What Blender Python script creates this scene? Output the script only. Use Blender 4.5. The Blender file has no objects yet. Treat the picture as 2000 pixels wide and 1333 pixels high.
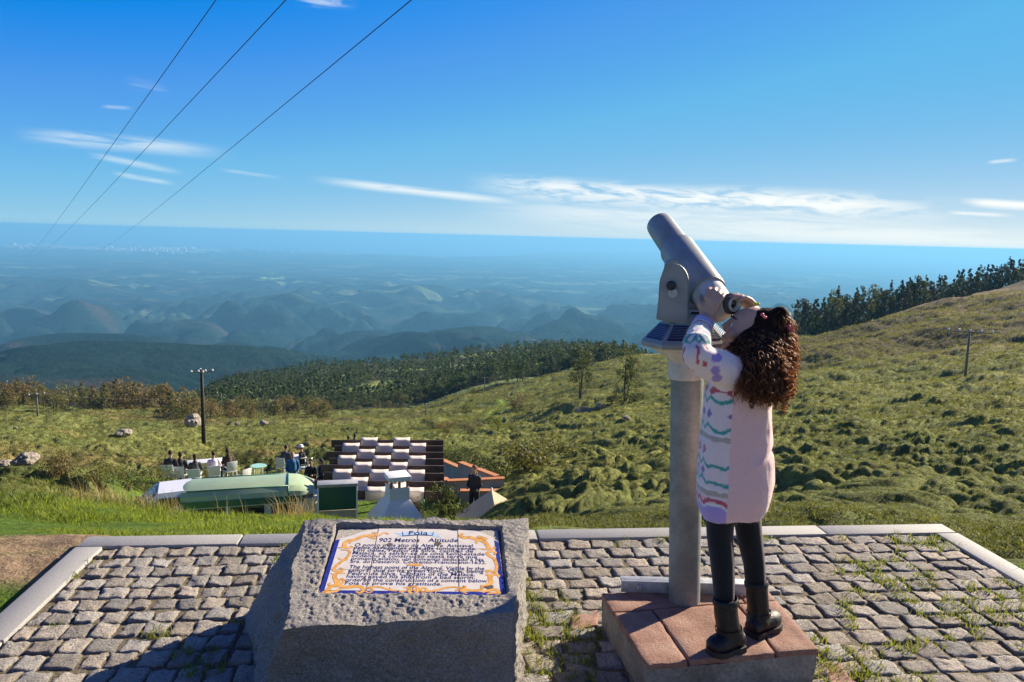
import bpy, bmesh, math, random
import numpy as np
from mathutils import Vector, Matrix

random.seed(7)
SC = bpy.context.scene
COL = SC.collection

# ---------------------------------------------------------------- camera
CAM_H = 1.36
PITCH, ROLL, FPX = math.radians(7.76), math.radians(1.48), 1500.0
Fv = np.array([0, math.cos(PITCH), -math.sin(PITCH)])
_up = np.array([0, math.sin(PITCH), math.cos(PITCH)])
_rt = np.array([1.0, 0, 0])
Rv = _rt * math.cos(ROLL) + _up * math.sin(ROLL)
Uv = _up * math.cos(ROLL) - _rt * math.sin(ROLL)
EYE = np.array([0, 0, CAM_H])
cam_data = bpy.data.cameras.new("camera")
cam_data.sensor_width = 36.0
cam_data.lens = 36.0 * FPX / 2000.0
cam_data.clip_start = 0.05
cam_data.clip_end = 400000.0
cam = bpy.data.objects.new("camera", cam_data)
COL.objects.link(cam)
cam.matrix_world = Matrix(((Rv[0], Uv[0], -Fv[0], 0), (Rv[1], Uv[1], -Fv[1], 0),
                           (Rv[2], Uv[2], -Fv[2], CAM_H), (0, 0, 0, 1)))
SC.camera = cam

# ---------------------------------------------------------------- sun, sky, exposure
SUN_AZ, SUN_EL = math.radians(51.0), math.radians(24.0)      # azimuth clockwise from +Y
SUN_DIR = Vector((math.sin(SUN_AZ) * math.cos(SUN_EL), math.cos(SUN_AZ) * math.cos(SUN_EL), math.sin(SUN_EL)))
sun = bpy.data.lights.new("sun", 'SUN')
sun.energy = 5.0
sun.angle = math.radians(0.55)
sun.color = (1.0, 0.86, 0.66)
sun_o = bpy.data.objects.new("sun", sun)
COL.objects.link(sun_o)
sun_o.rotation_euler = SUN_DIR.to_track_quat('Z', 'Y').to_euler()
SC.view_settings.view_transform = 'Standard'
SC.view_settings.look = 'None'
SC.view_settings.exposure = 1.22
SC.view_settings.gamma = 1.0
SC.render.engine = 'CYCLES'
SC.cycles.use_denoising = True
SC.cycles.max_bounces = 6
SC.cycles.diffuse_bounces = 3
SC.cycles.volume_bounces = 1
SC.cycles.transparent_max_bounces = 12
SC.cycles.use_adaptive_sampling = True
SC.cycles.adaptive_threshold = 0.004


class NT:
    """tiny helper around a node tree"""
    def __init__(self, tree):
        self.t = tree
        self.t.nodes.clear()
    def n(self, kind, **kw):
        nd = self.t.nodes.new(kind)
        for k, v in kw.items():
            setattr(nd, k, v)
        return nd
    def put(self, sock, v):
        if isinstance(v, bpy.types.NodeSocket):
            self.t.links.new(v, sock)
        elif v is not None:
            if isinstance(v, (tuple, list)) and sock.type == 'RGBA' and len(v) == 3:
                v = (*v, 1.0)
            sock.default_value = v
    def m(self, op, a, b=None, c=None, clamp=False):
        nd = self.n('ShaderNodeMath', operation=op, use_clamp=clamp)
        for i, v in enumerate((a, b, c)):
            if v is not None:
                self.put(nd.inputs[i], v)
        return nd.outputs[0]
    def mix(self, fac, a, b, blend='MIX'):
        nd = self.n('ShaderNodeMix', data_type='RGBA', blend_type=blend)
        self.put(nd.inputs['Factor'], fac)
        self.put(nd.inputs[6], a)
        self.put(nd.inputs[7], b)
        return nd.outputs[2]
    def ramp(self, fac, stops, interp='LINEAR'):
        nd = self.n('ShaderNodeValToRGB')
        nd.color_ramp.interpolation = interp
        els = nd.color_ramp.elements
        while len(els) < len(stops):
            els.new(0.5)
        for e, (p, c) in zip(els, stops):
            e.position = p
            if isinstance(c, (int, float)):
                c = (c, c, c)
            e.color = (*c, 1.0)
        self.put(nd.inputs[0], fac)
        return nd.outputs[0]
    def noise(self, vec, scale, detail=4.0, rough=0.55, dist=0.0):
        nd = self.n('ShaderNodeTexNoise')
        if vec is not None:
            self.put(nd.inputs['Vector'], vec)
        nd.inputs['Scale'].default_value = scale
        nd.inputs['Detail'].default_value = detail
        nd.inputs['Roughness'].default_value = rough
        nd.inputs['Distortion'].default_value = dist
        return nd.outputs['Fac']
    def maprange(self, v, a, b, c=0.0, d=1.0, smooth=True):
        nd = self.n('ShaderNodeMapRange', interpolation_type='SMOOTHSTEP' if smooth else 'LINEAR')
        self.put(nd.inputs[0], v)
        for i, x in enumerate((a, b, c, d)):
            self.put(nd.inputs[i + 1], x)
        return nd.outputs[0]


def ray(x, y):
    return Fv + Rv * (x - 1000) / FPX + Uv * (666.5 - y) / FPX
def azel(x, y):
    d = ray(x, y)
    return math.atan2(d[0], d[1]), math.atan2(d[2], math.hypot(d[0], d[1]))
def ground(x, y, z=0.0):
    d = ray(x, y)
    return EYE + d * ((z - CAM_H) / d[2])
def at_depth(x, y, Y):
    d = ray(x, y)
    return EYE + d * (Y / d[1])
def at_range(x, y, r):
    d = ray(x, y)
    return EYE + d * (r / math.hypot(d[0], d[1]))


world = bpy.data.worlds.new("World")
SC.world = world
world.use_nodes = True
w = NT(world.node_tree)
sky = w.n('ShaderNodeTexSky', sky_type='NISHITA')
sky.sun_disc = False
sky.sun_elevation = SUN_EL
sky.sun_rotation = SUN_AZ
sky.altitude = 900.0
sky.air_density = 1.0
sky.dust_density = 0.3
sky.ozone_density = 3.0
# thin cirrus streaks, placed by direction (azimuth / elevation in degrees)
tc = w.n('ShaderNodeTexCoord')
sx = w.n('ShaderNodeSeparateXYZ')
w.put(sx.inputs[0], tc.outputs['Generated'])
AZ = w.m('MULTIPLY', w.m('ARCTAN2', sx.outputs[0], sx.outputs[1]), 57.29578)
EL = w.m('MULTIPLY', w.m('ARCSINE', sx.outputs[2]), 57.29578)
# clear-air grading of the sky: deeper blue overhead, pale band above the horizon, brighter towards the sun
K = 0.2097
sp = w.n('ShaderNodeSeparateColor')
w.put(sp.inputs[0], sky.outputs[0])
cr = w.n('ShaderNodeCombineColor')
_r = (w.m('MULTIPLY_ADD', w.m('MAXIMUM', w.m('SUBTRACT', sp.outputs[0], 0.32 / K), 0.0), 0.5, 0.002 / K))
_g = w.m('MULTIPLY_ADD', w.m('MINIMUM', sp.outputs[1], 1.1 / K), 0.40, 0.02 / K)
w.put(cr.inputs[0], w.m('MINIMUM', _r, w.m('MULTIPLY', _g, 0.2)))
w.put(cr.inputs[1], _g)
w.put(cr.inputs[2], w.m('MULTIPLY_ADD', w.m('MINIMUM', sp.outputs[2], 1.1 / K), 0.2, 0.62 / K))
glow = w.maprange(AZ, -38.0, 44.0)
hor = w.mix(glow, (0.36 / K, 0.64 / K, 0.81 / K), (0.95 / K, 0.99 / K, 0.92 / K))
hf = w.m('MULTIPLY', w.m('EXPONENT', w.m('DIVIDE', w.m('MAXIMUM', EL, 0.0), w.m('MULTIPLY_ADD', glow, -0.9, -3.1))), 0.95)
dim = w.m('MULTIPLY', w.maprange(EL, 20.0, 75.0, 1.0, 0.72), w.maprange(w.m('ABSOLUTE', AZ), 60.0, 150.0, 1.0, 0.92))
clear = w.mix(1.0, w.mix(hf, cr.outputs[0], hor), w.mix(dim, (0, 0, 0), (1, 1, 1)), 'MULTIPLY')
# overhead and behind, the milky winter sky is less saturated
bw = w.n('ShaderNodeRGBToBW')
w.put(bw.inputs[0], clear)
cbw = w.n('ShaderNodeCombineColor')
for i in range(3):
    w.put(cbw.inputs[i], w.m('MULTIPLY', bw.outputs[0], (1.12, 1.08, 1.12)[i]))
pale = w.m('MAXIMUM', w.maprange(EL, 20.0, 50.0, 0.0, 0.42), w.maprange(w.m('ABSOLUTE', AZ), 50.0, 110.0, 0.0, 0.42))
clear = w.mix(pale, clear, cbw.outputs[0])
def sky_noise(sa, se, skew, scale, detail, off):
    cb = w.n('ShaderNodeCombineXYZ')
    w.put(cb.inputs[0], w.m('MULTIPLY', AZ, sa))
    w.put(cb.inputs[1], w.m('MULTIPLY', w.m('ADD', EL, w.m('MULTIPLY', AZ, skew)), se))
    cb.inputs[2].default_value = off
    return w.noise(cb.outputs[0], scale, detail, 0.6, 0.6)
fibre = sky_noise(0.17, 2.1, 0.05, 1.0, 8.0, 1.7)
billow = sky_noise(0.34, 1.7, 0.045, 1.0, 9.0, 5.2)
cloud_total = None
def cloud(p0, p1, up, down, gain, tex, lo=0.36, hi=0.66, bow=0.0):
    """soft streak from photo point p0 to p1, 'up'/'down' = reach in degrees above and below its spine"""
    global cloud_total
    a0, e0 = (math.degrees(v) for v in azel(*p0))
    a1, e1 = (math.degrees(v) for v in azel(*p1))
    t = w.m('DIVIDE', w.m('SUBTRACT', AZ, a0), a1 - a0)
    spine = w.m('MULTIPLY_ADD', t, e1 - e0, e0)
    if bow:
        spine = w.m('ADD', spine, w.m('MULTIPLY', w.m('MULTIPLY', t, w.m('SUBTRACT', 1.0, t)), 4 * bow))
    dz = w.m('SUBTRACT', EL, spine)
    vert = w.m('MULTIPLY', w.maprange(dz, up, 0.0), w.maprange(dz, -down, 0.0))
    ends = w.m('MULTIPLY', w.maprange(t, -0.02, 0.3), w.maprange(t, 1.05, 0.62))
    v = w.m('MULTIPLY', w.m('MULTIPLY', vert, ends), w.m('MULTIPLY', w.maprange(tex, lo, hi), gain))
    cloud_total = v if cloud_total is None else w.m('MAXIMUM', cloud_total, v)
cloud((20, 262), (450, 300), 0.6, 0.8, 0.6, fibre, 0.25, 0.55, 0.15)
cloud((165, 300), (360, 338), 0.3, 0.35, 0.5, fibre, 0.25, 0.55)
cloud((215, 338), (345, 360), 0.25, 0.25, 0.5, fibre, 0.25, 0.55)
cloud((195, 208), (262, 212), 0.18, 0.18, 0.35, fibre, 0.2, 0.5)
cloud((240, 160), (335, 178), 0.6, 0.6, 0.16, billow, 0.35, 0.65)
cloud((570, 0), (700, 8), 0.7, 0.5, 0.5, billow, 0.35, 0.6)
cloud((420, 330), (560, 350), 0.2, 0.2, 0.26, fibre, 0.25, 0.55)
cloud((600, 348), (1060, 400), 0.4, 0.5, 0.8, fibre, 0.2, 0.5)
cloud((900, 356), (1560, 408), 1.0, 1.7, 0.9, billow, 0.33, 0.6, 0.25)
cloud((1150, 385), (1900, 418), 1.2, 1.6, 0.95, billow, 0.33, 0.58, 0.35)
cloud((880, 400), (1950, 452), 1.0, 1.8, 0.6, fibre, 0.2, 0.6)
cloud((1865, 392), (2120, 408), 0.35, 0.5, 0.9, billow, 0.34, 0.55)
cloud((1840, 415), (1985, 422), 0.2, 0.2, 0.6, fibre, 0.25, 0.5)
cloud((1925, 318), (1990, 312), 0.18, 0.18, 0.45, fibre, 0.2, 0.5)
cloud((1200, 440), (2150, 470), 0.9, 1.2, 0.55, fibre, 0.25, 0.6)
cloud_col = w.mix(glow, (0.82 / K, 0.93 / K, 0.98 / K), (1.08 / K, 1.08 / K, 1.02 / K))
skycol = w.mix(cloud_total, clear, cloud_col)
bg = w.n('ShaderNodeBackground')
w.put(bg.inputs['Color'], skycol)
bg.inputs['Strength'].default_value = 0.09
wo = w.n('ShaderNodeOutputWorld')
w.put(wo.inputs[0], bg.outputs[0])

# ---------------------------------------------------------------- helpers
def tag(o, label=None, cat=None, group=None, kind=None):
    if label: o["label"] = label
    if cat: o["category"] = cat
    if group: o["group"] = group
    if kind: o["kind"] = kind
    return o

def empty(name, loc, rz=0.0, label=None, cat=None, group=None):
    o = bpy.data.objects.new(name, None)
    o.empty_display_size = 0.1
    o.location = loc
    o.rotation_euler = (0, 0, rz)
    COL.objects.link(o)
    return tag(o, label, cat, group)

def link(name, me, parent=None, mats=None, smooth=None):
    o = bpy.data.objects.new(name, me)
    COL.objects.link(o)
    if mats is not None:
        for m in (mats if isinstance(mats, (list, tuple)) else [mats]):
            me.materials.append(m)
    if smooth is not None:
        me.polygons.foreach_set('use_smooth', [smooth] * len(me.polygons))
    if parent is not None:
        o.parent = parent
    return o

def np_mesh(name, verts, faces, smooth=False, matidx=None, uv=None, col=None, colname="tint"):
    """verts (n,3); faces (m,k) array or list of such arrays"""
    me = bpy.data.meshes.new(name)
    verts = np.asarray(verts, dtype=np.float32)
    fl = faces if isinstance(faces, list) else [faces]
    fl = [np.asarray(f, dtype=np.int32) for f in fl if len(f)]
    nl = sum(f.size for f in fl)
    nf = sum(len(f) for f in fl)
    me.vertices.add(len(verts))
    me.vertices.foreach_set('co', verts.ravel())
    me.loops.add(nl)
    me.loops.foreach_set('vertex_index', np.concatenate([f.ravel() for f in fl]))
    me.polygons.add(nf)
    tot = np.concatenate([np.full(len(f), f.shape[1], np.int32) for f in fl])
    st = np.concatenate([[0], np.cumsum(tot)[:-1]]).astype(np.int32)
    me.polygons.foreach_set('loop_start', st)
    me.polygons.foreach_set('loop_total', tot)
    me.polygons.foreach_set('use_smooth', np.full(nf, smooth, dtype=bool))
    if matidx is not None:
        me.polygons.foreach_set('material_index', np.asarray(matidx, np.int32))
    if col is not None:
        at = me.attributes.new(colname, 'FLOAT_COLOR', 'POINT')
        c = np.ones((len(verts), 4), np.float32)
        c[:, :3] = col
        at.data.foreach_set('color', c.ravel())
    me.update(calc_edges=True)
    return me

def bm_mesh(bm, name, smooth=False):
    me = bpy.data.meshes.new(name)
    bm.normal_update()
    bm.to_mesh(me)
    bm.free()
    if smooth:
        me.polygons.foreach_set('use_smooth', [True] * len(me.polygons))
    return me

def sharp(o, deg=35):
    """smooth shading with hard edges above an angle"""
    me = o.data
    me.polygons.foreach_set('use_smooth', [True] * len(me.polygons))
    me.set_sharp_from_angle(angle=math.radians(deg))
    return o

def add_box(bm, c, s, M=None, bev=0.0, seg=2):
    t = bmesh.new()
    bmesh.ops.create_cube(t, size=1.0)
    bmesh.ops.scale(t, vec=s, verts=t.verts)
    if bev > 0:
        bmesh.ops.bevel(t, geom=list(t.edges), offset=bev, segments=seg, affect='EDGES', profile=0.5)
    bmesh.ops.translate(t, vec=c, verts=t.verts)
    if M is not None:
        bmesh.ops.transform(t, matrix=M, verts=t.verts)
    merge(bm, t)

def merge(bm, t):
    me = bpy.data.meshes.new("tmp")
    t.to_mesh(me)
    t.free()
    bm.from_mesh(me)
    bpy.data.meshes.remove(me)

def frame_from(d, up=(0, 0, 1)):
    d = Vector(d).normalized()
    u = Vector(up)
    if abs(d.dot(u.normalized())) > 0.98:
        u = Vector((1, 0, 0))
    a = u.cross(d).normalized()
    b = d.cross(a)
    return a, b, d

def add_tube(bm, pts, radii, seg=12, cap=True, squash=1.0, up=(0, 0, 1)):
    """swept tube through points; radii scalar or per point"""
    pts = [Vector(p) for p in pts]
    n = len(pts)
    if isinstance(radii, (int, float)):
        radii = [radii] * n
    rings = []
    for i in range(n):
        d = (pts[min(i + 1, n - 1)] - pts[max(i - 1, 0)])
        a, b, _ = frame_from(d, up)
        ring = []
        for k in range(seg):
            t = 2 * math.pi * k / seg
            ring.append(bm.verts.new(pts[i] + a * math.cos(t) * radii[i] + b * math.sin(t) * radii[i] * squash))
        rings.append(ring)
    for i in range(n - 1):
        for k in range(seg):
            k2 = (k + 1) % seg
            bm.faces.new((rings[i][k], rings[i][k2], rings[i + 1][k2], rings[i + 1][k]))
    if cap:
        bm.faces.new(list(reversed(rings[0])))
        bm.faces.new(rings[-1])

def add_lathe(bm, prof, seg=32, M=None, cap0=True, cap1=True):
    """prof: list of (r, z)"""
    rings = []
    for r, z in prof:
        ring = []
        for k in range(seg):
            t = 2 * math.pi * k / seg
            v = Vector((r * math.cos(t), r * math.sin(t), z))
            if M is not None:
                v = M @ v
            ring.append(bm.verts.new(v))
        rings.append(ring)
    for i in range(len(rings) - 1):
        for k in range(seg):
            k2 = (k + 1) % seg
            bm.faces.new((rings[i][k], rings[i][k2], rings[i + 1][k2], rings[i + 1][k]))
    if cap0: bm.faces.new(list(reversed(rings[0])))
    if cap1: bm.faces.new(rings[-1])

def add_ball(bm, c, r, sub=2, M=None):
    t = bmesh.new()
    bmesh.ops.create_icosphere(t, subdivisions=sub, radius=1.0)
    r = (r, r, r) if isinstance(r, (int, float)) else r
    bmesh.ops.scale(t, vec=r, verts=t.verts)
    if M is not None:
        bmesh.ops.transform(t, matrix=M, verts=t.verts)
    bmesh.ops.translate(t, vec=c, verts=t.verts)
    merge(bm, t)

def remeshed(bm, name, voxel, smooth_it=6, sub=0):
    """voxel union of overlapping pieces, smoothed: one continuous skin"""
    me = bm_mesh(bm, name)
    o = bpy.data.objects.new("tmp", me)
    COL.objects.link(o)
    md = o.modifiers.new("r", 'REMESH')
    md.mode = 'VOXEL'
    md.voxel_size = voxel
    if smooth_it:
        sm = o.modifiers.new("s", 'SMOOTH')
        sm.factor = 0.5
        sm.iterations = smooth_it
    dg = bpy.context.evaluated_depsgraph_get()
    out = bpy.data.meshes.new_from_object(o.evaluated_get(dg))
    out.name = name
    bpy.data.objects.remove(o)
    bpy.data.meshes.remove(me)
    out.polygons.foreach_set('use_smooth', [True] * len(out.polygons))
    return out

def verts_np(me):
    a = np.empty(len(me.vertices) * 3, np.float32)
    me.vertices.foreach_get('co', a)
    return a.reshape(-1, 3)

def set_col(me, c, name="tint"):
    at = me.attributes.new(name, 'FLOAT_COLOR', 'POINT')
    cc = np.ones((len(me.vertices), 4), np.float32)
    cc[:, :3] = c
    at.data.foreach_set('color', cc.ravel())

def copy_tree(o, parent=None):
    c = o.copy()
    COL.objects.link(c)
    if parent is not None:
        c.parent = parent
    for ch in list(o.children):
        copy_tree(ch, c)
    return c

# numpy gradient noise
def _hash(ix, iy, seed):
    h = (ix.astype(np.int64) * 374761393 + iy.astype(np.int64) * 668265263 + seed * 1442695041) & 0xFFFFFFFF
    h = ((h ^ (h >> 13)) * 1274126177) & 0xFFFFFFFF
    return (h ^ (h >> 16)) & 0xFFFFFFFF
def gnoise(x, y, seed=0):
    x = np.asarray(x, np.float64); y = np.asarray(y, np.float64)
    ix = np.floor(x); iy = np.floor(y)
    fx = x - ix; fy = y - iy
    u = fx * fx * fx * (fx * (fx * 6 - 15) + 10)
    v = fy * fy * fy * (fy * (fy * 6 - 15) + 10)
    def g(dx, dy):
        a = _hash(ix + dx, iy + dy, seed) * (2 * math.pi / 4294967296.0)
        return np.cos(a) * (fx - dx) + np.sin(a) * (fy - dy)
    n0 = g(0, 0) * (1 - u) + g(1, 0) * u
    n1 = g(0, 1) * (1 - u) + g(1, 1) * u
    return (n0 * (1 - v) + n1 * v) * 1.5
def fbm(x, y, octs=4, seed=0, gain=0.5):
    s = 0.0; a = 1.0
    for i in range(octs):
        s = s + a * gnoise(x * 2 ** i, y * 2 ** i, seed + i * 17)
        a *= gain
    return s
def sstep(a, b, x):
    t = np.clip((x - a) / (b - a), 0, 1)
    return t * t * (3 - 2 * t)

# ---------------------------------------------------------------- materials
def mat(name):
    m = bpy.data.materials.new(name)
    m.use_nodes = True
    return m, NT(m.node_tree)

def finish(t, shader, disp=None):
    o = t.n('ShaderNodeOutputMaterial')
    t.put(o.inputs['Surface'], shader)
    if disp is not None:
        t.put(o.inputs['Displacement'], disp)

def principled(t, color, rough=0.6, metal=0.0, spec=0.5, bump=None, bump_d=0.01, bump_s=0.6, **kw):
    p = t.n('ShaderNodeBsdfPrincipled')
    t.put(p.inputs['Base Color'], color)
    t.put(p.inputs['Roughness'], rough)
    t.put(p.inputs['Metallic'], metal)
    t.put(p.inputs['Specular IOR Level'], spec)
    if bump is not None:
        b = t.n('ShaderNodeBump')
        b.inputs['Strength'].default_value = bump_s
        b.inputs['Distance'].default_value = bump_d
        t.put(b.inputs['Height'], bump)
        t.put(p.inputs['Normal'], b.outputs[0])
    for k, v in kw.items():
        t.put(p.inputs[k.replace('_', ' ')], v)
    return p.outputs[0]

_simple = {}
def simple(name, color, rough=0.6, metal=0.0, var=0.12, scale=30.0, spec=0.5, bump=0.0):
    """procedural material: base colour with soft wear noise"""
    if name in _simple:
        return _simple[name]
    m, t = mat(name)
    co = t.n('ShaderNodeTexCoord').outputs['Object']
    nz = t.noise(co, scale, 5.0, 0.6)
    lo = tuple(c * (1 - var) for c in color)
    hi = tuple(min(1, c * (1 + var)) for c in color)
    c = t.mix(t.maprange(nz, 0.3, 0.7), lo, hi)
    finish(t, principled(t, c, t.maprange(nz, 0.2, 0.8, rough * 0.85, min(1, rough * 1.15)), metal, spec,
                         bump=nz if bump else None, bump_d=bump, bump_s=0.7))
    _simple[name] = m
    return m

def leaf_mat(name, c1, c2, trans=0.35, attr=False, rough=0.6, scale=0.35):
    m, t = mat(name)
    oi = t.n('ShaderNodeObjectInfo').outputs['Random']
    geo = t.n('ShaderNodeNewGeometry')
    nz = t.noise(geo.outputs['Position'], scale, 3.0)
    rnd = geo.outputs['Random Per Island']
    f = t.m('MULTIPLY_ADD', rnd, 0.5, t.m('MULTIPLY', t.m('ADD', nz, t.m('MULTIPLY', oi, 0.5)), 0.4))
    c = t.mix(t.maprange(f, 0.2, 0.85), c1, c2)
    if attr:
        at = t.n('ShaderNodeAttribute', attribute_name="tint")
        c = t.mix(1.0, c, at.outputs['Color'], 'MULTIPLY')
    p = principled(t, c, rough, spec=0.25)
    tr = t.n('ShaderNodeBsdfTranslucent')
    t.put(tr.inputs['Color'], t.mix(1.0, c, (1.25, 1.2, 0.6), 'MULTIPLY'))
    mx = t.n('ShaderNodeMixShader')
    mx.inputs[0].default_value = trans
    t.put(mx.inputs[1], p)
    t.put(mx.inputs[2], tr.outputs[0])
    finish(t, mx.outputs[0])
    return m

def attr_mat(name, rough=0.7, bump_scale=0.0, bump_d=0.004, var=0.15, scale=60.0, spec=0.3, sheen=0.0):
    """colour comes from the mesh's own 'tint' attribute"""
    m, t = mat(name)
    at = t.n('ShaderNodeAttribute', attribute_name="tint")
    co = t.n('ShaderNodeTexCoord').outputs['Object']
    nz = t.noise(co, scale, 5.0, 0.65)
    c = t.mix(1.0, at.outputs['Color'], t.ramp(nz, [(0.25, 1 - var), (0.75, 1 + var)]), 'MULTIPLY')
    bp = t.noise(co, bump_scale, 6.0, 0.65) if bump_scale else None
    kw = dict(Sheen_Weight=sheen) if sheen else {}
    finish(t, principled(t, c, rough, spec=spec, bump=bp, bump_d=bump_d, **kw))
    return m

# ---------------------------------------------------------------- near hillside (one sheet, polar grid)
# for photo columns: rows and how far away the ground is there
COLS = {
    0:    [(1050, 4.0), (1000, 5.3), (962, 7.6), (935, 14), (905, 28), (850, 75), (822, 160), (803, 290)],
    200:  [(1048, 4.0), (1000, 5.4), (975, 7.4), (950, 14), (930, 23), (902, 40), (868, 75), (830, 160), (804, 290)],
    300:  [(1048, 4.0), (1012, 5.3), (990, 6.9), (1060, 17), (1100, 20), (946, 30), (910, 42), (870, 85), (830, 165), (806, 290)],
    400:  [(1048, 3.9), (1016, 5.2), (996, 6.6), (1068, 17.5), (1140, 21), (940, 32), (902, 42), (868, 91), (832, 190), (808, 300), (785, 420), (762, 600), (754, 700)],
    600:  [(1045, 3.9), (1020, 5.0), (1008, 6.2), (1150, 19.5), (940, 32), (884, 43), (850, 88), (830, 180), (812, 300), (792, 400), (750, 560), (720, 760)],
    800:  [(1045, 3.9), (1025, 5.0), (1020, 6.0), (1150, 19.5), (942, 32), (868, 44), (845, 88), (832, 160), (815, 230), (800, 330), (772, 430), (732, 600), (704, 800)],
    930:  [(1040, 4.0), (1028, 5.0), (1022, 6.0), (1080, 18), (945, 29), (888, 44), (845, 90), (828, 150), (790, 230), (760, 300), (742, 420), (712, 600), (686, 820)],
    1040: [(1032, 4.0), (1020, 5.2), (1014, 6.5), (985, 17), (945, 24), (890, 42), (845, 80), (815, 140), (775, 220), (745, 300), (724, 420), (697, 600), (675, 820)],
    1200: [(1025, 4.2), (1014, 6.0), (1003, 9.5), (955, 16.5), (905, 27), (852, 50), (805, 92), (755, 170), (715, 270), (702, 310), (697, 430), (683, 650), (675, 820)],
    1400: [(1022, 4.5), (1012, 6.5), (1004, 10), (955, 16), (902, 26), (850, 44), (800, 78), (750, 138), (705, 220), (678, 305)],
    1600: [(1020, 5.0), (1012, 7.0), (1003, 10), (952, 15.5), (902, 24), (850, 38), (800, 63), (750, 104), (700, 172), (672, 240), (652, 310)],
    1800: [(1030, 4.6), (1018, 7.0), (1004, 10), (952, 15), (902, 23), (850, 35), (800, 57), (750, 94), (700, 148), (660, 205), (622, 270), (592, 345)],
    2000: [(1085, 3.9), (1050, 6.0), (1005, 10.5), (952, 16), (902, 23), (850, 34), (800, 52), (750, 80), (700, 122), (650, 185), (600, 270), (532, 420)],
    2350: [(1085, 3.9), (1050, 6.0), (1005, 10.5), (952, 16), (902, 23), (850, 33), (800, 49), (750, 73), (700, 108), (640, 170), (570, 260), (455, 460)],
}
LR = np.linspace(math.log(0.4), math.log(1500.0), 420)
AZT = np.radians(np.arange(-180, 180.01, 0.5))
def _column(x, pts):
    r = [0.4, 3.0]; z = [-0.05, -0.03]
    for (y, d) in pts:
        a, e = azel(x, y)
        r.append(d); z.append(CAM_H + d * math.tan(e))
    r0, z0 = r[-1], z[-1]
    fall = 0.30 if x < 1100 else 0.34
    for d in (r0 + 60, r0 * 2 + 40, 1500.0):
        r.append(d); z.append(z0 - fall * (d - r0) * (0.55 if d < r0 + 61 else 1.0))
    return azel(x, 760)[0], np.interp(LR, np.log(r), z)
_c = [_column(x, COLS[x]) for x in sorted(COLS)]
_ca = np.array([c[0] for c in _c]); _cz = np.array([c[1] for c in _c])
HT = np.stack([np.interp(AZT, _ca, _cz[:, j]) for j in range(len(LR))], axis=1)
_back = np.interp(LR, np.log([0.4, 12, 60, 1500]), [-0.06, -0.15, -2.0, -330])
_wt = sstep(math.radians(55), math.radians(95), np.abs(AZT))[:, None]
HT = HT * (1 - _wt) + _back[None, :] * _wt
_k = np.exp(-0.5 * (np.arange(-6, 7) / 2.2) ** 2); _k /= _k.sum()
HT = np.apply_along_axis(lambda v: np.convolve(np.concatenate([v[-7:-1], v, v[1:7]]), _k, 'valid'), 0, HT)
_k = np.exp(-0.5 * (np.arange(-6, 7) / 2.0) ** 2); _k /= _k.sum()
HT = np.apply_along_axis(lambda v: np.convolve(np.concatenate([[v[0]] * 6, v, [v[-1]] * 6]), _k, 'valid'), 1, HT)
def base_z(az, r):
    fa = np.clip((np.asarray(az) - AZT[0]) / (AZT[1] - AZT[0]), 0, len(AZT) - 1.001)
    fr = np.clip((np.log(np.maximum(r, 0.4)) - LR[0]) / (LR[1] - LR[0]), 0, len(LR) - 1.001)
    i = fa.astype(int); j = fr.astype(int); u = fa - i; v = fr - j
    return (HT[i, j] * (1 - u) + HT[i + 1, j] * u) * (1 - v) + (HT[i, j + 1] * (1 - u) + HT[i + 1, j + 1] * u) * v

# terrace rectangle (outer edge of the kerb), turned about 6 degrees
KL = ground(170, 1047)[:2]; KR = ground(1840, 1022)[:2]
TU = (KR - KL) / np.linalg.norm(KR - KL)
TN = np.array([TU[1], -TU[0]])                 # towards the camera
TW = float(np.linalg.norm(KR - KL))
def terr_uv(x, y):
    dx = x - KL[0]; dy = y - KL[1]
    return dx * TU[0] + dy * TU[1], dx * TN[0] + dy * TN[1]
def terr_xy(u, v):
    return KL[0] + TU[0] * u + TN[0] * v, KL[1] + TU[1] * u + TN[1] * v

def in_cafe(az, r):
    d = np.degrees(az)
    return sstep(-30.0, -27.5, d) * sstep(-3.0, -5.0, d) * sstep(16.0, 19.0, r) * sstep(36.0, 32.0, r)
def heath_w(az, r):
    """1 where heath shrubs cover the ground, 0 on lawn, dirt and paving"""
    d = np.degrees(az)
    left = sstep(0.0, -3.0, d)
    near = sstep(7.0, 10.5, r) * left + sstep(3.5, 4.3, r) * (1 - left)
    return near * (1 - in_cafe(az, r)) * sstep(100, 60, np.abs(d))

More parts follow.
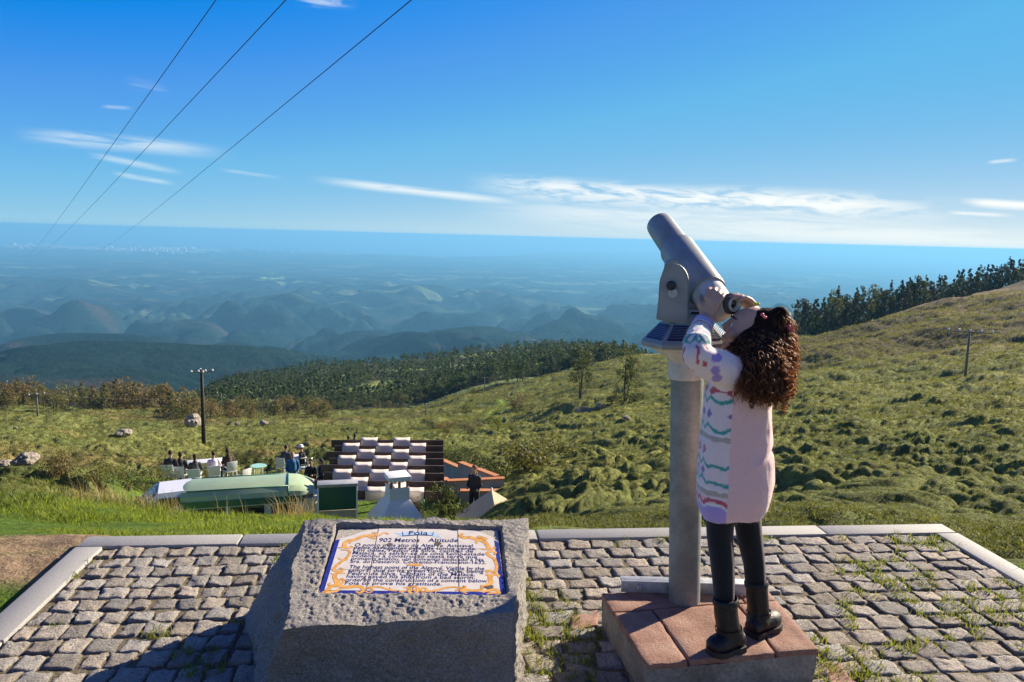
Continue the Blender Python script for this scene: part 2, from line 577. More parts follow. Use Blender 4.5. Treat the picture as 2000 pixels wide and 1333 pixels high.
def mounds(x, y, r):
    """bushy heath relief: rounded cushions with creases between them"""
    wx = x + 0.8 * gnoise(x * 0.35, y * 0.35, 91); wy = y + 0.8 * gnoise(x * 0.35, y * 0.35, 92)
    def bil(s, seed):
        return np.sqrt(np.abs(gnoise(wx / s, wy / s, seed)) + 0.004)
    a = bil(0.95, 3) * 0.36 * sstep(260, 80, r)
    b = bil(2.4, 5) * 0.38
    c = bil(7.0, 8) * 0.85 * sstep(25, 90, r)
    e = (bil(0.4, 11) - 0.5) * 0.17 * sstep(110, 35, r)
    f = gnoise(wx / 22, wy / 22, 12) * 2.2 * sstep(45, 140, r)
    gap = sstep(-0.35, 0.25, gnoise(wx / 4.2, wy / 4.2, 14))
    return 0.15 + (a + b * (0.3 + 0.7 * gap)) * (0.75 + 0.5 * gap) + c + e + f
def surface_z(x, y):
    x = np.asarray(x, float); y = np.asarray(y, float)
    r = np.hypot(x, y); az = np.arctan2(x, y)
    z = base_z(az, r) - 3.2 * np.exp(-((r - 178) / 20.0) ** 2) * sstep(math.radians(13), math.radians(20), az)
    h = heath_w(az, r)
    z = z + h * (mounds(x, y, r) - 0.55) * (0.35 + 0.65 * sstep(6, 18, r))
    z = z + (1 - h) * 0.05 * gnoise(x * 1.1, y * 1.1, 41) * sstep(3.0, 6.0, r)
    u, v = terr_uv(x, y)
    inside = sstep(-0.02, 0.06, u) * sstep(TW + 0.02, TW - 0.06, u) * sstep(-0.02, 0.06, v)
    edge = np.maximum(np.maximum(-u, u - TW), -v)
    z = np.where(edge < 0.45, z * (1 - 0.0) + (np.clip(z, -0.034, -0.014) - z) * sstep(0.4, -0.05, u) * sstep(0.30, 0.05, edge), z)
    z = np.where((edge < 0.45) & (u > 0.0), np.minimum(z, -0.018), z)
    return np.where(inside > 0.01, np.minimum(z, -0.09 * inside - 0.045), z)
def gz(x, y):
    return float(surface_z(np.array([x]), np.array([y]))[0])

_fine = np.radians(np.arange(-45, 50.01, 0.085))
_coarse = np.radians(np.concatenate([np.arange(-180, -45.5, 2.5), np.arange(51, 180, 2.5)]))
_az = np.sort(np.concatenate([_fine, _coarse]))
_r = np.exp(np.arange(math.log(0.45), math.log(1500), 0.0072))
A, RR = np.meshgrid(_az, _r, indexing='ij')
X = RR * np.sin(A); Y = RR * np.cos(A)
Z = surface_z(X, Y)
na, nr = A.shape
ii, jj = np.meshgrid(np.arange(na), np.arange(nr - 1), indexing='ij')
i2 = (ii + 1) % na
F = np.stack([ii * nr + jj, ii * nr + jj + 1, i2 * nr + jj + 1, i2 * nr + jj], axis=-1).reshape(-1, 4)
# ground cover tint (what grows where, plus shade painted on the upper right slope)
H = heath_w(A, RR)
n1 = fbm(X * 0.05, Y * 0.05, 4, 21); n2 = fbm(X * 0.6, Y * 0.6, 3, 22); n3 = fbm(X * 0.012, Y * 0.012, 3, 23)
heath = np.stack([0.145 + 0.045 * n1, 0.165 + 0.035 * n1, 0.050 + 0.008 * n1], -1)
heath *= (1 + 0.25 * n2)[..., None]
shaded_slope = (sstep(math.radians(14), math.radians(19), A) * sstep(160, 205, RR))[..., None]
heath = heath * (1 - 0.9 * shaded_slope) + np.array([0.075, 0.055, 0.029]) * 0.9 * shaded_slope  # brown heather, with the upper slope's shade darkened into its colour
rust = sstep(0.15, 0.7, n3 + 0.4 * n1 + 0.9 * sstep(150, 330, RR) * sstep(math.radians(16), math.radians(24), A) - 0.25 + 0.35 * sstep(math.radians(-4), math.radians(-14), A))[..., None]
heath = heath * (1 - 0.6 * rust) + np.array([0.18, 0.115, 0.06]) * 0.6 * rust
lawn = np.stack([0.085 + 0.02 * n2, 0.145 + 0.03 * n2, 0.02 + 0.0 * n2], -1)
dirt = np.stack([0.30 + 0.05 * n2, 0.215 + 0.04 * n2, 0.135 + 0.03 * n2], -1)
U_, V_ = terr_uv(X, Y)
dpatch = sstep(0.50, 0.22, np.abs(U_ + 0.30 + 0.12 * n2)) * sstep(-0.02, 0.10, V_ + 0.10 * n2) * sstep(0.48, 0.28, V_ + 0.14 * n2)
dpatch = np.maximum(dpatch, sstep(0.25, 0.1, np.abs(V_ + 0.1 + 0.1 * n2)) * sstep(0.30, 0.1, U_) * sstep(-0.8, -0.3, U_))
dpatch = np.maximum(dpatch, sstep(0.35, 0.7, n2) * sstep(-9, -20, np.degrees(A)) * sstep(5.0, 3.6, RR) * 0.8)
dpatch = np.where(RR > 5.5, 0, dpatch)[..., None]
fb = np.interp(A, [azel(x, 780)[0] for x in (330, 400, 600, 800, 930, 1040, 1200, 1290)], [1500, 330, 325, 310, 300, 305, 320, 1500])
forest_w = sstep(0.97, 1.05, RR / fb)[..., None]
clr = sstep(0.34, 0.46, gnoise(X / 60, Y / 60, 77))[..., None]
heath = heath * (1 - forest_w) + (np.array([0.035, 0.04, 0.018]) * (1 - clr) + np.array([0.17, 0.21, 0.065]) * clr) * forest_w
mx_, my_ = np.degrees(A) - math.degrees(azel(985, 800)[0]), np.log(RR / 205.0)
mead = (sstep(1.15, 0.85, np.hypot(mx_ / 1.5, (my_ - 0.10 * mx_) / 0.13) + 0.25 * n2))[..., None]
heath = heath * (1 - mead) + np.array([0.20, 0.30, 0.06]) * mead
near = lawn * (1 - dpatch) + dirt * dpatch
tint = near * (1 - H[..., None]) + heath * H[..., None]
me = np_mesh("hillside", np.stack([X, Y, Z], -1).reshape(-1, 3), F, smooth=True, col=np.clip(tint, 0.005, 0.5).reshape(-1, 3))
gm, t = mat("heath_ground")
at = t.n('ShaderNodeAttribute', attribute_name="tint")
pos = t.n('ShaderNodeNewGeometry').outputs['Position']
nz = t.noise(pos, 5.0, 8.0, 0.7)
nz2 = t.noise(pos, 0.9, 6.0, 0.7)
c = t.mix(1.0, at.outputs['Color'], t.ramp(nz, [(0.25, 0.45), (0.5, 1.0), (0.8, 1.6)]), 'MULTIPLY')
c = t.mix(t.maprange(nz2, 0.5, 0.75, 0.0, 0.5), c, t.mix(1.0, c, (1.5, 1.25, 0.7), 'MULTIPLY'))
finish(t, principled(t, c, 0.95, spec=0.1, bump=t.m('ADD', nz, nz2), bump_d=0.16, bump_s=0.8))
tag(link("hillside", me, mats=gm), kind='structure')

# ---------------------------------------------------------------- far hills, plain and sea
SEA_Z = -770.0
_coast = [(-500, 474), (0, 477), (150, 483), (330, 489), (480, 487), (620, 493), (760, 498), (880, 502), (1010, 500), (1065, 492),
          (1130, 494), (1200, 493), (1330, 495), (1450, 493), (1620, 496), (1800, 499), (2050, 503), (2500, 510)]
_ca_ = []; _cr_ = []
for (px, py) in _coast:
    a, e = azel(px, py)
    _ca_.append(a); _cr_.append((CAM_H - SEA_Z) / math.tan(-e))
az_far = np.radians(np.arange(-46, 46.01, 0.11))
r_far = np.exp(np.linspace(math.log(1000), math.log(58000), 660))
A, RR = np.meshgrid(az_far, r_far, indexing='ij')
X = RR * np.sin(A); Y = RR * np.cos(A)
zb = np.interp(np.log(RR), np.log([1000, 1500, 2200, 3200, 4600, 7000, 11000, 16000, 23000, 60000]),
               [-345, -420, -480, -560, -640, -700, -733, -748, -760, -764])
am = np.interp(np.log(RR), np.log([1000, 2000, 3500, 6000, 8500, 12000, 18000, 40000]), [60, 115, 160, 140, 95, 45, 18, 6])
wx = X + 420 * gnoise(X / 1300, Y / 1300, 61) + 90 * gnoise(X / 350, Y / 350, 59); wy = Y + 420 * gnoise(X / 1300, Y / 1300, 62) + 90 * gnoise(X / 350, Y / 350, 60)
ridge_l = 1 - 1.5 * np.abs(gnoise(wx / 1500, wy / 2100, 58))
rid = np.abs(gnoise(wx / 820, wy / 820, 63)) ** 0.7
rid2 = np.abs(gnoise(wx / 360, wy / 360, 64)) ** 0.7
hz = am * (1.0 * gnoise(X / 2300, Y / 2300, 65) + 1.6 * (rid - 0.45) + 0.65 * (ridge_l - 0.4) + 1.15 * (rid2 - 0.45) + 0.4 * (np.abs(gnoise(wx / 190, wy / 190, 68)) ** 0.7 - 0.4) + 0.14 * gnoise(X / 160, Y / 160, 66))
def hill(px, py, rng, wa, wr, top=0.0):
    """a broad hill whose crest stands at photo point (px, py), rng metres away"""
    global hz
    a, e = azel(px, py)
    zt = CAM_H + rng * math.tan(e)
    g = np.exp(-0.5 * (((A - a) * rng / wa) ** 2 + ((RR - rng) / wr) ** 2))
    zbase = np.interp(math.log(rng), np.log([1000, 1500, 2200, 3200, 4600, 7000, 11000]), [-345, -420, -480, -560, -640, -700, -733])
    hz = hz * (1 - 0.75 * g) + g * (zt - zbase + 0.05 * hz)
hill(160, 692, 2100, 290, 300); hill(300, 700, 2350, 300, 240); hill(500, 700, 2750, 270, 260)
hill(590, 725, 2500, 170, 200); hill(470, 672, 3500, 330, 260); hill(120, 660, 3300, 420, 260)
hill(905, 632, 3700, 330, 330); hill(800, 655, 3300, 260, 260); hill(1060, 660, 3000, 300, 260)
hill(650, 705, 3300, 110, 500); hill(700, 640, 4200, 300, 260); hill(1150, 640, 4300, 420, 260); hill(330, 640, 4400, 380, 260)
ZL = zb + hz
rc = np.interp(A, _ca_, _cr_) * (1 + 0.012 * gnoise(A * 40, A * 0, 67))
head = (A > azel(1062, 492)[0]) & (A < azel(1210, 492)[0])
ZL = np.where(RR > rc * 0.97, np.minimum(np.maximum(ZL, SEA_Z + 6), SEA_Z + 14), ZL)
ZL = np.where(RR > rc, SEA_Z - 25, np.maximum(ZL, SEA_Z + 4))
na, nr = A.shape
ii, jj = np.meshgrid(np.arange(na - 1), np.arange(nr - 1), indexing='ij')
F = np.stack([ii * nr + jj, ii * nr + jj + 1, (ii + 1) * nr + jj + 1, (ii + 1) * nr + jj], axis=-1).reshape(-1, 4)
n1 = fbm(X / 900, Y / 900, 4, 71); n2 = fbm(X / 240, Y / 240, 4, 72)
lt = np.stack([0.015 + 0.008 * n1, 0.031 + 0.012 * n1, 0.028 + 0.009 * n1], -1) * (1 + 0.25 * n2)[..., None]
soil = sstep(0.35, 0.8, fbm(X / 700, Y / 500, 4, 73))[..., None]
lt = lt * (1 - soil) + np.array([0.055, 0.050, 0.042]) * soil
cell = sstep(0.28, 0.62, fbm(X / 1500, Y / 520, 3, 74)) * sstep(5200, 8500, RR)
lt = lt * (1 - 0.75 * cell[..., None]) + np.array([0.17, 0.21, 0.11]) * 0.75 * cell[..., None]
a0, e0 = azel(480, 545); r0 = (CAM_H + 730) / math.tan(-e0)
a1 = azel(380, 546)[0]; a2 = azel(560, 546)[0]
fld = sstep(a1, a1 + .012, A) * sstep(a2, a2 - .006, A) * sstep(r0 * 0.965, r0 * 0.98, RR) * sstep(r0 * 1.035, r0 * 1.02, RR)
lt = lt * (1 - fld[..., None]) + np.array([0.30, 0.48, 0.13]) * fld[..., None]
shore = (sstep(0.985, 0.995, RR / rc) * sstep(azel(800, 500)[0], azel(830, 500)[0], A) * sstep(azel(900, 500)[0], azel(880, 500)[0], A))[..., None]
lt = lt * (1 - shore) + np.array([0.75, 0.72, 0.62]) * shore
me = np_mesh("far_hills", np.stack([X, Y, ZL], -1).reshape(-1, 3), F, smooth=True, col=np.clip(lt, 0.008, 0.8).reshape(-1, 3))
fm, t = mat("far_land")
at = t.n('ShaderNodeAttribute', attribute_name="tint")
pos = t.n('ShaderNodeNewGeometry').outputs['Position']
nz = t.noise(pos, 0.012, 8.0, 0.7)
nz2 = t.noise(pos, 0.05, 6.0, 0.75)
c = t.mix(1.0, at.outputs['Color'], t.ramp(nz2, [(0.3, 0.35), (0.7, 1.6)]), 'MULTIPLY')
finish(t, principled(t, c, 1.0, spec=0.0, bump=t.m('ADD', nz2, nz), bump_d=22.0, bump_s=0.8))
tag(link("far_hills", me, mats=fm), kind='structure')

rs = np.array([12000, 20000, 30000, 42000, 60000, 90000.0]); az = np.radians(np.linspace(-50, 50, 90))
A, RR = np.meshgrid(az, rs, indexing='ij')
ii, jj = np.meshgrid(np.arange(89), np.arange(5), indexing='ij')
F = np.stack([ii * 6 + jj, ii * 6 + jj + 1, (ii + 1) * 6 + jj + 1, (ii + 1) * 6 + jj], -1).reshape(-1, 4)
me = np_mesh("sea", np.stack([RR * np.sin(A), RR * np.cos(A), np.full(A.shape, SEA_Z)], -1).reshape(-1, 3), F)
sm, t = mat("sea_water")
pos = t.n('ShaderNodeNewGeometry').outputs['Position']
nz = t.noise(pos, 0.0006, 6.0, 0.7)
finish(t, principled(t, t.mix(t.maprange(nz, 0.3, 0.7), (0.02, 0.11, 0.19), (0.035, 0.14, 0.22)), t.maprange(nz, 0.3, 0.7, 0.16, 0.30), spec=0.5))
tag(link("sea", me, mats=sm), kind='structure')

def hit(x, y, r0=3.0, r1=1400.0):
    """where the line of sight through photo point (x, y) meets the near hillside"""
    d = ray(x, y); hh = math.hypot(d[0], d[1])
    r = np.exp(np.linspace(math.log(r0), math.log(r1), 900))
    px_, py_ = d[0] / hh * r, d[1] / hh * r
    below = (CAM_H + d[2] / hh * r) < surface_z(px_, py_)
    k = int(np.argmax(below)) if below.any() else len(r) - 1
    return np.array([px_[k], py_[k], gz(px_[k], py_[k])])

# ---------------------------------------------------------------- terrace: kerb and cobbles
KW = 0.115
bm = bmesh.new()
def slab_row(p, q, n_in, joints, w=KW):
    """slabs from p to q (uv on the terrace), w wide on the n_in side"""
    p = np.array(p); q = np.array(q); L = np.linalg.norm(q - p); d = (q - p) / L
    js = [0.0] + list(joints) + [L]
    for a, b in zip(js[:-1], js[1:]):
        a2, b2 = a + 0.004, b - 0.004
        cuv = p + d * (a2 + b2) / 2 + np.array(n_in) * w / 2
        cx, cy = terr_xy(*cuv)
        du = TU * d[0] + TN * d[1]
        ang = math.atan2(du[1], du[0])
        M = Matrix.Translation((cx, cy, -0.075 + random.uniform(-0.0015, 0.0015))) @ Matrix.Rotation(ang, 4, 'Z')
        add_box(bm, (0, 0, 0), (b2 - a2, w - 0.003, 0.15), M, 0.006, 2)
def u_at(x, y):
    g = ground(x, y)
    return float(terr_uv(g[0], g[1])[0])
js = [u_at(472, 1050), u_at(1046, 1035), u_at(1592, 1024)]
slab_row((0, 0), (TW, 0), (0, 1), js)
slab_row((0, KW), (0, 5.2), (1, 0), [0.78, 2.1, 3.5])
slab_row((TW, KW), (TW, 5.2), (-1, 0), [1.2, 2.6, 3.9])
km, t = mat("kerb_granite")
co = t.n('ShaderNodeTexCoord').outputs['Object']
n1 = t.noise(co, 260.0, 4.0, 0.7); n2 = t.noise(co, 5.0, 5.0, 0.6)
c = t.mix(t.maprange(n1, 0.35, 0.68), (0.20, 0.20, 0.195), (0.43, 0.42, 0.405))
c = t.mix(t.maprange(n2, 0.45, 0.75, 0.0, 0.45), c, (0.26, 0.25, 0.22))
finish(t, principled(t, c, 0.75, bump=n1, bump_d=0.002, bump_s=0.5))
tag(sharp(link("kerb", bm_mesh(bm, "kerb"), mats=km)), kind='structure')

# cobbles: hand-split granite setts with sunken joints, one mesh
rng = np.random.default_rng(4)
N = 10
gx = np.array([0, 0.012, 0.06, 0.18, 0.34, 0.5, 0.66, 0.82, 0.94, 1.0])
gu, gv = np.meshgrid(gx, gx, indexing='ij')
edge = np.minimum(np.minimum(gu, 1 - gu), np.minimum(gv, 1 - gv))
prof = np.where(edge <= 0.001, -0.035, np.where(edge < 0.03, -0.0045, np.where(edge < 0.1, -0.0008, 0.0)))
VV = []; FF = []; CC = []
ids = np.arange(N * N).reshape(N, N)
q = np.stack([ids[:-1, :-1], ids[1:, :-1], ids[1:, 1:], ids[:-1, 1:]], -1).reshape(-1, 4)
row = 0; v = KW + 0.004; base = 0
while v < 4.9:
    h = rng.uniform(0.084, 0.102)
    u = KW + 0.004 - rng.uniform(0, 0.08)
    while u < TW - KW - 0.004:
        wd = rng.uniform(0.080, 0.106) * (1.0 if u < 1.25 else 1.22)
        u0 = max(u, KW + 0.004); u1 = min(u + wd, TW - KW - 0.004)
        if u1 - u0 > 0.035:
            g = rng.uniform(0.0010, 0.0040)
            jit = rng.uniform(-0.008, 0.008, 8)
            cu = [u0 + g + jit[0], u1 - g + jit[1], u1 - g + jit[2], u0 + g + jit[3]]
            cv = [v + g + jit[4], v + g + jit[5], v + h - g + jit[6], v + h - g + jit[7]]
            def bl(c): return (c[0] * (1 - gu) + c[1] * gu) * (1 - gv) + (c[3] * (1 - gu) + c[2] * gu) * gv
            uu = bl(cu); vv = bl(cv)
            # irregular outline
            uu = uu + 0.0045 * gnoise(uu * 55, vv * 55, 31); vv = vv + 0.0045 * gnoise(uu * 55, vv * 55, 32)
            xs, ys = terr_xy(uu, vv)
            top = -0.006 + rng.uniform(-0.004, 0.003) + (gu - .5) * rng.uniform(-0.007, 0.007) + (gv - .5) * rng.uniform(-0.007, 0.007)
            cush = 0.002 * (1 - (2 * gu - 1) ** 4) * (1 - (2 * gv - 1) ** 4)
            rough = (0.0052 * fbm(uu * 30, vv * 26, 3, 33 + row) + 0.0045 * np.abs(gnoise(uu * 70, vv * 70, 34))) * (edge > 0.001)
            zz = top + prof + cush - 0.004 + rough
            VV.append(np.stack([xs, ys, zz], -1).reshape(-1, 3)); FF.append(q + base); base += N * N
            tone = rng.uniform(0.68, 1.2); warm = rng.uniform(-0.03, 0.03)
            lo = edge.reshape(-1, 1) < 0.02
            c = np.array([0.50 + warm, 0.455, 0.40 - warm]) * tone
            CC.append(np.where(lo, np.array([0.20, 0.175, 0.12]), c) * np.ones((N * N, 1)))
        u += wd
    v += h; row += 1
# the earth in the joints
cor = [terr_xy(KW - 0.02, KW - 0.02), terr_xy(TW - KW + 0.02, KW - 0.02), terr_xy(TW - KW + 0.02, 5.1), terr_xy(KW - 0.02, 5.1)]
VV.append(np.array([[c[0], c[1], -0.0152] for c in cor])); FF.append(np.array([[base + 3, base + 2, base + 1, base]]))
CC.append(np.array([[0.22, 0.185, 0.12]] * 4))
me = np_mesh("terrace_paving", np.concatenate(VV), np.concatenate(FF), smooth=True, col=np.concatenate(CC))
cm, t = mat("granite_setts")
at = t.n('ShaderNodeAttribute', attribute_name="tint")
co = t.n('ShaderNodeTexCoord').outputs['Object']
n1 = t.noise(co, 140.0, 6.0, 0.75); n2 = t.noise(co, 38.0, 5.0, 0.65); n3 = t.noise(co, 2.2, 4.0, 0.6)
c = t.mix(1.0, at.outputs['Color'], t.ramp(n1, [(0.3, 0.42), (0.5, 0.95), (0.7, 1.5)]), 'MULTIPLY')
c = t.mix(t.maprange(n2, 0.5, 0.72, 0.0, 0.5), c, t.mix(1.0, c, (0.72, 0.62, 0.5), 'MULTIPLY'))
c = t.mix(t.maprange(n3, 0.5, 0.72, 0.0, 0.3), c, (0.20, 0.19, 0.12))
finish(t, principled(t, c, 0.85, spec=0.3, bump=t.m('ADD', n1, t.m('MULTIPLY', n2, 1.4)), bump_d=0.022, bump_s=1.0))
tag(link("terrace_paving", me, mats=cm), kind='structure')

# grass and moss growing out of the joints
def blades(pts, h, wdt, n_per, lean=0.6, seed=1, spread=0.02):
    """many thin bent blades; pts (m,3), h / wdt arrays or scalars"""
    rg = np.random.default_rng(seed)
    P = np.repeat(np.asarray(pts, float), n_per, axis=0)
    m = len(P)
    hh = np.repeat(np.broadcast_to(h, (len(pts),)), n_per) * rg.uniform(0.5, 1.25, m)
    ww = np.repeat(np.broadcast_to(wdt, (len(pts),)), n_per) * rg.uniform(0.7, 1.3, m)
    sp = np.repeat(np.broadcast_to(spread, (len(pts),)), n_per)
    a = rg.uniform(0, 2 * math.pi, m); b = rg.uniform(0, 2 * math.pi, m)
    P[:, 0] += sp * rg.normal(0, 1, m); P[:, 1] += sp * rg.normal(0, 1, m)
    ln = lean * rg.uniform(0.2, 1.0, m)
    dx, dy = np.cos(a), np.sin(a); sx_, sy_ = np.cos(b), np.sin(b)
    def lev(k, s, wk):
        o = np.stack([P[:, 0] + dx * ln * hh * k ** 2, P[:, 1] + dy * ln * hh * k ** 2, P[:, 2] + hh * (k - 0.35 * ln * k * k)], -1)
        s_ = np.stack([sx_, sy_, 0 * sx_], -1) * (ww * wk)[:, None] * s
        return o + s_
    V = np.stack([lev(0, -1, 0.5), lev(0, 1, 0.5), lev(0.55, 1, 0.42), lev(0.55, -1, 0.42), lev(1.0, 0, 0)], 1)
    base = (np.arange(m) * 5)[:, None]
    return V.reshape(-1, 3), [base + np.array([0, 1, 2, 3]), base + np.array([3, 2, 4])], m
gl = leaf_mat("joint_grass", (0.10, 0.17, 0.025), (0.24, 0.25, 0.06), 0.45, scale=6.0)
pts = []
for _ in range(9000):
    uu = rng.uniform(KW, TW - KW); vv = rng.uniform(KW, 3.2)
    d = gnoise(uu * 1.6, vv * 1.6, 51) + 0.7 * gnoise(uu * 6, vv * 6, 52) + (0.35 if uu > 2.35 else -0.1)
    if abs(uu - 1.93) < 0.12 and vv > 0.5: d += 0.8
    if d > 0.5:
        pts.append((*terr_xy(uu, vv), -0.0145))
V, F, m = blades(np.array(pts), 0.034, 0.0034, 9, 0.9, 3, 0.012)
tag(link("joint_grass", np_mesh("joint_grass", V, F), mats=gl), kind='stuff')

# ---------------------------------------------------------------- memorial stone with the tile plaque
from mathutils import noise as MN
def ray_plane(x, y, p0, nrm):
    d = ray(x, y)
    return EYE + d * (np.dot(np.array(p0) - EYE, nrm) / np.dot(d, nrm))
S_bl = ground(590, 1015, 0.352); S_br = ground(1030, 1013, 0.362); S_fr = ground(1004, 1200, 0.288); S_fl = ground(556, 1227, 0.272)
T_n = np.cross(S_fr - S_fl, S_bl - S_fl); T_n /= np.linalg.norm(T_n)
T_0 = (S_bl + S_br + S_fr + S_fl) / 4
def pl(zx, zy, lift=0.0):
    """point on the plaque plane; zx, zy measured on an enlargement of the photo (620,1010; 5.128x)"""
    return ray_plane(620 + zx / 5.128, 1010 + zy / 5.128, T_0 + T_n * (lift - 0.013), T_n)
PQ = [pl(8, 782), pl(1888, 806), pl(1800, 135), pl(215, 125)]          # near-left, near-right, far-right, far-left
def in_quad(p, Q):
    s = np.inf
    for i in range(4):
        a, b = Q[i], Q[(i + 1) % 4]
        e = b - a; nn = np.cross(T_n, e); nn /= np.linalg.norm(nn)
        s = np.minimum(s, (p - a) @ nn)
    return s
RQ = [pl(0, 790), pl(1895, 812), pl(1842, 118), pl(190, 96)]           # the recess is a little larger
def patch(a, b, c, d, nu, nv):
    u, v = np.meshgrid(np.linspace(0, 1, nu), np.linspace(0, 1, nv), indexing='ij')
    u = u[..., None]; v = v[..., None]
    return (a * (1 - u) + b * u) * (1 - v) + (d * (1 - u) + c * u) * v
def gq(nu, nv, base):
    i = np.arange(nu * nv).reshape(nu, nv) + base
    return np.stack([i[:-1, :-1], i[1:, :-1], i[1:, 1:], i[:-1, 1:]], -1).reshape(-1, 4)
B_bl = ground(474, 1197); B_br = np.array([S_br[0] + 0.01, S_br[1] + 0.03, 0]); B_fr = np.array([S_fr[0] + 0.005, S_fr[1] - 0.02, 0]); B_fl = ground(498, 1350)
for b_ in (B_bl, B_br, B_fr, B_fl): b_[2] = -0.035
faces = [(S_fl, S_fr, S_br, S_bl, 190, 150), (B_fl, B_fr, S_fr, S_fl, 130, 80), (B_bl, B_fl, S_fl, S_bl, 120, 90),
         (B_fr, B_br, S_br, S_fr, 100, 70), (B_br, B_bl, S_bl, S_br, 60, 40)]
V = []; F = []; base = 0
cen = T_0 * np.array([1, 1, 0.5])
for k, (a, b, c, d, nu, nv) in enumerate(faces):
    P = patch(a, b, c, d, nu, nv).reshape(-1, 3)
    u_, v_ = np.meshgrid(np.linspace(0, 1, nu), np.linspace(0, 1, nv), indexing='ij')
    inner = sstep(0.0, 0.10, np.minimum(np.minimum(u_, 1 - u_), np.minimum(v_, 1 - v_))).ravel()
    sink = np.zeros(len(P))
    if k == 0:
        q = in_quad(P, RQ)
        sink = 0.024 * sstep(-0.002, 0.004, q)
    out = []
    for p, s, inn in zip(P, sink, inner):
        v = Vector(p)
        big = MN.noise_vector(v * 5.0) * 0.014 + MN.noise_vector(v * 13.0 + Vector((7, 1, 3))) * 0.009
        amp = 1.0 if s < 0.001 else 0.1
        f1 = MN.noise(v * 55.0) * 0.0036 + MN.noise(v * 110.0) * 0.0036 - abs(MN.noise(v * 40.0)) * 0.0035
        rad = (v - Vector(cen)).normalized()
        dirn = (rad * (1 - inn) + Vector(T_n) * inn) if k == 0 else rad
        bs = 1.0 + (1.3 * inn if k == 2 else (-0.6 * inn if k == 0 else 0.5 * inn))
        if k: f1 *= 1.0 + 0.9 * inn
        w_ = v + big * (bs * amp) + dirn * f1 * amp - Vector(T_n) * float(s)
        out.append(w_)
    V.append(np.array(out)); F.append(gq(nu, nv, base)); base += nu * nv
st = empty("memorial_stone", (float(T_0[0]), float(T_0[1]), 0), 0, "rough grey granite block on the cobbles with a painted tile plaque in its top", "memorial stone")
OFF = np.array([T_0[0], T_0[1], 0.0])
gm2, t = mat("rough_granite")
co = t.n('ShaderNodeTexCoord').outputs['Object']
n1 = t.noise(co, 170.0, 6.0, 0.75); n2 = t.noise(co, 60.0, 5.0, 0.7); n3 = t.noise(co, 4.0, 5.0, 0.6)
c = t.ramp(n1, [(0.3, (0.13, 0.125, 0.115)), (0.5, (0.33, 0.31, 0.285)), (0.7, (0.56, 0.53, 0.49))])
c = t.mix(t.maprange(n3, 0.45, 0.75, 0.0, 0.4), c, (0.27, 0.23, 0.18))
finish(t, principled(t, c, 0.88, spec=0.25, bump=t.m('ADD', n1, t.m('MULTIPLY', n2, 1.6)), bump_d=0.008, bump_s=1.0))
me = np_mesh("granite_block", np.concatenate(V) - OFF, np.concatenate(F), smooth=True)
link("granite_block", me, st, gm2)

def on_plaque(name, polys, m, parent, lift, thick=0.0):
    """flat painted shapes on the plaque; polys: lists of enlargement points"""
    bm = bmesh.new()
    for poly in polys:
        vs = [bm.verts.new(pl(x, y, lift) - OFF) for x, y in poly]
        f = bm.faces.new(vs)
        if f.normal.dot(Vector(T_n)) < 0: pass
    bmesh.ops.recalc_face_normals(bm, faces=bm.faces)
    bm.normal_update()
    for f in bm.faces:
        if f.normal.dot(Vector(T_n)) < 0: f.normal_flip()
    me = bm_mesh(bm, name)
    return link(name, me, parent, m)
def lerp2(a, b, t): return (a[0] + (b[0] - a[0]) * t, a[1] + (b[1] - a[1]) * t)
C00, C10, C11, C01 = (8, 782), (1888, 806), (1808, 135), (215, 125)
def st_pt(s, t_):
    """tile coordinates (0..4 across, 0..3 up) to enlargement points, keeping perspective"""
    s /= 4; t_ /= 3
    P = (PQ[0] * (1 - s) + PQ[1] * s) * (1 - t_) + (PQ[3] * (1 - s) + PQ[2] * s) * t_
    return P
glaze, t = mat("glazed_tile")
co = t.n('ShaderNodeTexCoord').outputs['Object']
n1 = t.noise(co, 25.0, 5.0, 0.6)
finish(t, principled(t, t.mix(t.maprange(n1, 0.4, 0.75), (0.76, 0.70, 0.61), (0.66, 0.60, 0.51)), 0.22, spec=0.5, bump=n1, bump_d=0.0008))
plq = None
grout = simple("mortar", (0.42, 0.39, 0.33), 0.9, bump=0.003, scale=120)
bm = bmesh.new()
vs = [bm.verts.new(Vector(p + T_n * d - OFF)) for d in (-0.014, 0.0) for p in PQ]
for idx in ((3, 2, 1, 0), (4, 5, 6, 7), (0, 1, 5, 4), (1, 2, 6, 5), (2, 3, 7, 6), (3, 0, 4, 7)):
    bm.faces.new([vs[i] for i in idx])
plq = link("tile_plaque", bm_mesh(bm, "mortar_bed"), st, grout)
tag(plq, "white azulejo plaque of twelve tiles with blue lettering, two far corners broken off")
bm = bmesh.new()
g = 0.012
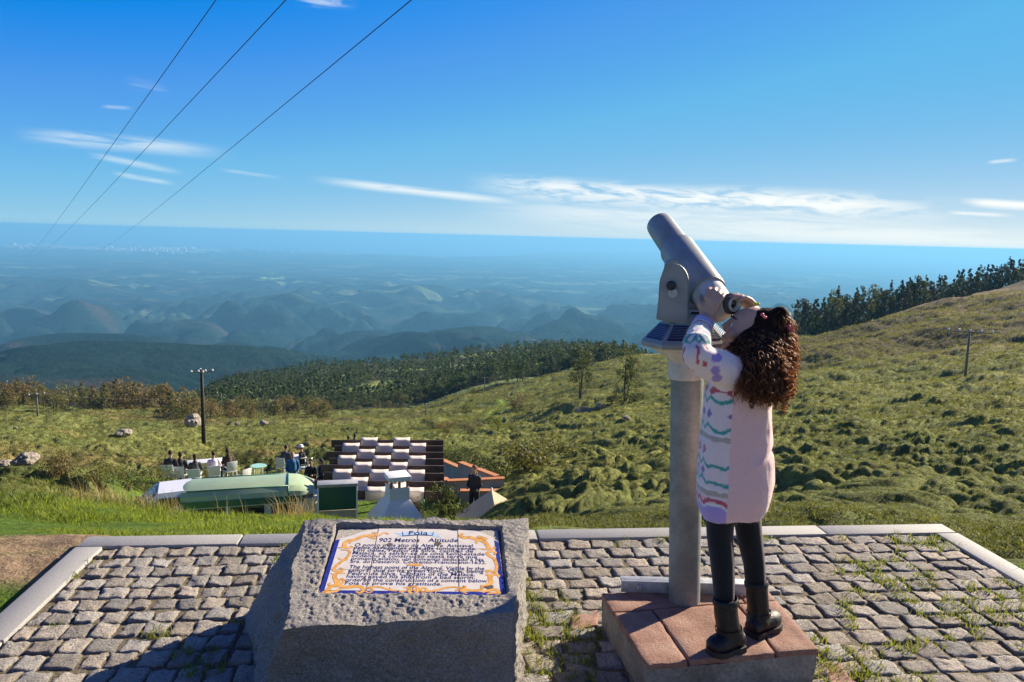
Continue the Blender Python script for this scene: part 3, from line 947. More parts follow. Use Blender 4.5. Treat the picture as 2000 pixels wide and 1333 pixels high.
for i in range(4):
    for j in range(3):
        poly = [(i + g, j + g), (i + 1 - g, j + g), (i + 1 - g, j + 1 - g), (i + g, j + 1 - g)]
        if (i, j) == (0, 2): poly = [(g, 2 + g), (1 - g, 2 + g), (1 - g, 2.97), (0.80, 2.93), (0.62, 2.83), (0.36, 2.60), (g, 2.40)]
        if (i, j) == (3, 2): poly = [(3 + g, 2 + g), (4 - g, 2 + g), (4 - g, 2.36), (3.93, 2.45), (3.82, 2.62), (3.60, 2.80), (3.45, 2.90), (3 + g, 2.95)]
        if (i, j) == (2, 2): poly = [(2 + g, 2 + g), (3 - g, 2 + g), (3 - g, 2.86), (2.86, 2.90), (2.7, 2.97), (2 + g, 2.985)]
        lo = [bm.verts.new(Vector(st_pt(s, q) - OFF)) for s, q in poly]
        hi = [bm.verts.new(Vector(st_pt(s, q) + T_n * 0.005 - OFF)) for s, q in poly]
        bm.faces.new(hi)
        for k in range(len(poly)):
            k2 = (k + 1) % len(poly)
            bm.faces.new((lo[k], lo[k2], hi[k2], hi[k]))
link("tile_field", bm_mesh(bm, "tile_field"), plq, glaze)
TL_ = 0.005
blue = simple("cobalt_glaze", (0.030, 0.040, 0.26), 0.25, var=0.25, scale=60)
ink = simple("blue_ink", (0.025, 0.028, 0.13), 0.3, var=0.3, scale=90)
orange = simple("ochre_glaze", (0.80, 0.40, 0.075), 0.28, var=0.25, scale=45)
brown = simple("ochre_outline", (0.30, 0.13, 0.03), 0.4, var=0.3, scale=60)
pale = simple("pale_blue_glaze", (0.45, 0.62, 0.75), 0.28, var=0.12, scale=60)
def quad_st(polys, name, m, lift):
    bm = bmesh.new()
    for poly in polys:
        bm.faces.new([bm.verts.new(Vector(st_pt(s, q) + T_n * lift - OFF)) for s, q in poly])
    bm.normal_update()
    for f in bm.faces:
        if f.normal.dot(Vector(T_n)) < 0: f.normal_flip()
    return link(name, bm_mesh(bm, name), plq, m)
quad_st([[(0.02, 0.012), (3.98, 0.012), (3.98, 0.14), (0.02, 0.14)], [(0.012, 0.14), (0.11, 0.14), (0.11, 2.42), (0.012, 2.38)],
         [(3.89, 0.14), (3.985, 0.14), (3.985, 2.34), (3.89, 2.44)]], "blue_border", blue, TL_ + 0.0002)
# ochre scrollwork: tapering ribbons along hand-traced curves (enlargement coordinates)
SCROLL = [
    ([(95, 735), (150, 690), (215, 690), (270, 705), (330, 700), (400, 695), (440, 705), (455, 740), (420, 760), (385, 745)], 14, 24, 8),
    ([(215, 690), (190, 640), (170, 600), (195, 565), (260, 560)], 22, 18, 6),
    ([(215, 640), (250, 620), (262, 650), (240, 670)], 9, 12, 5),
    ([(150, 690), (110, 680), (130, 655)], 10, 8, 3), ([(95, 735), (60, 755), (130, 750), (190, 742), (230, 715)], 6, 22, 8),
    ([(160, 700), (190, 670), (215, 640)], 14, 18, 8), ([(130, 565), (180, 580), (230, 555), (280, 565)], 4, 8, 3),
    ([(480, 745), (520, 760), (550, 735), (530, 715), (490, 715), (560, 700), (640, 705), (720, 730), (800, 742), (860, 745), (905, 730), (900, 705), (865, 710)], 6, 13, 5),
    ([(740, 735), (720, 705)], 6, 4, 2), ([(925, 700), (985, 700), (1010, 730), (985, 765), (940, 765), (915, 735), (930, 700)], 12, 12, 12),
    ([(945, 732), (975, 732), (975, 748)], 9, 9, 6),
    ([(1020, 735), (1050, 755), (1090, 735), (1070, 710), (1040, 718), (1030, 745), (1120, 745), (1210, 730), (1300, 708), (1400, 705), (1460, 715)], 6, 13, 8),
    ([(1195, 735), (1180, 765)], 6, 4, 2), ([(1380, 740), (1420, 725), (1450, 755)], 6, 10, 4),
    ([(1460, 715), (1475, 690), (1460, 745), (1500, 770)], 10, 16, 5), ([(1460, 715), (1530, 735), (1620, 735), (1650, 710), (1640, 680)], 12, 18, 6),
    ([(1650, 755), (1720, 735), (1790, 730), (1830, 765)], 8, 22, 8), ([(1700, 770), (1770, 760), (1835, 770)], 8, 14, 5),
    ([(1660, 700), (1730, 665), (1730, 620), (1720, 585), (1680, 575)], 14, 22, 8), ([(1730, 600), (1770, 575), (1815, 585), (1810, 605)], 14, 14, 7),
    ([(1710, 560), (1690, 540), (1735, 535), (1760, 555), (1790, 540), (1795, 480), (1770, 420), (1720, 390), (1700, 360), (1750, 345), (1785, 355), (1770, 380)], 6, 17, 7),
    ([(1790, 430), (1770, 405)], 6, 5, 2),
    ([(1640, 320), (1690, 325), (1740, 325), (1780, 310), (1760, 300)], 5, 11, 5), ([(1720, 320), (1700, 280), (1665, 245), (1600, 225), (1520, 205), (1470, 210), (1430, 185), (1460, 165)], 14, 22, 9),
    ([(1620, 230), (1590, 250), (1600, 265)], 10, 9, 4), ([(1440, 195), (1470, 200), (1450, 215)], 8, 9, 4), ([(1700, 225), (1640, 205), (1600, 190)], 12, 20, 8),
    ([(235, 330), (290, 330), (325, 350), (300, 400), (250, 440), (190, 490), (160, 530), (200, 545), (245, 540), (255, 520), (215, 512)], 5, 16, 5),
    ([(305, 425), (260, 440)], 3, 8, 3), ([(205, 410), (240, 430)], 3, 8, 3),
    ([(215, 310), (260, 305), (320, 310), (350, 300), (325, 290)], 6, 10, 4), ([(275, 305), (270, 270), (310, 240), (380, 225), (450, 195), (520, 185), (580, 190), (590, 165), (545, 160)], 14, 17, 8),
    ([(500, 190), (560, 215), (590, 210)], 8, 11, 4), ([(310, 240), (330, 265)], 9, 8, 4), ([(620, 190), (660, 160), (705, 165), (695, 178)], 4, 8, 4),
]
def smooth_line(pts, n=6):
    out = []
    P = [np.array(p, float) for p in pts]
    for i in range(len(P) - 1):
        p0 = P[max(i - 1, 0)]; p1 = P[i]; p2 = P[i + 1]; p3 = P[min(i + 2, len(P) - 1)]
        for k in range(n):
            u = k / n
            out.append(0.5 * ((2 * p1) + (-p0 + p2) * u + (2 * p0 - 5 * p1 + 4 * p2 - p3) * u * u + (-p0 + 3 * p1 - 3 * p2 + p3) * u ** 3))
    out.append(P[-1])
    return out
def ribbons(grow, lift):
    polys = []
    zl = 0.0
    for pts, w0, w1, w2 in SCROLL:
        zl += 0.000004
        L = smooth_line(pts)
        n = len(L)
        for i in range(n - 1):
            def wd(k):
                u = k / (n - 1)
                return (w0 * (1 - u) ** 2 + 2 * w1 * u * (1 - u) + w2 * u * u) * 1.3 + grow
            d = L[i + 1] - L[i]
            def off(k):
                e = L[min(k + 1, n - 1)] - L[max(k - 1, 0)]
                e = np.array([e[0], e[1] * 2.0]); e /= np.linalg.norm(e) + 1e-9
                return np.array([-e[1], e[0] * 0.55])
            a, b = L[i] + off(i) * wd(i), L[i + 1] + off(i + 1) * wd(i + 1)
            c_, d_ = L[i + 1] - off(i + 1) * wd(i + 1), L[i] - off(i) * wd(i)
            polys.append(([a, b, c_, d_], lift + zl))
    bm = bmesh.new()
    for poly, lf in polys:
        f = bm.faces.new([bm.verts.new(pl(p[0], p[1], lf) - OFF) for p in poly])
    bm.normal_update()
    for f in bm.faces:
        if f.normal.dot(Vector(T_n)) < 0: f.normal_flip()
    return bm
link("scroll_outline", bm_mesh(ribbons(2.6, TL_ + 0.0002), "scroll_outline"), plq, brown)
link("scroll_border", bm_mesh(ribbons(0.0, TL_ + 0.0004), "scroll_border"), plq, orange)
lens = [(890, 478), (930, 470), (985, 467), (1030, 472), (1065, 480), (1020, 488), (970, 491), (920, 486)]
on_plaque("ochre_lozenge", [lens], orange, plq, TL_ + 0.0007)
on_plaque("ribbon_banner", [[(850, 150), (1165, 152), (1150, 185), (1010, 178), (860, 190)], [(770, 165), (850, 160), (858, 188), (790, 205), (830, 185)], [(1165, 158), (1180, 160), (1240, 210), (1150, 195)]], pale, plq, TL_ + 0.0003)
on_plaque("ribbon_outline", [[(850, 187), (1010, 176), (1150, 184), (1150, 188), (1010, 181), (850, 192)], [(850, 148), (854, 148), (862, 190), (857, 190)], [(1163, 150), (1168, 150), (1152, 188), (1147, 188)]], ink, plq, TL_ + 0.0009)
chip = simple("bare_clay", (0.10, 0.075, 0.055), 0.9, bump=0.002)
def blob(cx, cy, rx, ry, seed):
    rr = random.Random(seed)
    return [(cx + rx * math.cos(a) * rr.uniform(0.6, 1.1), cy + ry * math.sin(a) * rr.uniform(0.6, 1.1)) for a in [k * math.pi / 5 for k in range(10)]]
for _b in ([blob(722, 275, 34, 15, 1), blob(1205, 268, 40, 24, 2), blob(1725, 702, 55, 22, 3), blob(658, 300, 16, 9, 4),
                          blob(855, 350, 12, 6, 5), blob(810, 742, 16, 7, 6), blob(1250, 492, 9, 5, 7), blob(680, 345, 12, 6, 8)]):
    on_plaque("glaze_chip", [_b], chip, plq, TL_ + 0.0009)
def letters(lines, name, m, lift):
    bm = bmesh.new()
    for (txt, x0, y0, x1, y1, hcap) in lines:
        cu = bpy.data.curves.new("txt", 'FONT')
        cu.body = txt; cu.size = 1.0; cu.offset = 0.002; cu.resolution_u = 3
        o = bpy.data.objects.new("txt", cu); COL.objects.link(o)
        me = bpy.data.meshes.new_from_object(o.evaluated_get(bpy.context.evaluated_depsgraph_get()))
        bpy.data.objects.remove(o); bpy.data.curves.remove(cu)
        v = verts_np(me)
        w_ = v[:, 0].max()
        a, b = pl(x0, y0, lift), pl(x1, y1, lift)
        top = pl((x0 + x1) / 2, (y0 + y1) / 2 - hcap * 1.12, lift) - (a + b) / 2
        X_ = (b - a) / w_
        Y_ = np.cross(T_n, (b - a) / np.linalg.norm(b - a)) * np.linalg.norm(top) / 0.72
        nv = a + v[:, :1] * X_ + v[:, 1:2] * Y_ - OFF
        me.vertices.foreach_set('co', nv.astype(np.float32).ravel())
        bm.from_mesh(me); bpy.data.meshes.remove(me)
    bm.normal_update()
    for f in bm.faces:
        if f.normal.dot(Vector(T_n)) < 0: f.normal_flip()
    return link(name, bm_mesh(bm, name), plq, m)
letters([("902 Metros", 612, 250, 1020, 250, 36), ("Altitude", 1110, 250, 1408, 252, 36),
         ("O ponto mais alto do Algarve. Avistavel", 370, 294, 1555, 303, 29), ("pelos navegantes pela sua túnica verde.", 360, 319, 1592, 331, 27),
         ("Um deles, Pedro da Silva, capitão de", 352, 345, 1560, 356, 27), ("Malaca, ao salvar-se de uma tempestade", 345, 373, 1675, 386, 27),
         ("ordenou a construção nesta terra que", 340, 401, 1602, 413, 27), ("primeiro avistou, um convento dedicado a Na", 333, 430, 1665, 442, 28),
         ("Sra. do Desterro. Convento-Franciscano-1632.", 325, 459, 1692, 471, 28),
         ("The highest point of the Algarve. Visible by the", 315, 514, 1672, 533, 32), ("sailors, due to its green tunic. One, being", 306, 546, 1665, 561, 30),
         ("Pedro da Silva, Captain of the Malaca,", 298, 579, 1577, 592, 32), ("having saved his ship from a bad storm,", 285, 609, 1577, 622, 30),
         ("ordered the construction of a convent below", 275, 643, 1702, 655, 30), ("Foia to prove his gratitude.", 268, 676, 1247, 686, 30)],
        "lettering", ink, TL_ + 0.0007)
letters([("Fóia", 905, 176, 1105, 178, 34)], "heading", ink, TL_ + 0.0008)

# ---------------------------------------------------------------- paved plinth under the telescope
PZ = 0.115
pBL, pFL, pFR, pBR = (ground(x, y, PZ) for x, y in ((1172, 1158), (1264, 1299), (1601, 1268), (1489, 1138)))
pc = (pBL + pFL + pFR + pBR) / 4
plinth = empty("viewing_plinth", (pc[0], pc[1], 0), 0, "low concrete plinth topped with terracotta pavers under the telescope and child", "plinth")
PO = np.array([pc[0], pc[1], 0.0])
def q4(u, v, z):
    p = (pBL * (1 - u) + pBR * u) * (1 - v) + (pFL * (1 - u) + pFR * u) * v
    return np.array([p[0], p[1], z])
def prism(bm, poly, z0, z1, bev=0.0, seg=2):
    t = bmesh.new()
    lo = [t.verts.new((p[0], p[1], z0)) for p in poly]
    hi = [t.verts.new((p[0], p[1], z1)) for p in poly]
    n = len(poly)
    t.faces.new(list(reversed(lo))); t.faces.new(hi)
    for k in range(n):
        t.faces.new((lo[k], lo[(k + 1) % n], hi[(k + 1) % n], hi[k]))
    bmesh.ops.recalc_face_normals(t, faces=t.faces)
    if bev: bmesh.ops.bevel(t, geom=list(t.edges), offset=bev, segments=seg, affect='EDGES', profile=0.5)
    merge(bm, t)
def roughen(me, amp, freq, seed=0.0):
    for v in me.vertices:
        n = MN.noise_vector(v.co * freq + Vector((seed, 0, 0)))
        v.co += n * amp
conc, t = mat("weathered_concrete")
co = t.n('ShaderNodeTexCoord').outputs['Object']
n1 = t.noise(co, 7.0, 6.0, 0.65); n2 = t.noise(co, 90.0, 5.0, 0.7)
c = t.ramp(n1, [(0.25, (0.13, 0.105, 0.085)), (0.5, (0.27, 0.24, 0.20)), (0.75, (0.40, 0.35, 0.29))])
finish(t, principled(t, t.mix(1.0, c, t.ramp(n2, [(0.3, 0.6), (0.7, 1.3)]), 'MULTIPLY'), 0.92, bump=t.m('ADD', n1, n2), bump_d=0.006, bump_s=0.9))
terra, t = mat("terracotta")
co = t.n('ShaderNodeTexCoord').outputs['Object']
n1 = t.noise(co, 11.0, 6.0, 0.65); n2 = t.noise(co, 130.0, 5.0, 0.7)
c = t.ramp(n1, [(0.3, (0.20, 0.095, 0.065)), (0.5, (0.31, 0.165, 0.115)), (0.72, (0.38, 0.25, 0.19))])
finish(t, principled(t, t.mix(1.0, c, t.ramp(n2, [(0.3, 0.7), (0.7, 1.2)]), 'MULTIPLY'), 0.85, bump=t.m('ADD', n1, n2), bump_d=0.005, bump_s=0.8))
bm = bmesh.new()
prism(bm, [q4(0.012, 0.012, 0) - PO, q4(0.012, 0.988, 0) - PO, q4(0.99, 0.988, 0) - PO, q4(0.99, 0.012, 0) - PO], -0.05, PZ - 0.02)
bmesh.ops.subdivide_edges(bm, edges=list(bm.edges), cuts=14, use_grid_fill=True)
me = bm_mesh(bm, "body", True); roughen(me, 0.006, 14.0)
sharp(link("body", me, plinth, conc), 50)
cols_u = [0.0, 0.335, 0.67, 1.0]; rows_v = [0.0, 0.33, 1.0]
cuts_front = [0.0, 0.24, 0.745, 1.0]
tiles = []
for (u0, u1, v0, v1) in ((0.0, 0.42, 0.0, 0.30), (0.42, 0.80, 0.0, 0.30), (0.80, 1.0, 0.0, 0.30),
                         (0.0, 0.235, 0.30, 1.0), (0.235, 0.745, 0.30, 1.0), (0.745, 1.0, 0.30, 1.0)):
    g = 0.006
    poly = [q4(u0 + g, v0 + g, 0), q4(u0 + g, v1 - g, 0), q4(u1 - g, v1 - g, 0), q4(u1 - g, v0 + g, 0)]
    bm = bmesh.new()
    prism(bm, [p - PO for p in poly], PZ - 0.0215, PZ + random.uniform(-0.0015, 0.001), 0.006, 2)
    bmesh.ops.subdivide_edges(bm, edges=[e for e in bm.edges if e.calc_length() > 0.06], cuts=8, use_grid_fill=True)
    me = bm_mesh(bm, "paver", True); roughen(me, 0.0035, 22.0)
    sharp(link("paver", me, plinth, terra), 40)
# worn clay slabs let into the ground round the plinth
for k, poly in enumerate(([(1113, 1200), (1168, 1190), (1170, 1222), (1116, 1230)], [(1604, 1300), (1640, 1296), (1690, 1360), (1640, 1372)])):
    P = np.array([ground(x, y, -0.006) for x, y in poly])
    bm = bmesh.new()
    prism(bm, [p - PO for p in P], -0.05, -0.004, 0.006, 2)
    bmesh.ops.subdivide_edges(bm, edges=[e for e in bm.edges if e.calc_length() > 0.05], cuts=6, use_grid_fill=True)
    me = bm_mesh(bm, "foot_slab", True); roughen(me, 0.006, 20.0, k)
    sharp(link("foot_slab", me, plinth, terra), 40)

# ---------------------------------------------------------------- coin telescope
YP = float(ground(1335, 1184, PZ)[1]) + 0.05
base_c = at_depth(1336, 1178, YP); base_c[2] = PZ
MPX = float((at_depth(1400, 700, YP) - at_depth(1300, 700, YP))[0]) / 100.0    # metres per photo pixel there
scope = empty("coin_telescope", tuple(base_c), 0, "grey metal coin telescope on a post, tilted up while a child looks through it", "telescope")
TO = Vector(base_c)
def TP(x, y, dy=0.0):
    return Vector(at_depth(x, y, YP + dy)) - TO
paint, t = mat("grey_enamel")
co = t.n('ShaderNodeTexCoord').outputs['Object']
n1 = t.noise(co, 18.0, 5.0, 0.6); n2 = t.noise(co, 420.0, 3.0, 0.6)
c = t.mix(t.maprange(n1, 0.35, 0.75), (0.285, 0.295, 0.30), (0.23, 0.235, 0.235))
finish(t, principled(t, c, t.maprange(n1, 0.3, 0.7, 0.36, 0.52), spec=0.5, bump=n2, bump_d=0.0004))
post_m, t = mat("galvanised_post")
co = t.n('ShaderNodeTexCoord').outputs['Object']
n1 = t.noise(co, 9.0, 6.0, 0.7); n2 = t.noise(co, 160.0, 5.0, 0.75)
c = t.mix(t.maprange(n1, 0.35, 0.7), (0.185, 0.205, 0.195), (0.28, 0.30, 0.285))
c = t.mix(1.0, c, t.ramp(n2, [(0.3, 0.75), (0.7, 1.22)]), 'MULTIPLY')
finish(t, principled(t, c, t.maprange(n2, 0.3, 0.7, 0.45, 0.7), 0.25, bump=n2, bump_d=0.0015))
steel = simple("bar_steel", (0.42, 0.43, 0.43), 0.5, 0.3, 0.2, 40)
black = simple("black_rubber", (0.018, 0.018, 0.02), 0.5)
pale_m = simple("pale_metal", (0.52, 0.50, 0.46), 0.45, 0.1, 0.12, 30)
top_c = TP(1342, 738)
r_post = 31.5 * MPX
bm = bmesh.new()
ax = [Vector((0, 0, -0.005)) * (1 - k / 10) + top_c * (k / 10) for k in range(11)]
add_tube(bm, ax, r_post, 40, True, up=(0, 1, 0))
sharp(link("post", bm_mesh(bm, "post"), scope, post_m))
# mounting bar bolted across the foot
bm = bmesh.new()
a, b = TP(1212, 1172, 0.045), TP(1462, 1160, 0.045)
a.z = b.z = 0.022
d = (b - a); ang = math.atan2(d.y, d.x)
M = Matrix.Translation((a + b) / 2) @ Matrix.Rotation(ang, 4, 'Z')
add_box(bm, (0, 0, 0), (d.length, 0.012, 0.042), M, 0.002)
add_box(bm, (0, 0.022, 0.018), (d.length, 0.034, 0.006), M, 0.0015)
bar = sharp(link("mounting_bar", bm_mesh(bm, "mounting_bar"), scope, steel))
for s in (-0.36, 0.3):
    bm = bmesh.new()
    add_lathe(bm, [(0.011, 0), (0.011, 0.008), (0.007, 0.012)], 6, M @ Matrix.Translation((d.length * s, -0.006, 0.0)) @ Matrix.Rotation(math.radians(90), 4, 'X'))
    sharp(link("bolt", bm_mesh(bm, "bolt"), bar, steel))
# collar and the flared solar housing (eight sides)
cz = lambda y: TP(1340, y).z
up_ax = (top_c).normalized()
Mx = Matrix.Translation(TP(1340, 660)) @ Vector((0, 0, 1)).rotation_difference(up_ax).to_matrix().to_4x4()
h = lambda y: (660 - y) * MPX
bm = bmesh.new()
add_lathe(bm, [(33 * MPX, h(740)), (34 * MPX, h(736)), (34 * MPX, h(732)), (33.5 * MPX, h(706)), (38 * MPX, h(698)), (62 * MPX, h(682)), (80 * MPX, h(673))], 48, Mx)
sharp(link("collar", bm_mesh(bm, "collar"), scope, pale_m), 30)
Mo = Mx @ Matrix.Rotation(math.radians(22.5 - 20), 4, 'Z')
bm = bmesh.new()
add_lathe(bm, [(84 * MPX, h(674)), (88 * MPX, h(671)), (88 * MPX, h(664)), (85 * MPX, h(660)), (51 * MPX, h(628)), (46 * MPX, h(625)), (40 * MPX, h(622))], 8, Mo)
hs_ = sharp(link("solar_housing", bm_mesh(bm, "solar_housing"), scope, paint), 12)
solar, t = mat("solar_cells")
co = t.n('ShaderNodeTexCoord').outputs['Object']
n1 = t.noise(co, 50.0, 3.0)
finish(t, principled(t, t.mix(n1, (0.006, 0.008, 0.03), (0.012, 0.018, 0.05)), 0.12, spec=0.6))
def facet(k, lo_t, hi_t, e0, e1, lift):
    """a quad on side k of the housing: lo_t..hi_t up the slope, e0..e1 along it"""
    rl, rh = 85 * MPX, 51 * MPX
    zl, zh = h(660), h(628)
    a0, a1 = 2 * math.pi * k / 8, 2 * math.pi * (k + 1) / 8
    def P(e, tt):
        r = rl + (rh - rl) * tt; z = zl + (zh - zl) * tt
        p = Vector((r * math.cos(a0), r * math.sin(a0), z)) * (1 - e) + Vector((r * math.cos(a1), r * math.sin(a1), z)) * e
        return p
    n = (P(1, 0) - P(0, 0)).cross(P(0, 1) - P(0, 0)).normalized()
    return [Mo @ (p + n * lift) for p in (P(e0, lo_t), P(e1, lo_t), P(e1, hi_t), P(e0, hi_t))]
for k in range(8):
    bm = bmesh.new()
    bm.faces.new([bm.verts.new(p) for p in facet(k, 0.09, 0.91, 0.08, 0.92, 0.0012)])
    pan = link("solar_panel", bm_mesh(bm, "solar_panel"), hs_, solar)
    bm = bmesh.new()
    for j in range(1, 9):
        tt = 0.12 + 0.76 * j / 9
        bm.faces.new([bm.verts.new(p) for p in facet(k, tt - 0.005, tt + 0.005, 0.09, 0.91, 0.0018)])
    for e in (0.08, 0.90):
        bm.faces.new([bm.verts.new(p) for p in facet(k, 0.09, 0.91, e, e + 0.014, 0.0021)])
    link("cell_lines", bm_mesh(bm, "cell_lines"), pan, pale_m)
# neck and fork arms
bm = bmesh.new()
add_lathe(bm, [(47 * MPX, h(630)), (47 * MPX, h(616)), (44 * MPX, h(612)), (40 * MPX, h(610))], 40, Mx)
sharp(link("neck", bm_mesh(bm, "neck"), scope, paint))
# telescope axis: up, to the left and away from the viewer
E0 = TP(1392, 586, -0.065); E1 = TP(1293, 446, 0.32)
tax = (E1 - E0).normalized(); TLn = (E1 - E0).length
piv = TP(1317, 559, -0.055)
def arm(off, name):
    t = bmesh.new()
    prof = []
    R_ = 42 * MPX
    for k in range(15):
        a = math.pi * k / 14
        prof.append((R_ * 0.66 * math.cos(a), R_ * math.sin(a)))
    prof += [(-R_ * 0.66, -30 * MPX), (-R_ * 0.72, -66 * MPX), (R_ * 0.75, -66 * MPX), (R_ * 0.66, -30 * MPX)]
    f0 = [t.verts.new((x, -0.014, z)) for x, z in prof]; f1 = [t.verts.new((x, 0.014, z)) for x, z in prof]
    n = len(prof)
    t.faces.new(f0); t.faces.new(list(reversed(f1)))
    for k in range(n): t.faces.new((f0[k], f1[k], f1[(k + 1) % n], f0[(k + 1) % n]))
    bmesh.ops.recalc_face_normals(t, faces=t.faces)
    bmesh.ops.bevel(t, geom=list(t.edges), offset=0.004, segments=2, affect='EDGES')
    bmesh.ops.transform(t, matrix=Matrix.Translation(piv + Vector(off)) @ Matrix.Rotation(math.radians(-18), 4, 'Z'), verts=t.verts)
    return sharp(link(name, bm_mesh(t, name), scope, paint), 40)
fork = arm((0, 0, 0), "fork_arm"); arm((0.03, 0.13, 0.012), "fork_arm")
Mk = Matrix.Translation(piv + Vector((-0.012, -0.014, 0.002))) @ Matrix.Rotation(math.radians(-18), 4, 'Z') @ Matrix.Rotation(math.radians(90), 4, 'X')
bm = bmesh.new()
add_lathe(bm, [(9 * MPX, 0.0), (9 * MPX, 0.012), (6.5 * MPX, 0.016)], 10, Mk)
sharp(link("pivot_knob", bm_mesh(bm, "pivot_knob"), fork, black))
Mk2 = Matrix.Translation(piv + Vector((-0.006, -0.0145, -0.022))) @ Matrix.Rotation(math.radians(-18), 4, 'Z') @ Matrix.Rotation(math.radians(90), 4, 'X')
bm = bmesh.new()
add_lathe(bm, [(9 * MPX, -0.002), (9 * MPX, 0.004), (6 * MPX, 0.005)], 20, Mk2)
sharp(link("set_screw", bm_mesh(bm, "set_screw"), fork, steel))
# barrel
q = Vector((0, 0, 1)).rotation_difference(tax).to_matrix().to_4x4()
Mt = Matrix.Translation(E0) @ q
L = TLn
mp = MPX
bm = bmesh.new()
add_lathe(bm, [(27 * mp, -0.062), (30 * mp, -0.056), (31.5 * mp, 0.0), (31.5 * mp, 0.045), (29.5 * mp, 0.046)], 48, Mt)
sharp(link("rear_cap", bm_mesh(bm, "rear_cap"), scope, pale_m))
bm = bmesh.new()
add_lathe(bm, [(31.0 * mp, 0.040), (36.0 * mp, 0.040), (37.0 * mp, 0.048), (37.0 * mp, 0.12), (36.5 * mp, L * 0.66), (35.0 * mp, L * 0.68), (30.5 * mp, L * 0.685)], 56, Mt)
so_ = Vector((-17 * mp, -0.004, -15 * mp))
add_tube(bm, [E0 + tax * 0.075 + so_ * 0.7, E0 + tax * 0.095 + so_, E0 + tax * (L * 0.5) + so_, E0 + tax * (L * 0.60) + so_ * 0.55], [22 * mp, 27 * mp, 28 * mp, 22 * mp], 32)
sharp(link("barrel", bm_mesh(bm, "barrel"), scope, paint), 30)
bm = bmesh.new()
add_lathe(bm, [(30.0 * mp, L * 0.64), (30.5 * mp, L * 0.7), (29.5 * mp, L * 1.0), (28.5 * mp, L * 1.055), (27.5 * mp, L * 1.06), (26.0 * mp, L * 1.055), (26.0 * mp, L * 0.95)], 56, Mt, True, True)
sharp(link("sun_hood", bm_mesh(bm, "sun_hood"), scope, paint), 40)
# inner cradle block and coin box between the fork arms
bm = bmesh.new()
add_box(bm, TP(1352, 596, 0.03), (0.085, 0.10, 0.075), None, 0.008, 3)
add_box(bm, TP(1358, 572, 0.03), (0.062, 0.08, 0.04), None, 0.006, 3)
sharp(link("cradle", bm_mesh(bm, "cradle"), scope, pale_m))
bm = bmesh.new()
add_box(bm, TP(1366, 618, -0.045), (52 * mp, 0.03, 24 * mp), None, 0.005, 3)
cb = sharp(link("coin_box", bm_mesh(bm, "coin_box"), scope, pale_m))
bm = bmesh.new()
add_box(bm, TP(1362, 612, -0.061), (24 * mp, 0.004, 4 * mp), None, 0.001, 1)
link("coin_slot", bm_mesh(bm, "coin_slot"), cb, black)
# eyepiece: off the rear cap, towards the child and the viewer
EY = TP(1431, 594, -0.130)
ed = (Vector(EYE) - TO - EY).normalized() * 0.72 + Vector((0.62, -0.12, -0.1))
ed.normalize()
Me = Matrix.Translation(EY) @ Vector((0, 0, 1)).rotation_difference(ed).to_matrix().to_4x4()
bm = bmesh.new()
add_tube(bm, [E0 - tax * 0.03, (E0 - tax * 0.03) * 0.35 + (EY - ed * 0.02) * 0.65, EY - ed * 0.012], [27 * mp, 21 * mp, 18.5 * mp], 32)
eyeb = sharp(link("eyepiece", bm_mesh(bm, "eyepiece"), scope, pale_m), 40)
bm = bmesh.new()
add_lathe(bm, [(19.5 * mp, -0.014), (20 * mp, 0.0), (18 * mp, 0.006), (15 * mp, 0.006), (13.5 * mp, 0.002)], 36, Me)
sharp(link("eye_ring", bm_mesh(bm, "eye_ring"), eyeb, simple("dark_grip", (0.06, 0.055, 0.05), 0.5)), 30)
bm = bmesh.new()
add_lathe(bm, [(14.0 * mp, 0.001), (14.0 * mp, 0.012), (11.5 * mp, 0.014), (8.5 * mp, 0.007), (7.5 * mp, 0.002)], 36, Me)
sharp(link("eye_cup", bm_mesh(bm, "eye_cup"), eyeb, pale_m), 30)
bm = bmesh.new()
add_lathe(bm, [(7.6 * mp, 0.0022), (6 * mp, 0.004), (3 * mp, 0.0052)], 24, Me)
link("lens", bm_mesh(bm, "lens", True), eyeb, simple("lens_glass", (0.01, 0.012, 0.015), 0.05, spec=0.8))

# ---------------------------------------------------------------- the child at the telescope
B1 = ground(1424, 1274, PZ); B2 = ground(1488, 1240, PZ)
YB = float(B1[1]); YF = float(B2[1]); YT = (YB + YF) / 2 + 0.04
girl = empty("person", (float(B1[0]), float(B1[1]), PZ), 0, "small child in a pale pink patterned knitted dress, black leggings and boots, peering into the telescope", "child")
girl["label"] = "small child in pale pink knitted dress, black leggings and boots, peering into the telescope"
GO = Vector(girl.location)
def G(x, y, Y): return Vector(at_depth(x, y, Y)) - GO
gp = float((at_depth(1500, 800, YT) - at_depth(1400, 800, YT))[0]) / 100.0        # metres per photo pixel
YE = YP - 0.13            # depth of the eyepiece
skin, t = mat("skin")
co = t.n('ShaderNodeTexCoord').outputs['Object']
n1 = t.noise(co, 30.0, 4.0)
finish(t, principled(t, t.mix(n1, (0.52, 0.30, 0.215), (0.58, 0.36, 0.27)), 0.5, spec=0.35, Subsurface_Weight=0.15, Subsurface_Radius=(0.012, 0.005, 0.003)))

bm = bmesh.new()
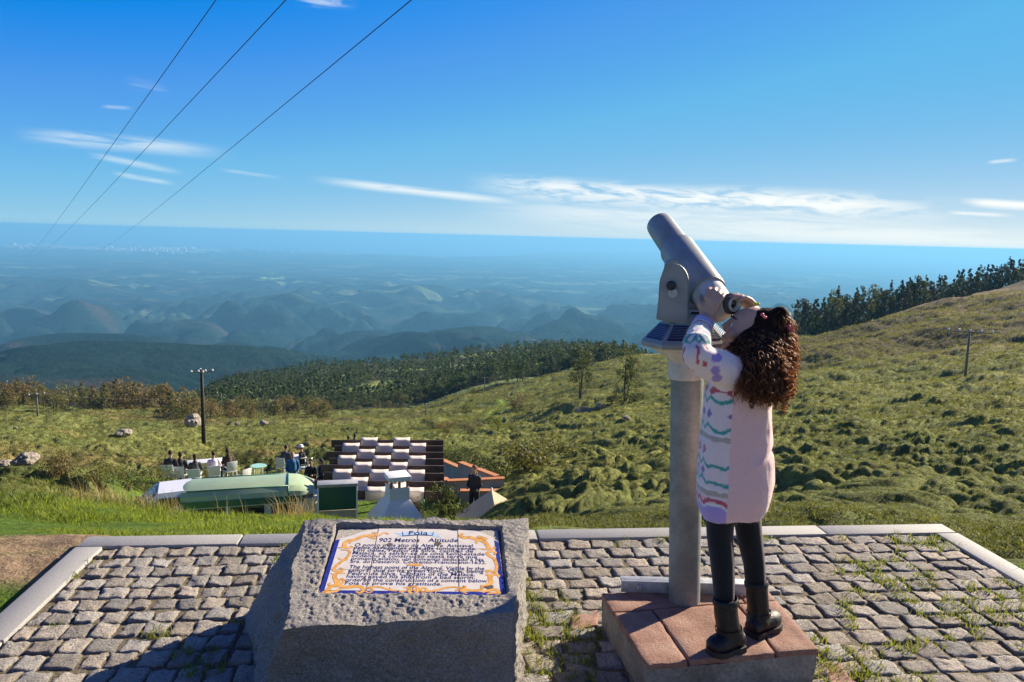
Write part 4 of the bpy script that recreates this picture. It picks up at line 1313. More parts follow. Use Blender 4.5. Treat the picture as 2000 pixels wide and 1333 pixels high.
# legs and trunk, inside the clothes
NEAR_LEG = [((1407, 985), 30), ((1406, 1050), 25.5), ((1411, 1100), 23.5), ((1414, 1150), 21), ((1417, 1205), 17), ((1420, 1250), 17)]
FAR_LEG = [((1456, 985), 29), ((1464, 1050), 26), ((1473, 1100), 22), ((1476, 1140), 21), ((1477, 1190), 17), ((1480, 1222), 17)]
def leg_pts(spec, y0, y1):
    n = len(spec)
    return [G(p[0], p[1], y0 + (y1 - y0) * k / (n - 1)) for k, (p, r) in enumerate(spec)], [r * gp for p, r in spec]
nl, nr_ = leg_pts(NEAR_LEG, YT - 0.04, YB + 0.01)
fl, fr_ = leg_pts(FAR_LEG, YT + 0.04, YF + 0.01)
add_tube(bm, nl, [r * 0.86 for r in nr_], 16); add_tube(bm, fl, [r * 0.86 for r in fr_], 16)
trunk = [((1436, 985), 46), ((1438, 930), 52), ((1442, 860), 48), ((1444, 800), 46), ((1444, 740), 44), ((1448, 705), 30)]
add_tube(bm, [G(p[0], p[1], YT) for p, r in trunk], [r * gp for p, r in trunk], 18)
HC = G(1471, 648, YE - 0.025)
face = Vector((-0.90, 0.20, 0.22)).normalized()
add_tube(bm, [G(1450, 715, YT), G(1460, 690, YT + 0.03), HC + Vector((0, 0, -0.03))], [0.036, 0.032, 0.034], 16)
fr_a, fr_b, _ = frame_from(face)          # sideways, and 'up' of the face
hM = Matrix((fr_a, fr_b, face)).transposed().to_4x4()
def HF(side, up, fwd): return HC + fr_a * side + fr_b * up + face * fwd
up_s = 1.0 if fr_b.z > 0 else -1.0
add_ball(bm, HC, (0.066, 0.078, 0.082), 3, hM)
add_ball(bm, HF(0, -0.030 * up_s, 0.030), (0.050, 0.055, 0.050), 3, hM)
add_ball(bm, HF(0, -0.066 * up_s, 0.062), (0.020, 0.016, 0.018), 2, hM)           # chin
add_tube(bm, [HF(0, 0.012 * up_s, 0.078), HF(0, -0.012 * up_s, 0.090), HF(0, -0.018 * up_s, 0.086)], [0.006, 0.010, 0.009], 10)   # nose
for s in (-1, 1):
    add_ball(bm, HF(0.034 * s, -0.022 * up_s, 0.056), (0.024, 0.022, 0.022), 2, hM)   # cheeks
    add_ball(bm, HF(0.010 * s, -0.017 * up_s, 0.083), 0.007, 1)                       # nostrils
    add_ball(bm, HF(0.066 * s, -0.008 * up_s, -0.004), (0.008, 0.022, 0.014), 2, hM)  # ears
add_tube(bm, [HF(-0.018, -0.042 * up_s, 0.074), HF(0, -0.040 * up_s, 0.083), HF(0.018, -0.042 * up_s, 0.074)], [0.004, 0.0065, 0.004], 8)
add_tube(bm, [HF(-0.015, -0.048 * up_s, 0.073), HF(0, -0.049 * up_s, 0.081), HF(0.015, -0.048 * up_s, 0.073)], [0.004, 0.0065, 0.004], 8)
# arms
A_S, A_E, A_W = G(1412, 728, YT - 0.075), G(1360, 700, YT - 0.10), G(1378, 622, YP - 0.150)
add_tube(bm, [A_S, A_E, A_E.lerp(A_W, 0.5), A_W], [0.034, 0.029, 0.024, 0.0185], 14)
R_S, R_E, R_W = G(1470, 728, YT + 0.10), G(1500, 690, YT + 0.17), G(1474, 607, YE + 0.02)
add_tube(bm, [R_S, R_E, R_E.lerp(R_W, 0.5), R_W], [0.034, 0.029, 0.024, 0.0185], 14)
def hand(wrist, fwd, nrm, curls, thumb_side, L=0.108, spread=0.10, thumb_curl=0.5):
    """palm of four bones, five jointed fingers that bend towards nrm"""
    f = fwd.normalized(); n = (nrm - f * nrm.dot(f)).normalized(); s = f.cross(n) * thumb_side
    pal = L * 0.46
    add_tube(bm, [wrist - f * 0.012, wrist + f * 0.008], [0.0185, 0.018], 12)
    lens_ = [0.80, 0.93, 1.0, 0.90]
    lens_ = [0.93, 1.0, 0.94, 0.76]
    for k in range(4):
        lat = (0.0205 - k * 0.0137)
        kn = wrist + f * pal * (1.0 - 0.05 * abs(k - 1)) + s * lat - n * 0.003
        add_tube(bm, [wrist + s * lat * 0.55, wrist + f * pal * 0.5 + s * lat * 0.9 - n * 0.002, kn], [0.0115, 0.0108, 0.0088], 10)
        d = (f + s * (0.5 - k / 3.0) * spread * 2).normalized()
        p = kn; seg = [0.47, 0.30, 0.25]
        pts = [p]; rad = [0.0085]
        ang = 0.0
        for j in range(3):
            ang += curls[k] * (0.8, 1.15, 0.8)[j]
            dj = d * math.cos(ang) + n * math.sin(ang)
            p = p + dj * seg[j] * L * 0.56 * lens_[k]
            pts.append(p); rad.append((0.0077, 0.0070, 0.0056)[j])
        add_tube(bm, pts, rad, 10)
        add_ball(bm, pts[-1], 0.0056, 1)
        add_ball(bm, pts[1], 0.0080, 1)
    tb = wrist + f * 0.014 + s * 0.016
    d = (f * 0.62 + s * 0.78).normalized()
    p1 = tb + d * 0.024; d2 = (f * 0.85 + s * 0.35 + n * thumb_curl).normalized()
    p2 = p1 + d2 * 0.020; d3 = (f * 0.85 + s * 0.05 + n * thumb_curl * 1.5).normalized()
    p3 = p2 + d3 * 0.016
    add_tube(bm, [tb, p1, p2, p3], [0.0115, 0.0090, 0.0080, 0.0062], 10)
    add_ball(bm, p3, 0.0062, 1)
# near hand: laid on the rear of the barrel, fingers closing over its top
capc = TO + E0 - GO
hw = A_W + (A_W - A_E).normalized() * 0.012
hand(hw, G(1400, 566, YP - 0.140) - hw, (capc - hw) + Vector((0.02, 0.03, 0)), [0.62, 0.60, 0.56, 0.50], 1, L=0.122, thumb_curl=0.7)
# far hand: fingers laid over the eyepiece from the right
rw = R_W + (G(1452, 588, YE + 0.01) - R_W).normalized() * 0.006
hand(rw, G(1446, 580, YE - 0.002) - rw + Vector((0, 0, 0.006)), Vector((0.0, -0.05, -1.0)), [0.36, 0.40, 0.42, 0.46], -1, thumb_curl=0.9)
body_me = remeshed(bm, "body", 0.0030, 3)
link("body", body_me, girl, skin)
eye_m = simple("eye_white", (0.7, 0.68, 0.65), 0.2); iris = simple("brown_iris", (0.05, 0.025, 0.012), 0.15)
for s in (-1, 1):
    e2 = bmesh.new(); add_ball(e2, HF(0.026 * s, 0.004 * up_s, 0.068), 0.0085, 2)
    eo = link("eye", bm_mesh(e2, "eye", True), girl, eye_m)
    e2 = bmesh.new(); add_ball(e2, HF(0.026 * s, 0.004 * up_s, 0.0735), 0.0045, 2)
    link("iris", bm_mesh(e2, "iris", True), eo, iris)
    e2 = bmesh.new(); add_tube(e2, [HF(0.012 * s, 0.026 * up_s, 0.077), HF(0.026 * s, 0.030 * up_s, 0.074), HF(0.040 * s, 0.025 * up_s, 0.063)], [0.002, 0.003, 0.0015], 6)
    link("eyebrow", bm_mesh(e2, "eyebrow", True), girl, iris)

# leggings
knit_black, t = mat("black_leggings")
co = t.n('ShaderNodeTexCoord').outputs['Object']
n1 = t.noise(co, 300.0, 3.0); n2 = t.noise(co, 16.0, 4.0)
finish(t, principled(t, t.mix(n2, (0.007, 0.008, 0.010), (0.014, 0.015, 0.018)), 0.8, spec=0.2, bump=t.m('ADD', n1, n2), bump_d=0.002, Sheen_Weight=0.25))
bm = bmesh.new()
add_tube(bm, nl, nr_, 20); add_tube(bm, fl, fr_, 20)
add_tube(bm, [G(1436, 990, YT), G(1438, 930, YT)], [50 * gp, 50 * gp], 20)
link("leggings", remeshed(bm, "leggings", 0.0045, 6), girl, knit_black)

# boots
leather, t = mat("black_leather")
co = t.n('ShaderNodeTexCoord').outputs['Object']
n1 = t.noise(co, 25.0, 5.0, 0.65); n2 = t.noise(co, 220.0, 3.0)
finish(t, principled(t, t.mix(n1, (0.005, 0.005, 0.007), (0.012, 0.011, 0.014)), t.maprange(n1, 0.3, 0.7, 0.34, 0.6), spec=0.4, bump=t.m('ADD', t.m('MULTIPLY', n1, 2.0), n2), bump_d=0.002))
sole_m = simple("boot_sole", (0.012, 0.012, 0.013), 0.6)
def boot(heel, toe, shaft_pts, shaft_r, lift=0.0):
    heel = Vector(heel); toe = Vector(toe); d = toe - heel; Lb = d.length; f = d.normalized()
    s = f.cross(Vector((0, 0, 1))).normalized(); u = s.cross(f)
    b = bmesh.new()
    add_tube(b, shaft_pts, shaft_r, 20)
    secs = [(0.0, 0.025, 0.038), (0.12, 0.028, 0.043), (0.30, 0.029, 0.048), (0.5, 0.031, 0.040), (0.70, 0.034, 0.031), (0.86, 0.031, 0.027), (0.96, 0.025, 0.024), (1.0, 0.014, 0.016)]
    add_tube(b, [heel + d * k + u * (0.012 + hh * 0.5) for k, wv, hh in secs], [max(wv, hh * 0.55) for k, wv, hh in secs], 18)
    add_tube(b, [shaft_pts[-1], heel + d * 0.22 + u * 0.04], [shaft_r[-1], 0.036], 18)
    o = link("boot", remeshed(b, "boot", 0.004, 4), girl, leather)
    b = bmesh.new()
    prof = [(0.0, 0.020), (0.02, 0.030), (0.2, 0.034), (0.42, 0.031), (0.7, 0.041), (0.88, 0.036), (1.0, 0.018), (1.02, 0.006)]
    ring = [heel + d * k + s * wv for k, wv in prof] + [heel + d * k - s * wv for k, wv in reversed(prof)]
    lo = [b.verts.new(p + u * 0.001) for p in ring]; hi = [b.verts.new(p + u * 0.019) for p in ring]
    n = len(ring)
    b.faces.new(lo); b.faces.new(list(reversed(hi)))
    for k in range(n): b.faces.new((lo[k], lo[(k + 1) % n], hi[(k + 1) % n], hi[k]))
    bmesh.ops.recalc_face_normals(b, faces=b.faces)
    sharp(link("sole", bm_mesh(b, "sole"), o, sole_m), 40)
    b = bmesh.new()
    c, r = shaft_pts[0], shaft_r[0]
    dirn = (shaft_pts[1] - shaft_pts[0]).normalized()
    add_tube(b, [c - dirn * 0.006, c, c + dirn * 0.010, c + dirn * 0.016], [r * 0.98, r * 1.10, r * 1.10, r * 1.0], 20, False)
    link("cuff", bm_mesh(b, "cuff", True), o, leather)
    b = bmesh.new()
    m_ = shaft_pts[-1].lerp(shaft_pts[0], 0.15)
    add_tube(b, [m_ + dirn * 0.0, m_ + dirn * 0.012], [shaft_r[-1] * 1.13] * 2, 20, False)
    link("strap", bm_mesh(b, "strap", True), o, leather)
    return o
h1 = G(1447, 1264, YB + 0.028); h1.z = 0.0
t1 = G(1386, 1272, YB - 0.02); t1.z = 0.0
boot(h1, t1, [G(1417, 1172, YB + 0.012), G(1418, 1200, YB + 0.012), G(1424, 1234, YB + 0.014)], [23 * gp, 23 * gp, 23 * gp])
h2 = G(1466, 1236, YF - 0.02); h2.z = 0.0
t2 = G(1516, 1214, YF + 0.06); t2.z = 0.004
boot(h2, t2, [G(1477, 1137, YF + 0.012), G(1479, 1165, YF + 0.012), G(1482, 1203, YF + 0.014)], [22 * gp, 22 * gp, 22 * gp])

# knitted dress: body rings plus two sleeves, one surface
RINGS = [(1003, 1366, 1482, .098), (985, 1360, 1495, .102), (965, 1360, 1503, .104), (935, 1363, 1508, .104), (895, 1366, 1508, .100), (850, 1370, 1506, .096), (800, 1374, 1503, .092),
         (760, 1378, 1504, .088), (730, 1388, 1500, .082), (708, 1402, 1490, .070), (694, 1425, 1476, .046)]
bm = bmesh.new()
rings = []
for (y, xl, xr, hd) in RINGS:
    c = G((xl + xr) / 2, y, YT); a = (xr - xl) / 2 * gp
    ring = []
    for k in range(40):
        th = 2 * math.pi * k / 40
        cx, sy = math.cos(th), math.sin(th)
        e = 0.82
        ring.append(bm.verts.new(c + Vector((a * abs(cx) ** e * (1 if cx > 0 else -1), hd * abs(sy) ** e * (1 if sy > 0 else -1), 0.004 * math.sin(3 * th + y * 0.05)))))
    rings.append(ring)
for i in range(len(rings) - 1):
    for k in range(40):
        bm.faces.new((rings[i][k], rings[i][(k + 1) % 40], rings[i + 1][(k + 1) % 40], rings[i + 1][k]))
bm.faces.new(rings[0]); bm.faces.new(list(reversed(rings[-1])))
bmesh.ops.recalc_face_normals(bm, faces=bm.faces)
SLN = [G(1428, 735, YT - 0.045), G(1405, 718, YT - 0.070), G(1378, 706, YT - 0.085), G(1361, 694, YT - 0.092), G(1360, 672, YT - 0.075), G(1366, 650, (YT + YP) / 2 - 0.11), G(1375, 630, YP - 0.150), G(1378, 621, YP - 0.150)]
SRN = [36 * gp, 34 * gp, 31 * gp, 28 * gp, 25 * gp, 22.5 * gp, 19 * gp, 18 * gp]
add_tube(bm, SLN, SRN, 22)
for k in range(1, 6):
    add_ball(bm, SLN[k], SRN[k] * 1.0, 2)
SLF = [G(1455, 735, YT + 0.045), R_S, R_E, R_E.lerp(R_W, 0.45), R_E.lerp(R_W, 0.8)]
add_tube(bm, SLF, [44 * gp, 40 * gp, 32 * gp, 24 * gp, 18 * gp], 22)
dress_me = remeshed(bm, "dress", 0.0042, 5)
V = verts_np(dress_me).astype(float)
# soft folds and bagginess
for i, v in enumerate(V):
    vv = Vector(v)
    V[i] = vv + MN.noise_vector(Vector((vv.x * 13, vv.y * 13, vv.z * 6))) * 0.006 + MN.noise_vector(Vector((vv.x * 45, vv.y * 45, vv.z * 22))) * 0.0022
zz = lambda y: G(1436, y, YT).z
fold = np.exp(-((V[:, 2] - zz(885) - 0.55 * (V[:, 0] - G(1480, 885, YT).x)) / 0.014) ** 2) * sstep(G(1430, 800, YT).x, G(1500, 800, YT).x, V[:, 0])
V[:, 1] += 0.010 * fold * np.sign(V[:, 1] - G(1436, 880, YT).y); V[:, 0] -= 0.012 * fold
dress_me.vertices.foreach_set('co', V.astype(np.float32).ravel())
# knitted pattern
PINK, LILAC, TEAL, RED, PURPLE, BEIGE, WHITE, DEEP = [np.array(c) for c in ((0.88, 0.57, 0.54), (0.46, 0.34, 0.68), (0.06, 0.36, 0.33), (0.55, 0.10, 0.14), (0.26, 0.14, 0.42), (0.50, 0.42, 0.36), (0.86, 0.80, 0.78), (0.38, 0.27, 0.62))]
C = np.tile(PINK, (len(V), 1))
Vv = [Vector(v) for v in V]
SA = np.array(SLN)
def seg_dist(P, S):
    best = np.full(len(P), 9.0); par = np.zeros(len(P)); rad = np.zeros(len(P))
    acc = 0.0
    for i in range(len(S) - 1):
        a, b = S[i], S[i + 1]; ab = b - a; L2 = ab @ ab
        tt = np.clip(((P - a) @ ab) / L2, 0, 1)
        d = np.linalg.norm(P - (a + tt[:, None] * ab), axis=1)
        m_ = d < best
        best[m_] = d[m_]; par[m_] = (acc + tt * math.sqrt(L2))[m_]
        acc += math.sqrt(L2)
    return best, par, acc
ds, ps, Ls = seg_dist(V, SA)
df, pf, Lf = seg_dist(V, np.array(SLF))
zt = V[:, 2]
ypx = 1003 - (zt - zz(1003)) / (zz(700) - zz(1003)) * 303      # knitting-chart row, in photo pixels
cx0 = G(1436, 900, YT)
sleeve = (ds < 0.062) & (ps > 0.045) & (ypx < 760) & ((V[:, 0] < G(1402, 720, YT - 0.07).x) | (ypx < 690))
sleeve_f = (df < 0.06) & (pf > 0.06) & ~sleeve
xl_ = np.interp(ypx, [r[0] for r in reversed(RINGS)], [G(r[1], r[0], YT).x for r in reversed(RINGS)])
front = (V[:, 0] < G(1405, 900, YT).x + 0.004) & ~sleeve & ~sleeve_f
lat = V[:, 1] * 1.0 + V[:, 0] * 0.8            # runs round the front
def zig(c, amp, per, th, m):
    tri = np.abs(((lat / per) % 1.0) - 0.5) * 2 - 0.5
    return m & (np.abs(ypx - (c + tri * 2 * amp)) < th)
def diam(c, hh, per, m, ring=0.0):
    u = (((lat / per) % 1.0) - 0.5) * per / gp
    d = np.abs(u) + np.abs(ypx - c) * 0.8
    return m & (d < hh) & (d >= ring)
C[front] = np.array([0.84, 0.70, 0.70])
for c in (775, 826, 894, 926): C[zig(c, 6, 0.036, 3.4, front)] = TEAL
for c, col_, rg_ in ((757, RED, 0), (801, PURPLE, 0), (870, RED, 2.5), (910, PURPLE, 0)): C[diam(c, 7.5, 0.036, front, rg_)] = col_
for c in (845, 949):
    C[front & (np.abs(ypx - c) < 5)] = BEIGE; C[front & (np.abs(ypx - c + 7) < 2)] = WHITE
C[front & (ypx > 958)] = PINK
C[front & (ypx > 972)] = LILAC
C[zig(966, 6, 0.030, 4.2, front)] = RED
C[zig(974, 5, 0.030, 2.2, front)] = WHITE
m_ = front & (ypx > 980); C[m_] = LILAC
# sleeve
def sl(y): return y
pa = ps / Ls
th_ = np.arctan2(V[:, 1] - np.interp(ps, np.linspace(0, Ls, len(SA)), SA[:, 1]), V[:, 0] - np.interp(ps, np.linspace(0, Ls, len(SA)), SA[:, 0])) + 3.2
up_w = np.linalg.norm(SA[0] - SA[1])
cuff0 = 0.83
def zs(c, amp, n, th2):
    tri = np.abs(((th_ * n / 6.283) % 1.0) - 0.5) * 2 - 0.5
    return sleeve & (np.abs(pa - (c + tri * 2 * amp)) < th2)
C[sleeve] = np.array([0.84, 0.70, 0.70])
C[zs(0.765, 0.012, 6, 0.022)] = RED
C[sleeve & (np.abs(pa - 0.71) < 0.014)] = BEIGE
C[zs(0.61, 0.016, 6, 0.013)] = TEAL
C[zs(0.46, 0.016, 6, 0.012)] = TEAL
def spot(n, c, hw_, hl_, ph=0.0):
    u = (((th_ * n / 6.283 + ph) % 1.0) - 0.5) / n * 6.283 * 0.045
    return sleeve & (np.abs(u) / hw_ + np.abs(pa - c) * Ls / hl_ < 1.0)
C[spot(6, 0.535, 0.008, 0.012)] = PURPLE
C[spot(6, 0.40, 0.009, 0.014, 0.3)] = RED
C[spot(6, 0.34, 0.006, 0.009)] = RED
C[sleeve & (pa > 0.80)] = WHITE
C[zs(0.80, 0.012, 6, 0.012)] = WHITE
C[sleeve & (pa > cuff0)] = LILAC
C[sleeve_f & (pf / Lf > 0.85)] = LILAC
# two heart-shaped patches on the shoulder
for (hx, hy, w_, h_) in ((1397, 698, 11, 8), (1394, 722, 8, 9), (1399, 738, 9, 9)):
    q_ = G(hx, hy, YT - 0.11)
    m_ = (np.hypot((V[:, 0] - q_.x) / (w_ * gp), (V[:, 2] - q_.z) / (h_ * gp)) < 1.0) & (V[:, 1] < G(1436, 720, YT).y)
    C[m_] = DEEP
set_col(dress_me, C)
wool, t = mat("fluffy_knit")
at = t.n('ShaderNodeAttribute', attribute_name="tint")
co = t.n('ShaderNodeTexCoord').outputs['Object']
n1 = t.noise(co, 420.0, 4.0, 0.8); n2 = t.noise(co, 60.0, 4.0, 0.7)
c = t.mix(1.0, at.outputs['Color'], t.ramp(n1, [(0.3, 0.82), (0.7, 1.12)]), 'MULTIPLY')
p = principled(t, c, 0.95, spec=0.1, bump=t.m('ADD', n1, n2), bump_d=0.0018, bump_s=0.6, Sheen_Weight=0.6, Sheen_Roughness=0.5)
finish(t, p)
dress = link("dress", dress_me, girl, wool)
# the fluff: short fine fibres standing off the wool
rg = np.random.default_rng(8)
tri_n = len(dress_me.polygons)
nrm = np.empty(len(dress_me.vertices) * 3, np.float32); dress_me.vertices.foreach_get('normal', nrm); nrm = nrm.reshape(-1, 3)
pick = rg.choice(len(V), min(9000, len(V) * 2), replace=True)
P0 = V[pick] + rg.normal(0, 0.0015, (len(pick), 3)); D = nrm[pick] + rg.normal(0, 0.55, (len(pick), 3)); D /= np.linalg.norm(D, axis=1)[:, None]
W = np.cross(D, rg.normal(0, 1, (len(pick), 3))); W /= np.linalg.norm(W, axis=1)[:, None]
ln = rg.uniform(0.003, 0.008, len(pick))[:, None]
FV = np.stack([P0 - W * 0.00035, P0 + W * 0.00035, P0 + D * ln], 1).reshape(-1, 3)
FI = np.arange(len(pick) * 3).reshape(-1, 3)
link("wool_fluff", np_mesh("wool_fluff", FV, FI, col=np.repeat(C[pick], 3, axis=0)), dress, wool)["kind"] = "stuff"

# hair: a core mass and long loose curls
hair_m, t = mat("dark_curly_hair")
geo = t.n('ShaderNodeNewGeometry')
rnd = geo.outputs['Random Per Island']
c = t.mix(rnd, (0.040, 0.021, 0.013), (0.15, 0.078, 0.043))
p = principled(t, c, 0.42, spec=0.5)
tr = t.n('ShaderNodeBsdfTranslucent'); t.put(tr.inputs['Color'], t.mix(rnd, (0.60, 0.31, 0.14), (0.95, 0.60, 0.32)))
mx = t.n('ShaderNodeMixShader'); mx.inputs[0].default_value = 0.5
t.put(mx.inputs[1], p); t.put(mx.inputs[2], tr.outputs[0])
finish(t, mx.outputs[0])
core_m = simple("hair_core", (0.016, 0.009, 0.006), 0.8, spec=0.1, var=0.4, scale=60, bump=0.006)
YH = YT + 0.06
CORE = [(1489, 642, 46, .08), (1498, 640, 44, .07), (1492, 668, 47, .04), (1470, 674, 36, .02), (1450, 678, 22, .0), (1434, 679, 13, .0), (1490, 698, 42, -.02), (1512, 690, 34, .0), (1480, 714, 36, -.06), (1503, 716, 36, -.05), (1466, 732, 24, -.085), (1486, 738, 30, -.085), (1508, 740, 26, -.07), (1484, 762, 15, -.10), (1502, 764, 15, -.09), (1524, 616, 20, .05), (1526, 660, 24, .03), (1528, 695, 18, .0)]
bm = bmesh.new()
for (x, y, r, dy) in CORE:
    add_ball(bm, G(x, y, YT + dy), r * gp * 0.93, 2)
core_me = remeshed(bm, "hair", 0.006, 3)
hair = link("hair", core_me, girl, core_m)
CV = verts_np(core_me).astype(float)
cn = np.empty(len(core_me.vertices) * 3, np.float32); core_me.vertices.foreach_get('normal', cn); cn = cn.reshape(-1, 3)
rg = np.random.default_rng(21)
# drop roots on the face side
froot = HF(0, -0.012 * up_s, 0.075)
okr = np.linalg.norm(CV - np.array(froot), axis=1) > 0.060
idx = np.where(okr)[0]
pick = rg.choice(idx, 5200)
SV = []; SF = []; base = 0
nseg, ns = 30, 4
for k in pick:
    p = CV[k] - cn[k] * 0.004; n = cn[k]
    Lk = rg.uniform(0.04, 0.10)
    top = (p[2] - G(1480, 640, YH).z)
    Lk *= (1.25 if top > 0 else 1.0) * (0.6 if p[2] < G(1480, 725, YT).z else 1.0) * (0.5 if p[2] < G(1480, 755, YT).z else 1.0)
    d = n * (0.22 if top > 0 else 0.42) + np.array([0.10 if top > 0 else -0.02, -0.05, -0.55]) + rg.normal(0, 0.13, 3)
    d /= np.linalg.norm(d)
    r_c = rg.uniform(0.0025, 0.009); turns = rg.uniform(0.042, 0.085)
    ph = rg.uniform(0, 6.28); hand_ = rg.choice([-1, 1])
    pts = []
    q_ = p.copy()
    st_l = Lk / nseg
    for i in range(nseg + 1):
        u = i / nseg
        d = d + np.array([0.0, -0.002, -0.085])
        d /= np.linalg.norm(d)
        # stay outside the neck and shoulders
        e1 = np.cross(d, [0.3, 0.9, 0.1]); e1 /= np.linalg.norm(e1); e2_ = np.cross(d, e1)
        a = ph + hand_ * u * Lk / turns * 6.28
        rr = r_c * min(1.0, 0.25 + u * 2.2)
        pts.append(q_ + (e1 * math.cos(a) + e2_ * math.sin(a)) * rr)
        q_ = q_ + d * st_l
    pts = np.array(pts)
    tang = np.gradient(pts, axis=0); tang /= np.linalg.norm(tang, axis=1)[:, None] + 1e-9
    s1 = np.cross(tang, [0.2, 0.1, 1.0]); s1 /= np.linalg.norm(s1, axis=1)[:, None] + 1e-9; s2 = np.cross(tang, s1)
    w_ = rg.uniform(0.0005, 0.0012) * np.linspace(1.0, 0.45, nseg + 1)
    ring = np.stack([pts + (s1 * math.cos(j * 2 * math.pi / ns) + s2 * math.sin(j * 2 * math.pi / ns)) * w_[:, None] for j in range(ns)], 1)
    SV.append(ring.reshape(-1, 3))
    i_ = np.arange(nseg)[:, None] * ns; j_ = np.arange(ns)[None, :]
    f_ = np.stack([i_ + j_, i_ + (j_ + 1) % ns, i_ + ns + (j_ + 1) % ns, i_ + ns + j_], -1).reshape(-1, 4) + base
    SF.append(f_); base += ring.size // 3
link("hair_curls", np_mesh("hair_curls", np.concatenate(SV), np.concatenate(SF), smooth=True), hair, hair_m)["kind"] = "stuff"
# a few big loose ringlets hanging over the back
bm = bmesh.new()
for (x, y, y2, dy, rc) in ((1458, 755, 790, -0.10, 0.010), (1472, 760, 800, -0.10, 0.010), (1488, 765, 805, -0.09, 0.009), (1505, 760, 800, -0.07, 0.010), (1522, 740, 790, -0.05, 0.010)):
    a_, b_ = G(x + 10, y - 26, YT + dy + 0.0), G(x - 2, y2 - 12, YT + dy - 0.035)
    for s in range(4):
        pts = []
        for i in range(36):
            u = i / 35; c = a_.lerp(b_, u)
            an = u * 17 + s * 1.6
            pts.append(c + Vector((math.cos(an) * rc, math.sin(an) * rc, 0)))
        add_tube(bm, pts, [0.0022 * (1 - 0.5 * i / 35) for i in range(36)], 5)
rg2 = np.random.default_rng(40)
side = idx[(cn[idx] @ np.array([0.35, -0.9, 0.0]) > 0.05) & (CV[idx][:, 2] < G(1480, 640, YT).z)]
for k in rg2.choice(side, 120):
    p_ = Vector(CV[k]) - Vector(cn[k]) * 0.002
    L_ = rg2.uniform(0.045, 0.085); rc = rg2.uniform(0.0045, 0.008); ph = rg2.uniform(0, 6.28); sg = rg2.choice([-1, 1])
    dr = (Vector(cn[k]) * 0.35 + Vector((rg2.normal(0, 0.12), -0.12, -1.0))).normalized()
    e1 = dr.cross(Vector((0.3, 0.9, 0.2))).normalized(); e2_ = dr.cross(e1)
    for s in range(3):
        pts = []
        for i in range(26):
            u = i / 25; an = ph + sg * u * L_ / 0.026 * 6.28 + s * 0.5
            pts.append(p_ + dr * (L_ * u) + Vector(cn[k]) * (0.010 * math.sin(u * 3.1)) + (e1 * math.cos(an) + e2_ * math.sin(an)) * rc * min(1, 0.3 + 2 * u))
        add_tube(bm, pts, [0.0017 * (1 - 0.5 * i / 25) for i in range(26)], 5)
link("ringlets", bm_mesh(bm, "ringlets", True), hair, hair_m)["kind"] = "stuff"
# hair clips
def bow(x, y, dy, m, rz):
    b = bmesh.new()
    c = G(x, y, YH + dy)
    for s in (-1, 1):
        M_ = Matrix.Rotation(rz, 4, 'Y')
        add_ball(b, c + M_ @ Vector((0.006 * s, 0, 0.001)), (0.006, 0.004, 0.005), 2)
    add_ball(b, c, (0.0035, 0.0045, 0.0035), 2)
    return link("hair_clip", bm_mesh(b, "hair_clip", True), girl, m)
tag(bow(1477, 594, -0.028, simple("yellow_plastic", (0.75, 0.62, 0.02), 0.3), 0.3), "yellow hair clip")
tag(bow(1491, 618, -0.085, simple("pink_plastic", (0.75, 0.12, 0.22), 0.3), 0.8), "pink hair clip")
tag(bow(1541, 642, -0.05, simple("magenta_plastic", (0.6, 0.03, 0.2), 0.3), 1.2), "dark pink hair clip")

# ---------------------------------------------------------------- cafe terrace below the bank
def at_az(x, r, z=None):
    a = azel(x, 900)[0]
    p = np.array([r * math.sin(a), r * math.cos(a), 0.0])
    p[2] = gz(p[0], p[1]) if z is None else z
    return p
def stand_r(x, ytop, hgt, r0=11.0, r1=70.0):
    """range at which something hgt tall, standing on the ground, tops out at photo point (x, ytop)"""
    d = ray(x, ytop); hh = math.hypot(d[0], d[1])
    r = np.linspace(r0, r1, 700)
    X_, Y_ = d[0] / hh * r, d[1] / hh * r
    below = (CAM_H + d[2] / hh * r) < surface_z(X_, Y_) + hgt
    k = int(np.argmax(below)) if below.any() else 350
    return np.array([X_[k], Y_[k], gz(X_[k], Y_[k])])
wood = simple("dark_beam", (0.065, 0.042, 0.032), 0.7, var=0.3, scale=4)
canvas = simple("cream_canvas", (0.60, 0.52, 0.45), 0.85, var=0.08, scale=3)
white_w = simple("white_wash", (0.78, 0.78, 0.76), 0.8, var=0.06, scale=2, bump=0.004)
# pergola of deep boards with canvas woven over and under them
PGZ = float(at_range(865, 962, 23.0)[2])
def on_z(x, y, z=PGZ): return ground(x, y, z)
a_nl, a_nr, a_fl, a_fr = on_z(624, 962), on_z(866, 966), on_z(662, 863), on_z(864, 863)
perg = empty("pergola", tuple((a_nl + a_nr + a_fl + a_fr) / 4 * np.array([1, 1, 0]) + np.array([0, 0, gz(*((a_nl + a_fr) / 2)[:2])])), 0,
             "dark wooden pergola with cream canvas woven over its boards in a checkerboard", "pergola")
PG = np.array(perg.location)
def pg(u, v, z=0.0):
    p = (a_nl * (1 - u) + a_nr * u) * (1 - v) + (a_fl * (1 - u) + a_fr * u) * v
    return Vector((p[0], p[1], PGZ + z)) - Vector(PG)
VB = [0.0, 0.155, 0.30, 0.44, 0.575, 0.71, 0.85, 0.985]
for k, v in enumerate(VB):
    bm = bmesh.new()
    a, b = pg(-0.02 - 0.05 * (k % 2), v), pg(1.01, v)
    d = b - a
    M = Matrix.Translation((a + b) / 2) @ Matrix.Rotation(math.atan2(d.y, d.x), 4, 'Z')
    add_box(bm, (0, 0, -0.055), (d.length, 0.055, 0.29), M, 0.006)
    sharp(link("beam", bm_mesh(bm, "beam"), perg, wood))
